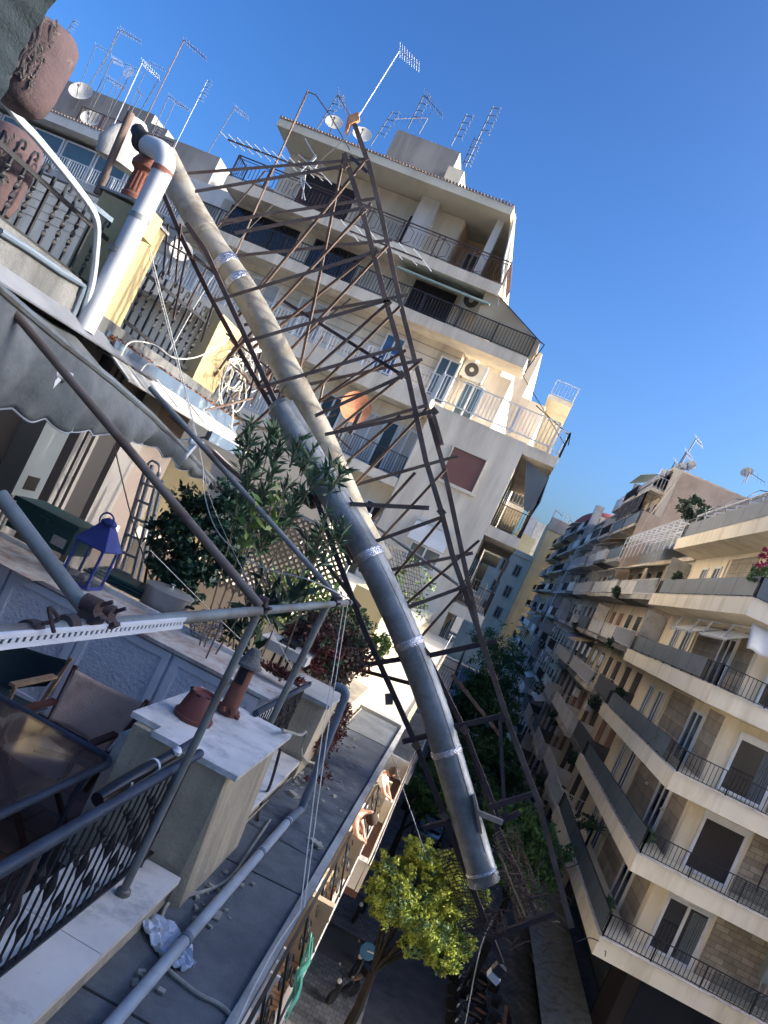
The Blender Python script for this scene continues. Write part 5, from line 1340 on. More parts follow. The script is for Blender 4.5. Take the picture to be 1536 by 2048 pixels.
MB().tube([a, b], [.165, .12], 24).build('end_cap', 'galv', D2)
a, b = P(963, 1745, y=8.72), P(969, 1765, y=8.72); d = (b - a)
m = MB(); e1 = Vector((0, 1, 0)); e2 = d.normalized().cross(e1)
for i in range(44):
    an = i * 2 * math.pi / 44; o = (e1 * math.cos(an) + e2 * math.sin(an)) * .172
    m.bar(a + o, b + o, .018, .004, up=o.normalized())
m.build('crimped_rim', 'galv', D2, smooth=False)
for t_, c in ((D2, c2_), (D1, c1_)):       # lock seam along the duct
    pts = [p + (Vector((0.55, -.75, .35)).normalized()) * .167 for p in c[4:-2]]
    MB().tube(pts, .005, 4).build('lock_seam', 'galv', t_)
# rebar mats tangled at the foot
def grid_mat(label, quad, y, nu, nv, r, mt, jit=0.0, seed=1):
    rg = random.Random(seed); q = [P(*k, y=y) for k in quad]
    def g(u, v):
        a = q[0].lerp(q[1], u); b = q[3].lerp(q[2], u); p = a.lerp(b, v); p.y += .15 * math.sin(u * 3 + v * 2); return p
    m = MB()
    for i in range(nu + 1): m.tube([g(i / nu, k / 6) + Vector((rg.gauss(0, jit),) * 3) for k in range(7)], r, 4)
    for j in range(nv + 1):
        e = rg.uniform(-.06, .06); m.tube([g(k / 4 * 1.0, j / nv) + Vector((0, rg.gauss(0, jit), rg.gauss(0, jit))) for k in range(5)], r, 4)
    return tag(m.build('rebar_mat', mt), label, 'rebar mat')
grid_mat('fine rebar mat hanging left of the duct end, half hidden by the yellow tree', ((872, 1705), (945, 1700), (990, 1825), (930, 1850)), 9.1, 7, 20, .006, 'rust_dark', .008, 1)
grid_mat('bent rebar mat right of the duct end between two tower legs', ((985, 1672), (1035, 1660), (1098, 1835), (1040, 1860)), 9.2, 7, 26, .006, 'rust', .012, 2)
grid_mat('small curled rebar mat at the very foot of the tower', ((915, 1850), (1000, 1820), (1010, 1850), (930, 1885)), 8.6, 12, 6, .006, 'rust_dark', .01, 3)
grid_mat('green plant-hung wire mesh standing right of the duct under the long tube', ((770, 1085), (835, 1120), (850, 1215), (800, 1215)), 10.2, 10, 12, .005, 'twig', .004, 4)
rg = random.Random(11); m = MB(); c0 = P(1050, 1815, y=9.0)
for i in range(60):
    a = c0 + Vector((rg.gauss(0, .28), rg.gauss(0, .15), rg.gauss(0, .22))); b = a + Vector((rg.gauss(0, .2), rg.gauss(0, .1), rg.gauss(0, .12)))
    m.tube(curve([a, a.lerp(b, .5) + Vector((0, 0, rg.gauss(0, .05))), b], 3), .006, 4)
struct(m.build('wire_tangle', 'rust_dark'), 'tangle of torn wire and rods caught at the foot of the tower', 'stuff')
for a, b, lab in (((998, 1708), (1050, 1833), 'long pale bamboo pole leaning in the bent rebar mat'),):
    tag(MB().tube([P(*a, y=8.6), P(*b, y=8.8)], .012, 6).build('bamboo_pole', 'twig'), lab, 'pole')
tag(MB().tube([P(735, 1040, y=9.9), P(917, 1170, y=9.9)], .022, 8).build('steel_tube', 'pipe_grey'), 'long thin grey tube crossing in front of the white window awning', 'tube')
m = MB(); c0 = P(614, 998, y=8.9); m.lathe([(.0, -.06), (.13, -.05), (.16, 0), (.13, .05), (0, .06)], c0, 9, axis=(.3, .2, 1)); m.lathe([(0, -.02), (.2, -.01), (.2, .02), (0, .03)], c0, 6, axis=(-.2, .3, 1))
tag(m.build('base_plate', 'rust_dark'), 'dark bolted hub plate beside the upper part of the grey duct', 'plate')
a, b = P(700, 905, y=8.4), P(705, 960, y=8.4)
# floodlight
t = thing('floodlight', 'pale floodlight dangling at the lowest tip of the tower', 'floodlight', P(996, 1945, y=8.7))
c0 = P(998, 1938, y=8.7); Mx = Matrix.Rotation(.3, 3, 'Y')
MB().obox(c0, (.12, .1, .1), Mx).build('housing', 'rail_dark', t, smooth=False); MB().obox(c0 + Vector((-.02, -.01, -.09)), (.13, .11, .07), Mx).build('lens', 'white_paint', t, smooth=False)

# ================================================================ aerials, dishes, cooling units
def aerial(label, top, base, y, r=.03, kind='yagi', boom=None, mt='grey_metal', group=None, n=9, el=.35):
    a, b = P(*base, y=y), P(*top, y=y)
    t = thing('aerial', label, 'aerial', a, group); r = r * .8
    MB().tube([a, b], r, 6).build('mast', mt, t)
    if kind in ('yagi', 'both'):
        bx = boom or (top[0] + 38, top[1] + 30)
        c = P(*bx, y=y - 1.0); m = MB(); m.bar(b, c, r * .9)
        d = (c - b).normalized(); w = Vector((0.25, .5, .8)).cross(d).normalized()
        for i in range(n):
            p = b.lerp(c, i / (n - 1)); e = el * (1 - .4 * i / n); m.bar(p - w * e, p + w * e, r * .45)
        m.build('yagi', mt, t, smooth=False)
    if kind in ('panel', 'both'):
        u = (b - a).normalized(); m = MB()
        for i in range(4):
            p = b - u * (.1 + i * .38); m.bar(p + Vector((.0, 0, 0)), p + Vector((.4, -.2, -.05)), r * .8)
            m.bar(p + Vector((.38, -.35, 0)), p + Vector((.38, .05, .12)), r * .6); m.bar(p + Vector((.4, -.35, -.2)), p + Vector((.4, .05, -.1)), r * .8)
        m.bar(b, b - u * 1.3, r * 1.4); m.build('panel_elements', 'grey_metal', t, smooth=False)
    return t
aerial('tall thin mast with long yagi boom above the tower tip', (800, 100), (715, 236), 34, .035, boom=(838, 134), mt='white_metal')
aerial('mast with bright rectangular panel grid on the left part of the stepped roof', (676, 190), (618, 285), 34, .04, 'both', boom=(700, 232))
aerial('short mast with white panel elements right of the two roof dishes', (786, 222), (741, 292), 34, .035, 'panel')
aerial('leaning twin mast on the left corner of the stair tower', (848, 190), (815, 258), 37, .04, 'both', boom=(885, 232))
aerial('mast behind the twin mast over the stair tower with a sideways boom', (856, 236), (838, 268), 37, .035, 'yagi', boom=(790, 238))
aerial('mast standing over the right end of the stair tower', (934, 228), (902, 292), 37, .04, 'panel')
aerial('tallest right-hand mast beside the sunlit tower annex', (987, 212), (930, 335), 34, .04, 'panel')
aerial('short mast low on the roof near the tower annex', (950, 275), (925, 330), 34, .035, 'panel')
aerial('tiny mast at the right end of the tiled eave', (1004, 396), (996, 412), 32, .025, 'panel')
labs = ['aerial at the far left beside the brown urn', 'aerial with a folded dipole cross left of the tall cluster', 'thin aerial just right of the gable', 'thick pale mast carrying two yagis in the middle of the left cluster', 'tallest red-brown mast of the left cluster',
        'short aerial rising over the roof tank house', 'slender aerial leaning behind the thick pale mast', 'aerial right of the thick pale mast with notched yagi', 'aerial right of the tallest red-brown mast', 'small aerial low between its taller neighbours',
        'free-standing aerial with white fork over the plastered chimney', 'aerial with crossed white elements, rightmost of the left block', 'stubby comb-shaped aerial behind the plastered chimney']
for i, (tp, bs, bm) in enumerate((((148, 40), (112, 100), None), ((243, 60), (168, 190), (282, 84)), ((225, 118), (178, 215), (245, 128)), ((285, 124), (222, 262), (318, 155)), ((368, 80), (268, 285), (412, 118)),
                                ((216, 156), (186, 215), (252, 178)), ((265, 140), (205, 255), (248, 150)), ((318, 158), (258, 262), (290, 130)), ((338, 192), (298, 280), (376, 220)), ((282, 188), (255, 240), (275, 180)),
                                ((415, 160), (345, 302), None), ((470, 215), (398, 335), (496, 236)), ((316, 250), (298, 288), None))):
    aerial(labs[i], tp, bs, 41.0 + (i % 3), .045 if i in (3, 4) else .035, 'yagi' if bm else 'panel', boom=bm, mt=('rust' if i == 4 else ('alu' if i in (3, 10) else 'grey_metal')), el=.26)
for i, (tp, bs, lab) in enumerate((((192, 90), (160, 170), 'faint aerial between the two leftmost tall ones'), ((236, 60), (200, 150), 'thin aerial crossing the one with the folded dipole'), ((252, 128), (214, 232), 'thin aerial hugging the thick pale mast on its left'), ((300, 125), (250, 232), 'thin aerial hugging the thick pale mast on its right'), ((350, 205), (312, 290), 'short thin aerial under the tallest red-brown mast'), ((228, 168), (205, 212), 'lowest thin aerial above the roof railing of the left block'))):
    aerial(lab, tp, bs, 42.5 + i * .3, .028, 'yagi', boom=(tp[0] + 30, tp[1] + 16), n=7, el=.16)
for i, (tp, bs) in enumerate((((1392, 878), (1352, 945)), ((1372, 905), (1345, 950)), ((1350, 925), (1335, 952)), ((1500, 945), (1490, 965)), ((1112, 1020), (1100, 1045)), ((1140, 1040), (1128, 1062)))):
    aerial(['tall ladder-like mast on the blank brown wall', 'second mast on the blank brown wall between dishes', 'short mast left of the three dishes on the brown wall', 'mast with sideways boom on the rear roof house at right', 'tiny mast on the slim end block', 'fainter mast right of the one on the slim end block'][i],
           tp, bs, 63 if i < 4 else 151, .06 if i < 4 else .09, 'yagi', boom=(tp[0] + 12, tp[1] + 12) if i != 3 else (1530, 965), mt='grey_metal', n=5, el=.5)
# nearer rusty mast with a crossing boom, and large white-element yagis caught on the lattice
t = aerial('dark rusty mast in front of the stepped block with drooping boom', (616, 182), (455, 545), 13, .025, 'none', mt='rust')
m = MB(); pts = [P(*q, y=13) for q in ((616, 184), (632, 190), (660, 230), (700, 300))]; m.tube(pts, .012, 5); m.build('boom', 'grey_metal', t)
def bigyagi(label, a, b, y, n, el, mt, ang):
    t = thing('aerial', label, 'aerial', P(*b, y=y)); A_, B_ = P(*a, y=y), P(*b, y=y)
    MB().bar(A_, B_, .02).build('boom', 'rust', t, smooth=False)
    m = MB(); w = Vector((math.cos(R(ang)), .3, math.sin(R(ang)))).normalized()
    for i in range(n):
        p = A_.lerp(B_, i / (n - 1)); m.bar(p - w * el, p + w * el, .011)
    m.build('elements', mt, t, smooth=False)
bigyagi('large yagi with many pale rods pointing left over the upper lattice', (456, 279), (648, 352), 11, 12, .17, 'white_metal', -20)
bigyagi('yagi with greenish rods hooked on the lattice below the top railing', (700, 462), (845, 520), 10.3, 6, .2, 'white_metal', -25)
t = thing('aerial', 'white zigzag dipole aerial lashed to the upper lattice bars', 'aerial', P(610, 400, y=10))
m = MB()
for a, b in (((610, 277), (632, 315)), ((632, 315), (622, 325)), ((596, 308), (635, 342)), ((632, 310), (600, 345)), ((610, 400), (600, 350)), ((604, 398), (612, 340)), ((600, 352), (622, 376)), ((630, 335), (640, 322)), ((640, 322), (650, 338))):
    m.bar(P(*a, y=10), P(*b, y=10), .014)
m.build('dipole', 'white_metal', t, smooth=False)
def dish(label, px, y, r, aim=(.2, -1, .45), mt='dish', arm=True, stand=0.5):
    c = P(*px, y=y); ax = Vector(aim).normalized()
    t = thing('satellite_dish', label, 'satellite dish', c)
    prof = [(0, -.12 * r), (.4 * r, -.1 * r), (.7 * r, -.02 * r), (r, .12 * r), (r * 1.01, .14 * r), (.7 * r, 0.03 * r), (.4 * r, -.06 * r), (0, -.09 * r)]
    m = MB(); m.lathe(prof, c, 28, axis=ax); m.build('reflector', mt, t)
    m = MB(); e = ax.orthogonal().normalized()
    if arm: m.tube([c + Vector((0, 0, -r * .95)) + ax * .1 * r, c + ax * r * .9 + Vector((0, 0, -r * .25))], .025 * max(1, r), 5); m.obox(c + ax * r * .9 + Vector((0, 0, -r * .22)), (.12 * r + .03,) * 3)
    m.tube([c - ax * .12 * r, c - ax * .3 * r, c - ax * .3 * r + Vector((0, 0, -stand - r))], .03, 6)
    m.build('arm', 'grey_metal', t)
dish('big cream dish on the roof tank house', (162, 184), 43, .72); dish('dish behind the roof railing of the left block', (182, 238), 41.5, .6)
dish('dish below the first brown urn', (58, 245), 42, .9); dish('left of the two grey dishes on the stepped roof', (668, 246), 33.5, .42); dish('right of the two grey dishes on the stepped roof', (724, 270), 33.5, .45)
dish('white dish on the white-railed floor, seen beside the kinked duct', (362, 502), 26, .42, (.5, -1, .4)); dish('rust-orange dish without paint caught behind the lattice', (711, 815), 17, .36, (.35, -1, .1), 'rust_orange', False)
m = MB(); m.bar(P(722, 822, y=16.3), P(700, 868, y=16.3), .08); tag(m.build('dish_arm', 'rust_dark', smooth=False), 'dark stub arm in front of the rust-orange dish', 'bracket')
dish('rightmost white dish on the blank brown wall', (1380, 932), 62, .5, (-.8, -1, .4)); dish('middle white dish on the blank brown wall', (1362, 936), 62, .45, (-.8, -1, .4)); dish('smaller left dish on the blank brown wall', (1344, 947), 62, .38, (-.8, -1, .4)); dish('dish on the rear roof house at the right edge', (1494, 945), 66, .5, (-.8, -1, .4))
def cooler(label, c, w=.85, h=.62, face='y'):
    t = thing('cooling_unit', label, 'cooling unit', c)
    m = MB(); m.box(c[0], c[0] + w, c[1], c[1] + .32, c[2], c[2] + h); m.build('casing', 'white_paint', t, smooth=False)
    m = MB(); m.lathe([(h * .4, 0), (h * .4, .015), (0, .015)], (c[0] + w * .4, c[1] - .0, c[2] + h / 2), 24, axis=(0, -1, 0)); m.build('fan_grille', 'grey_metal', t)
    m = MB(); m.lathe([(h * .13, .016), (h * .13, .03), (0, .03)], (c[0] + w * .4, c[1], c[2] + h / 2), 14, axis=(0, -1, 0)); m.build('fan_hub', 'white_paint', t)
    m = MB(); m.bar((c[0] + .1, c[1] + .3, c[2] - .04), (c[0] + .1, c[1], c[2] - .04), .04); m.bar((c[0] + w - .1, c[1] + .3, c[2] - .04), (c[0] + w - .1, c[1], c[2] - .04), .04); m.build('brackets', 'grey_metal', t, smooth=False)
c0 = P(918, 748, y=32.2); cooler('white cooling unit above the white terrace railing', (c0.x, 32.2, c0.z), 1.05, .75)
c0 = P(915, 610, y=31.1); cooler('cooling unit with a big dark fan behind the black railing', (c0.x, 31.1, c0.z), 1.1, .8)
# ================================================================ cables
def cable(label, pts, r=.004, mt='cable_white'): return tag(MB().tube(curve(pts, 6), r, 5).build('cable', mt), label, 'cable')
V = Vector
e0 = P(600, 1822, z=-2.33); h0 = P(688, 1206, x=-1.0)
cable('left one of the two white cords from the tube end to the ledge', [h0, P(668, 1330, x=-.86), P(640, 1500, x=-.62), e0], .0045)
cable('right one of the two white cords from the tube end to the ledge', [h0 + V((.03, .02, 0)), P(676, 1330, x=-.84), P(650, 1500, x=-.6), P(608, 1815, z=-2.33)], .0045)
cable('white cord stretched along the outer edge of the ledge roof', [e0, P(560, 1880, z=-2.34), P(520, 1950, z=-2.34), P(470, 2052, z=-2.34)], .005)
cable('white cord looping over the ficus to the tube end', [P(300, 500, x=-5.2), P(395, 880, x=-3.2), P(408, 985, x=-2.7), P(440, 1070, x=-2.3), P(520, 1132, x=-1.8), P(620, 1160, x=-1.3), h0 + V((0, -.02, .05))], .006)
cable('thinner twin of the looping cord', [P(297, 505, x=-5.2), P(393, 880, x=-3.2), P(425, 1010, x=-2.7), P(510, 1190, x=-1.6)], .004)
cable('white wire sagging across the gutter from pier to pier', [P(242, 712, x=-5.0), P(262, 684, x=-5.0), P(310, 690, x=-5.0), P(350, 716, x=-5.0), P(400, 712, x=-5.1), P(452, 682, x=-5.2)], .009)
cable('short white wire hooked over the roof sheet', [P(282, 742, x=-4.9), P(298, 727, x=-4.9), P(330, 735, x=-4.9)], .008)
cable('thin line from the tower tip to the left end of the black railing', [P(706, 262, y=9.5), P(470, 490, y=13), P(340, 700, y=13)], .006)
cable('thin wire hanging from the grey duct toward the balcony with people', [P(780, 1500, y=8), P(800, 1560, y=9), P(850, 1705, y=9)], .006)
cable('wire running down from the floodlight', [P(985, 1840, y=8.6), P(960, 1900, y=8.6), P(930, 2050, y=8.6)], .006)
cable('dark twin cable slanting from the valance to the cabinet', [P(228, 890, x=-4.2), P(262, 1030, x=-3.8), P(305, 1170, x=-3.3)], .008, 'cable_dark')
cable('vertical thin wire over the cream roof strip', [P(768, 1330, y=12), P(750, 1420, y=12), P(738, 1520, y=12)], .006)
cable('second thin wire over the cream roof strip', [P(776, 1400, y=12), P(782, 1440, y=12), P(792, 1475, y=12)], .005)
cable('wire along the outer gutter of the sunlit strip', [P(905, 1270, y=14), P(800, 1460, y=12.5), P(740, 1560, y=12), P(700, 1640, y=11)], .007)
cable('beige hose curled against the ochre parapet', [P(565, 1460, x=-.84), P(600, 1470, x=-.83), P(612, 1465, x=-.82), P(602, 1500, x=-.83), P(612, 1520, x=-.83), P(640, 1530, z=-2.38)], .012, 'dust_rubble')
cable('long grey cord down the inner face between sill and ledge', [P(560, 1500, x=-.84), P(540, 1570, x=-.84), P(520, 1610, z=-2.38), P(515, 1640, z=-2.38)], .012, 'cable_dark')
cable('wire from the pergola clamp down to the pier', [P(300, 1100, x=-2.0), P(400, 1200, x=-1.8), P(505, 1300, x=-1.6), P(560, 1340, x=-1.5)], .003)
cable('second wire under the pergola toward the red rosettes', [P(530, 1225, x=-1.2), P(560, 1290, x=-1.3), P(588, 1345, x=-1.25)], .003)
# mess of white leads on the pole at the second pier
t = thing('cable_bundle', 'bundle of tangled white aerial leads on a black pole beyond the second yellow pier', 'cables', P(480, 760, x=-5.2))
m = MB(); rg = random.Random(21); c0 = P(487, 700, x=-5.2)
for i in range(16):
    a = c0 + V((rg.gauss(0, .06), rg.gauss(0, .15), .2 - rg.random() * .3)); pts = [a]
    for k in range(6): pts.append(pts[-1] + V((rg.gauss(0, .1), rg.gauss(0.05, .18), rg.gauss(-.16, .14))))
    m.tube(curve(pts, 4), .012, 5)
m.build('leads', 'cable_white', t)
m = MB(); m.tube([P(478, 690, x=-5.3), P(492, 800, x=-5.3)], .03, 8); m.build('pole', 'black_plastic', t)
m = MB(); m.obox(P(505, 700, x=-5.2), (.15, .4, .05), Matrix.Rotation(.4, 3, 'X')); m.build('amplifier_box', 'panel_white', t, smooth=False)
m = MB(); c0 = P(525, 770, y=12)
for i in range(26):
    a = c0 + V((rg.gauss(0, .5), rg.gauss(0, .3), rg.gauss(0, .35))); b = a + V((rg.gauss(0, .35), rg.gauss(0, .2), rg.gauss(0, .35)))
    m.bar(a, b, .03, .03)
struct(m.build('scrap_rods', 'rust'), 'heap of bent rusty rods piled beyond the second yellow pier', 'stuff')
# ================================================================ planting on the terrace
def bush(name, label, cat, c, radii, ncl, per, cr, size, mt, seed, asp=.5, stems=6, base=None, sm='twig', parent=None):
    t = thing(name, label, cat, base or (c[0], c[1], c[2] - radii[2]))
    pts, cen = clumps(c, radii, ncl, per, cr, seed)
    leaf_cloud(MB(), pts, size, asp, seed=seed).build('foliage', mt, t, smooth=False)
    b = Vector(base or (c[0], c[1], c[2] - radii[2])); m = MB(); rg = random.Random(seed)
    for k in rg.sample(range(ncl), min(stems, ncl)):
        e = Vector(cen[k]); mid = b.lerp(e, .5) + Vector((rg.gauss(0, .05), rg.gauss(0, .05), .1 * radii[2])); m.tube(curve([b, mid, e], 4), [.02 * max(radii)] * 9, 5) if False else m.tube(curve([b, mid, e], 4), .016 * max(radii) + .004, 5)
    m.build('stems', sm, t); return t
c0 = P(400, 1082, y=7.7)
bush('ficus', 'dense dark green ficus bush rising behind the cooking pot', 'shrub', tuple(c0), (.52, .42, .68), 120, 60, .13, .075, 'leaf_ficus', 3, .5, 10, (c0.x - .1, 7.7, -2.6))
def oleander(name, label, tips, base, y, mt, size=.13, per=30, seed=1, asp=.16):
    t = thing(name, label, 'shrub', base); rng = np.random.default_rng(seed); m = MB(); lf = MB(); allp = []; alld = []
    for ti, (px_, py_, dy) in enumerate(tips):
        e = P(px_, py_, y=y + dy); mid = Vector(base).lerp(e, .55) + Vector((0.05, 0, .1)); c = curve([base, mid, e], 6); j0 = 0 if ti % 7 == 0 else 10; m.tube(c[j0:], [.010 - .006 * i / (len(c) - 1) for i in range(len(c) - j0)], 5)
        d = (c[-1] - c[-3]).normalized()
        k = rng.random(per); P0 = np.array(e)[None] - np.array(d)[None] * (k[:, None] * .28)
        dr = rng.normal(size=(per, 3)); dr /= np.linalg.norm(dr, axis=1)[:, None]; dr = dr * .8 + np.array(d)[None] * .7; dr /= np.linalg.norm(dr, axis=1)[:, None]
        allp.append(P0 + dr * size * .5); alld.append(dr)
    leaf_cloud(lf, np.concatenate(allp), size, asp, seed=seed, dirs=np.concatenate(alld) * 3).build('foliage', mt, t, smooth=False)
    m.build('stems', 'twig', t); return t
oleander('oleander', 'tall oleander with narrow leaves growing past the upper end of the grey duct', [(505, 845, 0), (520, 900, .1), (545, 940, -.1), (560, 880, .1), (500, 940, 0), (575, 965, .2), (600, 880, .1), (640, 935, 0), (665, 925, .1), (690, 935, 0), (625, 900, .2), (530, 980, .2), (585, 1010, 0), (490, 890, 0), (548, 855, .1), (515, 1010, .2), (560, 1040, .2), (480, 1000, 0), (600, 980, .1), (535, 1060, .2)], (P(470, 1190, y=6.7).x, 6.7, -2.2), 6.7, 'leaf_oleander', .15, 60, 3)
oleander('oleander', 'lower oleander shoots leaning against the middle of the grey duct', [(650, 1025, 0), (675, 1040, .1), (640, 1060, 0), (690, 1050, .1), (660, 1080, .1), (630, 1100, 0), (615, 1075, .2)], (P(610, 1240, y=7.2).x, 7.2, -1.9), 7.2, 'leaf_oleander', .15, 34, 5)
oleander('rubber_plant', 'young plant with yellowing leaves in front of the trellis', [(520, 1010, 0), (545, 1005, 0), (570, 1000, .1), (500, 1040, 0), (555, 985, .1), (490, 1080, .1)], (P(470, 1200, y=6.4).x, 6.4, -2.0), 6.4, 'leaf_light', .14, 9, 7, .35)
oleander('dracaena', 'broad-leaved green plant fanning out behind the end of the front tube', [(560, 1180, 0), (590, 1185, .1), (530, 1200, 0), (610, 1165, .1), (570, 1215, 0), (500, 1215, .1), (540, 1160, .1)], (P(545, 1270, y=7.0).x, 7.0, -1.9), 7.0, 'leaf_dark', .3, 13, 9, .2)
oleander('potted_palm', 'low leafy plant under the front tube beside the pebble basket', [(450, 1240, 0), (470, 1270, .1), (500, 1260, 0), (520, 1290, .1), (440, 1270, 0), (480, 1230, 0)], (P(480, 1300, y=7.3).x, 7.3, -1.9), 7.3, 'leaf_dark', .22, 14, 11, .25)
c0 = P(665, 1300, y=8.9)
bush('red_creeper', 'reddish creeper with small dead leaves mounded on the vine-covered pier', 'creeper', (c0.x - .05, 8.9, c0.z), (.5, .9, .36), 110, 60, .15, .055, 'leaf_red', 13, .6, 14)
rc = bpy.data.objects['red_creeper']; pts, _ = clumps((c0.x - .05, 8.9, c0.z + .02), (.52, .9, .38), 60, 50, .15, 43); leaf_cloud(MB(), pts, .05, .5, seed=8).build('withered_leaves', 'twig', rc, smooth=False)
pts, _ = clumps((c0.x - .05, 8.8, c0.z + .05), (.5, .8, .36), 40, 45, .14, 44); leaf_cloud(MB(), pts, .05, .5, seed=9).build('green_leaves', 'leaf_oleander', rc, smooth=False)
c0 = P(690, 1260, y=9.6)
bush('hedge_plant', 'green patch of foliage at the top of the red creeper beside the duct', 'plant', (c0.x, 9.6, c0.z), (.42, .5, .3), 60, 50, .14, .06, 'leaf_oleander', 14, .5, 6)
c0 = P(768, 1295, y=9.4)
bush('sedum', 'bright green cushion plant at the right tip of the red creeper', 'plant', (c0.x - .05, 9.4, c0.z), (.1, .2, .16), 30, 50, .06, .035, 'leaf_light', 15, .6, 4)
c0 = P(640, 1500, x=-.86)
bush('red_creeper', 'red-leaved trailing strands hanging from the pier over the riser pipe', 'creeper', (P(668, 1440, x=-.84).x + .03, P(668, 1440, x=-.84).y, -2.05), (.12, .7, .3), 50, 26, .1, .04, 'leaf_red', 16, .6, 10)
m = MB(); k = P(640, 1555, z=-2.36); pts, _ = clumps((k.x, k.y, -2.33), (.12, .5, .03), 12, 20, .05, 17); leaf_cloud(m, pts, .035, .6, seed=4)
tag(m.build('red_creeper', 'leaf_red', smooth=False), 'loose red leaves lying on the ledge roof below the creeper', 'creeper')
for i, (q, lab) in enumerate((((548, 1345), 'red succulent rosettes on the rusty cabinet end'), ((575, 1360), 'second cluster of red succulent rosettes nearer the railing'))):
    k = P(*q, y=6.75); m = MB(); rng = np.random.default_rng(i); n = 160; d = rng.normal(size=(n, 3)); d[:, 2] = abs(d[:, 2]); d /= np.linalg.norm(d, axis=1)[:, None]
    leaf_cloud(m, np.array(k)[None] + d * .06 + rng.normal(size=(n, 3)) * np.array([.06, .03, .01]), .08, .35, seed=i, dirs=d * 3); tag(m.build('succulent', 'leaf_red', smooth=False), lab, 'succulent')
pts, _ = clumps((P(610, 1220, y=10.2).x, 10.2, P(610, 1220, y=10.2).z), (.7, .5, .5), 60, 40, .2, 19); 
t = thing('shrub', 'sunny small-leaved shrub behind the tower legs and the dracaena', 'shrub', (P(610, 1220, y=10.2).x, 10.2, -1.6)); leaf_cloud(MB(), pts, .06, .5, seed=3).build('foliage', 'leaf_light', t, smooth=False)
c0 = P(810, 1180, y=10.4); pts, _ = clumps((c0.x, 10.4, c0.z), (.35, .2, .4), 24, 22, .16, 23); t = thing('climber', 'sparse climber with light leaves on the wire mesh right of the duct', 'climber', (c0.x, 10.4, c0.z - .5)); leaf_cloud(MB(), pts, .06, .5, seed=6).build('foliage', 'leaf_light', t, smooth=False)
# iron garden chair with pinkish cushion and bench behind the pier railing
t = thing('garden_chair', 'black wrought iron garden chair with slatted back between dracaena and creeper', 'chair', P(590, 1290, y=8.3))
a, b, c_, d_ = [P(*q, y=8.3) for q in ((596, 1235), (622, 1250), (608, 1290), (582, 1275))]
m = MB(); m.bar(a, b, .02); m.bar(b, c_, .02); m.bar(c_, d_, .02); m.bar(d_, a, .02)
for f in (.2, .4, .6, .8): m.bar(a.lerp(b, f), d_.lerp(c_, f), .012)
m.build('backrest', 'iron', t, smooth=False); m = MB(); m.slab([d_, c_, c_ + V((0, -.4, 0)), d_ + V((0, -.4, 0))], .02); m.build('seat', 'iron', t, smooth=False)
m = MB()
for q in (d_, c_):
    for o in (0, -.4): m.bar(q + V((0, o, 0)), q + V((0, o, -.45)), .02)
m.build('legs', 'iron', t, smooth=False)
k = P(578, 1290, y=8.0); m = MB(); m.box(k.x - .28, k.x + .28, 7.8, 8.3, k.z - .1, k.z)
tag(m.build('planter_box', 'marble_sill', smooth=False), 'pinkish stone planter box in front of the iron garden chair', 'planter')

# ================================================================ trees
def tree(label, lobes, y, trunk_x, mt, seed, size=.16, dens=1.0, group=None, kind='street_tree'):
    t = thing(kind, label, 'tree', (trunk_x, y, G), group); allp = []; cs = []
    for i, (px_, py_, rr) in enumerate(lobes):
        r = rr * y / 1541; c = P(px_, py_, y=y + (i % 3 - 1) * r * .5); n = int(max(12, 46 * dens)); p, ce = clumps(tuple(c), (r * 1.08, r, r * .85), n, int(38 * dens) + 8, r * (.22 if mt == 'leaf_yellow' else .28), seed + i, .3); allp.append(p); cs.append(c)
    leaf_cloud(MB(), np.concatenate(allp), size, .45, .25, seed).build('crown', mt, t, smooth=False)
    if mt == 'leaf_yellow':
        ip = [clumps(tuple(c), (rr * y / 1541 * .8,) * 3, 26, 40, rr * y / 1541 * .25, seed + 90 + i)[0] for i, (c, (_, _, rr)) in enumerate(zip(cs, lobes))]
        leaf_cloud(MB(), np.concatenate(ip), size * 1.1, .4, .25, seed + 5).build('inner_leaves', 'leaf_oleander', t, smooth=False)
    m = MB(); b = Vector((trunk_x, y, G)); fork = Vector((trunk_x, y, min(c.z for c in cs) - 1.6)); m.tube([b, b.lerp(fork, .5) + Vector((.06, 0, 0)), fork], [.2, .16, .13], 9)
    for c in cs: m.tube(curve([fork, fork.lerp(c, .5) + Vector((random.gauss(0, .15), random.gauss(0, .15), .25)), c], 4), [.07 - .0065 * i for i in range(9)], 6)
    m.build('trunk', 'bark', t); return t
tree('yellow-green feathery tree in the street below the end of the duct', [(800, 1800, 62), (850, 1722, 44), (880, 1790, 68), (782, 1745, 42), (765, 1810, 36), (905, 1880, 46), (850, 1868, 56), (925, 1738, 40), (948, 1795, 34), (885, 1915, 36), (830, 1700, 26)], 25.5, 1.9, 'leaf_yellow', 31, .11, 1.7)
tl = [([(1000, 1300, 60), (1030, 1330, 40), (975, 1290, 40)], 95, 5.2), ([(985, 1350, 48), (1010, 1385, 44)], 78, 4.6), ([(935, 1400, 46), (965, 1375, 40), (925, 1430, 40)], 62, 1.6), ([(1000, 1430, 42), (985, 1470, 40)], 60, 5.2),
      ([(1000, 1520, 46), (965, 1510, 44), (1010, 1560, 44)], 48, 4.8), ([(905, 1480, 40), (890, 1520, 36)], 50, 1.2), ([(860, 1560, 50), (880, 1610, 50), (845, 1600, 36)], 36, 1.2), ([(950, 1570, 46), (935, 1630, 40)], 41, 4.2),
      ([(1050, 1660, 62), (1010, 1700, 60), (1085, 1700, 56), (1060, 1750, 60), (1000, 1640, 44)], 32, 5.9)]
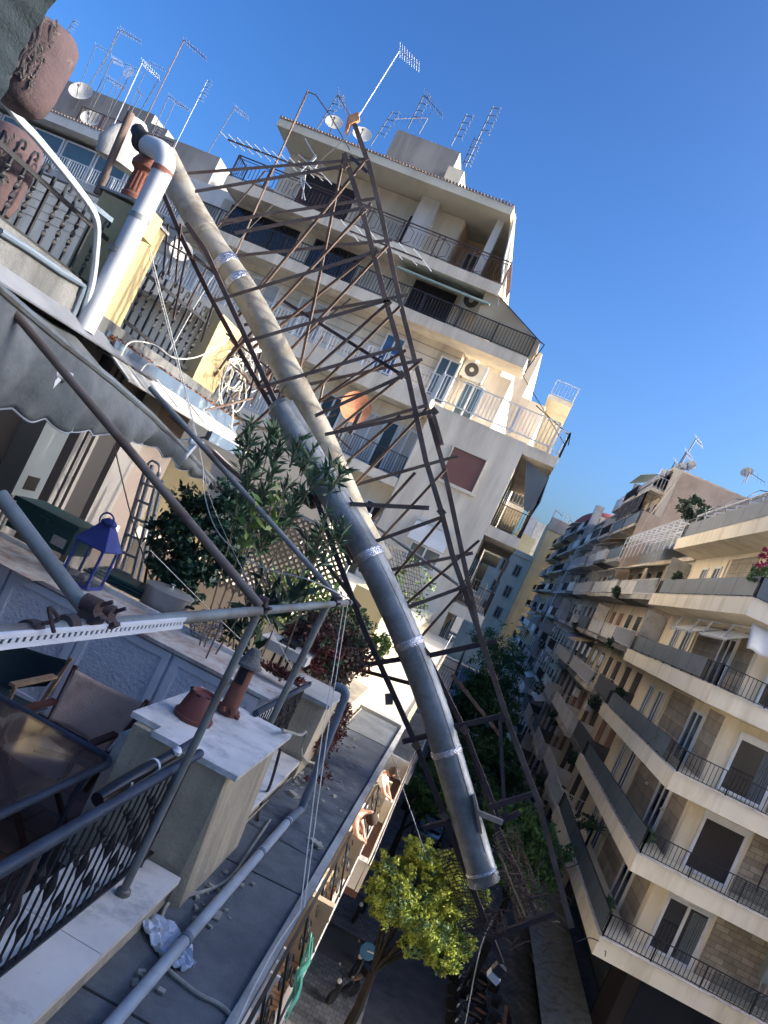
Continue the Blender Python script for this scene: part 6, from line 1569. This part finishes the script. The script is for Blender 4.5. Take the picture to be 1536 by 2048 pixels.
tn = ['dark tree furthest down the street by the old whitewashed house', 'dark tree in front of the furthest one', 'dark tree on the left of the lane behind the tower legs', 'tree at mid distance beside the shabby balconies', 'broad dark tree above the foil-banded duct section',
      'small tree at the foot of the stepped block', 'round dark tree just left of the grey duct', 'tree right behind the grey duct', 'large dark green tree below the bent rebar mat']
for i, (lb, y, tx) in enumerate(tl): tree(tn[i], lb, y, tx, 'leaf_tree', 50 + i * 7, .3 if y > 45 else .22, .9, 'dark trees along the street')

# ================================================================ lower balconies of our building with two people
LB = thing('balcony', 'sunlit balcony strip below the ledge with tiled floor and scroll railing', 'balcony', (-.5, 9, -5.75))
MB().box(-.995, -.02, 1.0, 17.3, -5.75, -5.6).build('floor', 'floor_warm', LB, smooth=False)
MB().box(-.12, .0, 1.0, 17.3, -5.6, -5.5).build('edge', 'marble_sill', LB, smooth=False)
for y in (10.6, 13.4, 17.2): MB().box(-.99, -.02, y, y + .14, -5.598, -4.75).build('partition', 'curtain_beige', LB, smooth=False)
m = MB()
def scroll(m, y, z, s, r, fl=1):
    pts = []
    for i in range(26):
        a_ = i / 25 * math.pi * 3.2; q = r * (1 - i / 30); zz = z + q * math.sin(a_); pts.append((-.02 - .3 * (zz + 5.5), y + fl * q * math.cos(a_), zz))
    m.tube(pts, s, 6)
for y in np.arange(4.4, 17, .95):
    scroll(m, y, -4.95, .014, .17); scroll(m, y + .34, -5.22, .014, .13, -1); scroll(m, y + .52, -4.9, .012, .1)
    m.bar((-.02, y + .72, -5.5), (-.284, y + .72, -4.62), .03)
m.build('scroll_panels', 'iron', LB)
m = MB(); m.bar((-.284, 4, -4.62), (-.284, 17.2, -4.62), .045, .02); m.bar((-.04, 4, -5.44), (-.04, 17.2, -5.44), .03, .02); m.build('railing', 'iron', LB, smooth=False)
t = thing('balcony', 'white-edged lower balcony with dark floor sticking out beyond the people', 'balcony', (-.2, 22, -7.4))
MB().box(-.995, .3, 17.4, 29.4, -7.4, -7.25).build('floor', 'wood_dark', t, smooth=False)
m = MB(); m.box(.22, .3, 17.4, 29.4, -7.25, -6.6); m.build('front_wall', 'white_wall', t, smooth=False)
for y in (17.4, 22.2, 27): MB().box(-.9, .2, y, y + .3, -7.24, -6.6).build('cross_wall', 'white_wall', t, smooth=False)
m = MB(); railing(m, (.26, 17.4), (.26, 29.3), -6.6, -6.3, .15, .015, .03); m.build('railing', 'rail_brown', t, smooth=False)
# balcony clutter near the bottom edge: table, chairs, pots, net
for i, (q, lab) in enumerate((((545, 1905), 'grey metal bistro table full of pots on the shaded balcony below'), ((575, 1815), 'small folding table wrapped in foil on the balcony below'))):
    k = P(*q, z=-4.9); t = thing('bistro_table', lab, 'table', (k.x - .1, k.y, -5.6)); m = MB(); m.lathe([(.3, .68), (.31, .7), (.3, .72), (0, .72)], (k.x - .1, k.y, -5.6), 18, squash=.8); m.build('tabletop', 'pvc_grey', t)
    m = MB(); m.tube([(k.x - .1, k.y, -5.6), (k.x - .1, k.y, -4.9)], .03, 8); m.build('leg', 'iron', t)
    m = MB()
    for j in range(4): m.lathe([(.04, 0), (.055, .09), (0, .09)], (k.x - .1 + random.uniform(-.15, .15), k.y + random.uniform(-.18, .18), -4.88), 10)
    m.build('cups', 'white_paint', t)
for i, (q, lab) in enumerate((((520, 1960), 'white slatted plastic chair on the shaded balcony below'), ((500, 2020), 'second plastic chair at the bottom edge of the frame'))):
    k = P(*q, z=-5.1); t = thing('plastic_chair', lab, 'chair', (k.x - .12, k.y, -5.6)); m = MB(); m.box(k.x - .3, k.x + .1, k.y - .2, k.y + .2, -5.2, -5.17); m.build('seat', 'white_paint', t, smooth=False)
    m = MB()
    for j in range(5): m.box(k.x - .28 + j * .085, k.x - .23 + j * .085, k.y + .18, k.y + .2, -5.17, -4.78)
    m.box(k.x - .3, k.x + .14, k.y + .17, k.y + .21, -4.8, -4.75); m.build('backrest', 'white_paint', t, smooth=False)
    for sx in (-.28, .08):
        for sy in (-.18, .18): MB().bar((k.x + sx, k.y + sy, -5.6), (k.x + sx, k.y + sy, -5.2), .03).build('leg', 'white_paint', t, smooth=False)
m = MB(); pts = [P(*q, z=-5.0) for q in ((622, 1875), (618, 1920), (600, 1950), (590, 1990), (570, 2030))]
[m.tube(curve([p + V((random.gauss(0, .025), random.gauss(0, .05), random.gauss(0, .02))) for p in pts], 5), [.008 + .028 * math.sin(i / 20 * 3.14) ** 2 for i in range(21)], 6) for k in range(5)]; tag(m.build('netting', 'green_net'), 'mint green netting knotted to the outside of the balcony below', 'netting')
for i, (q, lab) in enumerate((((610, 1830), 'shaded pot plant behind the net'), ((745, 1650), 'little pot plant in the lower white balcony'))):
    k = P(*q, z=-5.2 if i == 0 else -7.0); bush('pot_plant', lab, 'plant', (k.x - .1, k.y, k.z), (.14, .2, .14), 14, 22, .07, .05, 'leaf_oleander', 70 + i, .5, 3)

for i, (y, dx, hh, mt, lab, nm) in enumerate(((15.6, .3, .55, 'white_paint', 'white bench box lit by the sun between the two people', 'bench'), (14.4, .34, .5, 'marble', 'pale low table on the sunlit balcony in front of the bare-shouldered person', 'low_table'), (12.4, .3, .35, 'curtain_beige', 'beige crate on the sunlit balcony near the scroll railing', 'crate'), (11.6, .25, .5, 'white_paint', 'white stool on the sunlit balcony just beyond the net', 'stool'))):
    t = thing(nm, lab, nm.replace('_', ' '), (-.5, y, -5.6)); m = MB(); m.box(-.75, -.75 + dx * 1.6, y, y + .5, -5.6 + hh - .05, -5.6 + hh); m.build('top', mt, t, smooth=False)
    for a_, b_ in ((-.72, y + .04), (-.8 + dx * 1.6, y + .04), (-.72, y + .46), (-.8 + dx * 1.6, y + .46)): MB().bar((a_, b_, -5.6), (a_, b_, -5.65 + hh), .05).build('leg', mt, t, smooth=False)
    MB().box(-.74, -.76 + dx * 1.6, y + .03, y + .47, -5.6 + hh * .4, -5.6 + hh * .45).build('shelf', mt, t, smooth=False)
def person(label, base, J, shirt, hair='hair', bare=False):
    """J: joint name -> (x, y, z) offsets from the base; one skinned body, clothes as children"""
    t = thing('person', label, 'person', base)
    B_ = Vector(base)
    def skin(name, nodes, edges, mt, par, lv=2):
        me = bpy.data.meshes.new(name); names = list(nodes); vs = [tuple(Vector(nodes[n][0])) for n in names]
        me.from_pydata(vs, [(names.index(a), names.index(b)) for a, b in edges], []); me.materials.append(MATS[mt])
        o = bpy.data.objects.new(name, me); COL.objects.link(o); o.parent = par
        o.modifiers.new('skin', 'SKIN')
        for i, n in enumerate(names):
            sv = me.skin_vertices[0].data[i]; r = nodes[n][1]; sv.radius = (r, r) if not isinstance(r, tuple) else r; sv.use_root = (i == 0)
        md = o.modifiers.new('sub', 'SUBSURF'); md.levels = lv; md.render_levels = lv; o.modifiers['skin'].use_smooth_shade = True
        return o
    N_ = {k: (J[k], r) for k, r in (('pelvis', .13), ('waist', .12), ('chest', .15), ('neck', .055), ('jaw', .07), ('head', .095), ('crown', .07), ('shl', .065), ('shr', .065), ('ell', .045), ('elr', .045), ('wrl', .03), ('wrr', .03),
                                    ('hipl', .09), ('hipr', .09), ('knl', .062), ('knr', .062), ('anl', .04), ('anr', .04), ('tol', .035), ('tor', .035))}
    E_ = [('pelvis', 'waist'), ('waist', 'chest'), ('chest', 'neck'), ('neck', 'jaw'), ('jaw', 'head'), ('head', 'crown'), ('chest', 'shl'), ('chest', 'shr'), ('shl', 'ell'), ('shr', 'elr'), ('ell', 'wrl'), ('elr', 'wrr'),
          ('pelvis', 'hipl'), ('pelvis', 'hipr'), ('hipl', 'knl'), ('hipr', 'knr'), ('knl', 'anl'), ('knr', 'anr'), ('anl', 'tol'), ('anr', 'tor')]
    for s in 'lr':
        w = Vector(J['wr' + s]); d = (w - Vector(J['el' + s])).normalized(); sd_ = d.cross(Vector((0, 0, 1))); sd_ = sd_.normalized() if sd_.length > .1 else Vector((1, 0, 0)); pm = w + d * .07
        N_['palm' + s] = (tuple(pm), (.036, .018)); E_.append(('wr' + s, 'palm' + s))
        for k, (o, ln) in enumerate(((-.03, .07), (-.01, .085), (.01, .08), (.03, .06))):
            a = pm + sd_ * o + d * .02; b = a + d * ln * .6 + Vector((0, 0, -.012)); c = a + d * ln * .8 + Vector((0, 0, -.035))
            N_[f'f{s}{k}a'] = (tuple(a), .009); N_[f'f{s}{k}b'] = (tuple(b), .0085); N_[f'f{s}{k}c'] = (tuple(c), .007)
            E_ += [('palm' + s, f'f{s}{k}a'), (f'f{s}{k}a', f'f{s}{k}b'), (f'f{s}{k}b', f'f{s}{k}c')]
        a = w + d * .03 + sd_ * .035; b = a + d * .03 + sd_ * .03
        N_[f't{s}a'] = (tuple(a), .011); N_[f't{s}b'] = (tuple(b), .009); E_ += [('wr' + s, f't{s}a'), (f't{s}a', f't{s}b')]
    body = skin('body', N_, E_, 'skin', t)
    g = .018
    tr = {k: (J[k], r + g) for k, r in (('pelvis', .13), ('hipl', .09), ('hipr', .09), ('knl', .065), ('knr', .065), ('anl', .05), ('anr', .05))}
    skin('trousers', tr, [('pelvis', 'hipl'), ('pelvis', 'hipr'), ('hipl', 'knl'), ('hipr', 'knr'), ('knl', 'anl'), ('knr', 'anr')], 'trousers', t)
    if not bare:
        ml, mr_ = [tuple(Vector(J['sh' + s]).lerp(Vector(J['el' + s]), .75)) for s in 'lr']
        sh = {'pelvis': (J['pelvis'], .15), 'waist': (J['waist'], .14), 'chest': (J['chest'], .168), 'shl': (J['shl'], .08), 'shr': (J['shr'], .08), 'ml': (ml, .062), 'mr': (mr_, .062)}
        skin('shirt', sh, [('pelvis', 'waist'), ('waist', 'chest'), ('chest', 'shl'), ('chest', 'shr'), ('shl', 'ml'), ('shr', 'mr')], shirt, t)
    hd = Vector(J['head']) + B_; jw = Vector(J['jaw']) + B_; up = (hd - jw).normalized(); fw = (Vector(J['look']) - up * Vector(J['look']).dot(up)).normalized(); rt_ = fw.cross(up)
    M = Matrix((rt_, fw, up)).transposed()
    m = MB(); m.lathe([(0, .115), (.06, .105), (.095, .06), (.105, .0), (.098, -.05), (.08, -.08)], hd - fw * .018, 14, axis=up); m.build(hair, 'hair', t)
    m = MB(); m.bar(hd + fw * .085 + up * .0, hd + fw * .115 - up * .035, .025); m.build('nose', 'skin', t)
    for s in (-1, 1):
        MB().obox(hd + fw * .098 + rt_ * s * .033 + up * .005, (.024, .008, .012), M).build('eye', 'cable_dark', t); MB().obox(hd + rt_ * s * .1 - up * .01, (.018, .035, .05), M).build('ear', 'skin', t)
    MB().obox(hd + fw * .085 - up * .062, (.045, .012, .01), M).build('mouth', 'paint_red', t)
    return t
k1 = P(783, 1547, z=-4.16); by, bx_ = k1.y, k1.x
def lean(sx, fwd, hz):   # figure leaning over the rail towards +X
    return dict(look=(.6, .3, -.8), pelvis=(-.32, 0, .95), waist=(-.26, 0, 1.1), chest=(-.12 + fwd * .3, 0, 1.27), neck=(-.03 + fwd * .5, .02, 1.38), jaw=(.03 + fwd * .55, .03, 1.42), head=(.06 + fwd * .6, .03, hz), crown=(.08 + fwd * .6, .03, hz + .06),
                shl=(-.06, .19, 1.32), shr=(-.06, -.19, 1.32), ell=(.1, .28, 1.1), elr=(.1, -.28, 1.1), wrl=(.2, .12, 1.03), wrr=(.2, -.14, 1.03),
                hipl=(-.32, .1, .9), hipr=(-.32, -.1, .9), knl=(-.3, .11, .48), knr=(-.34, -.11, .48), anl=(-.34, .11, .08), anr=(-.4, -.11, .08), tol=(-.2, .13, .04), tor=(-.26, -.13, .04))
person('person with short brown hair in pale shirt leaning over railing beside white wall', (bx_ - .08, by, -5.5 - .09), lean(0, .1, 1.46), 'shirt')
k2 = P(722, 1628, z=-4.25)
person('bare-shouldered person in pale top bending over the sunlit balcony rail', (k2.x - .02, k2.y, -5.5 - .09), lean(0, .25, 1.36), 'shirt', bare=True)

# ================================================================ street furniture and vehicles
def scooter(label, loc, rz, body='black_plastic', seat='seat_brown', group=None):
    t = thing('motor_scooter', label, 'scooter', (0, 0, 0), group)
    for y in (.62, -.62):
        m = MB(); m.lathe([(.17, -.05), (.235, -.055), (.26, -.03), (.26, .03), (.235, .055), (.17, .05)], (0, y, .26), 18, axis=(1, 0, 0)); w = m.build('wheel', 'rubber', t)
        MB().lathe([(0, -.035), (.16, -.04), (.17, 0), (.16, .04), (0, .035)], (0, y, .26), 12, axis=(1, 0, 0)).build('rim', 'chrome', w)
    m = MB()
    m.add([(-.16, .34, .3), (.16, .34, .3), (.2, -.75, .38), (-.2, -.75, .38), (-.13, .3, .36), (.13, .3, .36), (.17, -.2, .62), (-.17, -.2, .62), (.16, -.85, .7), (-.16, -.85, .7)],
          [(0, 3, 2, 1), (0, 1, 5, 4), (4, 5, 6, 7), (7, 6, 8, 9), (1, 2, 8, 6, 5), (0, 4, 7, 9, 3), (3, 9, 8, 2)])
    m.add([(-.2, .42, .3), (.2, .42, .3), (.17, .5, .85), (-.17, .5, .85), (-.12, .62, .5), (.12, .62, .5), (.08, .56, .95), (-.08, .56, .95)], [(0, 1, 2, 3), (4, 7, 6, 5), (1, 5, 6, 2), (0, 3, 7, 4), (3, 2, 6, 7), (0, 4, 5, 1)])
    m.build('body', body, t, sub=1)
    m = MB(); m.add([(-.14, -.1, .66), (.14, -.1, .66), (.15, -.8, .74), (-.15, -.8, .74), (-.1, -.14, .76), (.1, -.14, .76), (.11, -.76, .84), (-.11, -.76, .84)], [(0, 3, 2, 1), (4, 5, 6, 7), (0, 1, 5, 4), (1, 2, 6, 5), (2, 3, 7, 6), (3, 0, 4, 7)]); m.build('seat', seat, t, sub=2)
    m = MB(); m.tube([(-.34, .4, 1.02), (-.2, .5, 1.0), (.2, .5, 1.0), (.34, .4, 1.02)], .02, 8); m.tube([(0, .5, .98), (0, .64, .3)], .03, 8); m.build('handlebar', 'black_plastic', t)
    for s in (-1, 1):
        m = MB(); m.tube([(s * .25, .47, 1.0), (s * .32, .5, 1.16)], .008, 5); m.lathe([(0, 0), (.05, .005), (.05, .02), (0, .025)], (s * .33, .5, 1.18), 10, axis=(0, -1, 0)); m.build('mirror', 'chrome', t)
    MB().lathe([(.09, 0), (.08, .04), (0, .06)], (0, .6, .82), 12, axis=(0, 1, .1)).build('headlight', 'white_paint', t)
    MB().box(-.18, .18, -1.12, -.82, .76, 1.02).build('top_box', 'black_plastic' if body != 'chrome' else body, t, smooth=False)
    t.location = loc; t.rotation_euler = (0, 0, rz); return t
s0 = scooter('black scooter with tan seat parked on the pavement, lowest in the frame', (1.45, 27.4, G + .12), R(150))
dup(s0, (1.75, 29.6, G + .12), R(160), 'second scooter in line beyond the tan-seated one', group=None)
dup(s0, (1.0, 33.5, G + .12), R(170), 'dark scooter close to the building line further on')
for i in range(6): dup(s0, (5.95 + .05 * (i % 2), 28.2 + i * 1.05, G + .12), R(62 + (i * 7) % 12), 'dark motorbike in the tight row parked under the cream building', group='motorbikes parked in a row on the far pavement')
t = thing('traffic_mirror', 'round blue disc sign with a pale band on a short pole by the scooters', 'sign', (P(736, 1902, y=27.6).x, 27.6, G + .12))
k = P(736, 1903, y=27.6); m = MB(); m.lathe([(0, .02), (.27, .02), (.29, 0), (.27, -.02), (0, -.02)], k, 28, axis=(-.1, -.75, .65)); m.build('disc', 'sign_blue', t)
Mx = Vector((-.1, -.75, .65)).normalized(); m = MB(); e = Mx.cross(Vector((0, 0, 1))).normalized(); e = (e + Vector((0, .1, -.25))).normalized(); m.bar(k + Mx * .024 - e * .24, k + Mx * .024 + e * .24, .045, .004, up=Mx); m.build('band', 'white_paint', t, smooth=False)
MB().tube([(k.x, k.y + .05, G + .12), (k.x, k.y + .05, k.z + .1)], .03, 8).build('pole', 'grey_metal', t)
def van(label, x, y, mt, h=1.5, l=4.2):
    t = thing('parked_car', label, 'car', (x, y, G)); w = .85
    m = MB(); z = G + .25; sec = [(-l / 2, .3, .65), (-l / 2 + .1, .75, .7), (-l / 2 + .9, .85, .8), (-l / 2 + 1.3, h - .2, .7), (l / 2 - .9, h - .15, .7), (l / 2 - .15, .85, .8), (l / 2, .5, .7)]
    vs = []; fs = []
    for yy, hh, ww in sec:
        vs += [(x - w, y + yy, z), (x - w, y + yy, z + min(hh, .6)), (x - w * ww, y + yy, z + hh), (x + w * ww, y + yy, z + hh), (x + w, y + yy, z + min(hh, .6)), (x + w, y + yy, z)]
    for i in range(len(sec) - 1):
        for j in range(6): fs.append((i * 6 + j, i * 6 + (j + 1) % 6, (i + 1) * 6 + (j + 1) % 6, (i + 1) * 6 + j))
    fs += [tuple(range(5, -1, -1)), tuple(range((len(sec) - 1) * 6, len(sec) * 6))]
    m.add(vs, fs); m.build('body', mt, t)
    m = MB(); m.slab([(x - .6, y - l / 2 + .88, z + .86), (x + .6, y - l / 2 + .88, z + .86), (x + .55, y - l / 2 + 1.24, z + h - .24), (x - .55, y - l / 2 + 1.24, z + h - .24)], .02); m.build('windscreen', 'glass_dark', t, smooth=False)
    for sx in (-1, 1):
        for sy in (-l / 2 + .8, l / 2 - .8): MB().lathe([(.18, -.1), (.31, -.1), (.33, 0), (.31, .1), (.18, .1)], (x + sx * (w - .05), y + sy, G + .33), 16, axis=(1, 0, 0)).build('wheel', 'rubber', t)
    return t
van('white car under the trees half way down the street', 5.0, 62, 'white_paint'); van('white van beside the shabby balconies', 6.4, 52, 'white_paint', 1.9); van('dark car parked by the left pavement', 3.0, 47, 'glass_dark'); van('silver car further down the lane', 4.9, 78, 'pvc_grey')
rg = random.Random(8)
for i, lab in enumerate(('longest pale plank leaning among the debris below the rebar mats', 'plank lying beside the longest one', 'short dark board under the floodlight', 'tilted board against the shop front', 'narrow slat near the parked motorbikes')):
    a = Vector((6.5 + i * .35, 27.5 + i * 1.1, G + .14)); b = a + Vector((.5 - .2 * i, 1.8 - i * .3, .35 + .3 * (i % 2))); tag(MB().bar(a, b, .16, .04).build('plank', 'wood' if i % 2 else 'wood_dark', smooth=False), lab, 'plank')
# shop hoarding on the far pavement with dark blotchy strip
t = thing('shop_awning', 'long grey sheet canopy over the far pavement under the cream building', 'canopy', (8.6, 32, -12.4))
MB().slab([(7.9, 27.5, -12.55), (9.7, 27.5, -12.2), (9.7, 41, -12.2), (7.9, 41, -12.55)], .06).build('sheet', 'pipe_grey', t, smooth=False)

# ================================================================ cream building extras
for (ya, yb) in ((32.4, 36.2), (28.0, 31.6)):
    m = MB(); m.slab([(9.2, ya, 2.5), (9.2, yb, 2.5), (8.2, yb, 1.95), (8.2, ya, 1.95)], .03)
    for i in range(int((yb - ya) / .2)): m.slab([(8.2, ya + i * .2, 1.95), (8.2, ya + i * .2 + .2, 1.95), (8.2, ya + i * .2 + .1, 1.82)], .01)
    w = m.build('awning', 'awning_white', C, smooth=False)
    for y in (ya + .5, yb - .5):
        m = MB(); m.bar((9.2, y, 2.7), (8.5, y + .5, 2.55), .05); m.bar((8.5, y + .5, 2.55), (8.2, y, 1.97), .05); m.build('awning_arm', 'white_metal', w, smooth=False)
m = MB(); m.sheet(lambda u, v: (8.4 + 3 * u, 27.0 - .5 * v + .05 * math.sin(u * 9), 2.7 - .9 * v + .04 * math.sin(u * 30) * v), 30, 6); m.build('awning', 'awning_white', C, solid=.02)
for i, (c, rr, lab, mt) in enumerate((((8.15, 38.9, 4.35), (.25, .5, .28), 'trailing plant at the far end of the upper railing of the cream building', 'leaf_dark'), ((8.1, 27.4, 4.3), (.3, .6, .35), 'leafy plant draping the corner railing of the cream building', 'leaf_tree'),
        ((8.3, 40.6, -1.95), (.25, .6, .25), 'row of green pot plants on the middle railing of the cream building', 'leaf_dark'), ((8.5, 37.3, -7.75), (.4, 1.2, .5), 'large dark bush on the lowest balcony of the cream building', 'leaf_dark'),
        ((8.35, 27.6, -5.2), (.18, .4, .3), 'small climber at the corner railing above the lowest balcony', 'leaf_oleander'), ((8.35, 28.4, -8.1), (.15, .3, .25), 'tiny plant by the lowest corner railing', 'leaf_oleander'), ((8.2, 30.3, -2.3), (.15, .3, .2), 'small green plant at the end of the blue screen', 'leaf_light'))):
    bush('balcony_plant', lab, 'plant', c, rr, 30, 34, .14, .11, mt, 90 + i, .4, 4)
c0 = P(1530, 1118, y=26.9); bush('bougainvillea', 'magenta flowering plant at the right edge of the top corner balcony', 'plant', tuple(c0), (.25, .2, .45), 22, 30, .12, .08, 'pink_flower', 99, .7, 3)
c0 = P(1172, 1672, y=36.5); rng = np.random.default_rng(5); d = rng.normal(size=(70, 3)); d[:, 2] = abs(d[:, 2]) * .8; d /= np.linalg.norm(d, axis=1)[:, None]
t = thing('yucca', 'spiky yucca on the lowest balcony of the cream building', 'plant', (8.6, 36, -8.6)); leaf_cloud(MB(), np.array([8.6, 35.6, -7.5])[None] + d * .3, .6, .08, seed=1, dirs=d * 4).build('spikes', 'leaf_oleander', t, smooth=False); MB().tube([(8.6, 35.6, -8.6), (8.6, 35.6, -7.5)], .06, 7).build('stem', 'bark', t)
k = (13.4, 27.3, -7.9); t = thing('water_heater', 'white gas boiler with pipes on the lowest frontal balcony of the cream building', 'boiler', k)
MB().box(13.3, 14.0, 27.6, 27.97, -7.75, -6.7).build('casing', 'boiler', t, smooth=False)
m = MB()
for i in range(3): m.tube(curve([(13.4 + i * .2, 27.8, -7.75), (13.4 + i * .2, 27.75, -8.1), (13.2 + i * .2, 27.75, -8.3), (13.2 + i * .2, 27.7, -8.6)], 3), .03, 6)
m.build('pipes', 'alu', t)
t = thing('wall_shelf', 'rusty wall rack with white pots and hooks on the stone cladding', 'shelf', (12.6, 27.9, -4.4)); m = MB(); m.bar((12.2, 27.9, -4.3), (14.5, 27.9, -4.3), .04); m.bar((12.2, 27.9, -4.3), (12.2, 27.9, -5.3), .04); m.build('rack', 'rust_dark', t, smooth=False)
for i in range(3): MB().lathe([(0, 0), (.06, 0), (.09, .16), (0, .16)], (12.6 + i * .45, 27.85, -4.6), 10).build('pot', 'white_paint', t)
for i, (x, z, lab) in enumerate(((8.9, 5.1, 'wall lantern'),)): pass
for i, (y, z, lab) in enumerate(((30.15, -4.6, 'globe wall lamp between stone cladding and door on the third screen floor'), (33.2, -4.4, 'bulkhead wall lamp further along the same facade'))):
    tag(MB().lathe([(0, -.07), (.06, -.05), (.075, 0), (.05, .06), (0, .07)], (XW - .12, y, z), 12).build('wall_lamp', 'dish'), lab, 'lamp')
c0 = P(1392, 1020, y=42.5); bush('roof_shrub', 'dark round shrub on the terrace above the white panel balconies', 'shrub', tuple(c0), (.9, .8, .7), 40, 40, .3, .2, 'leaf_dark', 120, .5, 4)
rt_ = [((8.1, 44.5, -3.2), .5), ((8.1, 50, -9.3), .6), ((8.2, 56, -6.2), .7), ((8.1, 47, .2), .4), ((8.2, 66, .3), .6), ((8.1, 70, -6), .9), ((8.2, 85, -3), .7), ((8.0, 53, 3.4), .5), ((8.1, 43.6, -6.3), .5)]
bl = ['first', 'on a low grey balcony', 'beside a brown awning', 'under the white panels', 'in front of the blank brown wall base', 'big bush near tree tops', 'beyond the brown wall', 'on the top white panel balcony', 'next to the cream building end']
for i, (c, r_) in enumerate(rt_):
    bush('balcony_plant', f'green balcony plant on the shabby right-hand row, {bl[i]}' if i else 'green balcony plant on the shabby right-hand row nearest the cream bands', 'plant', c, (r_ * .6, r_, r_ * .7), 22, 26, .2, .16, 'leaf_dark', 130 + i, .5, 3)
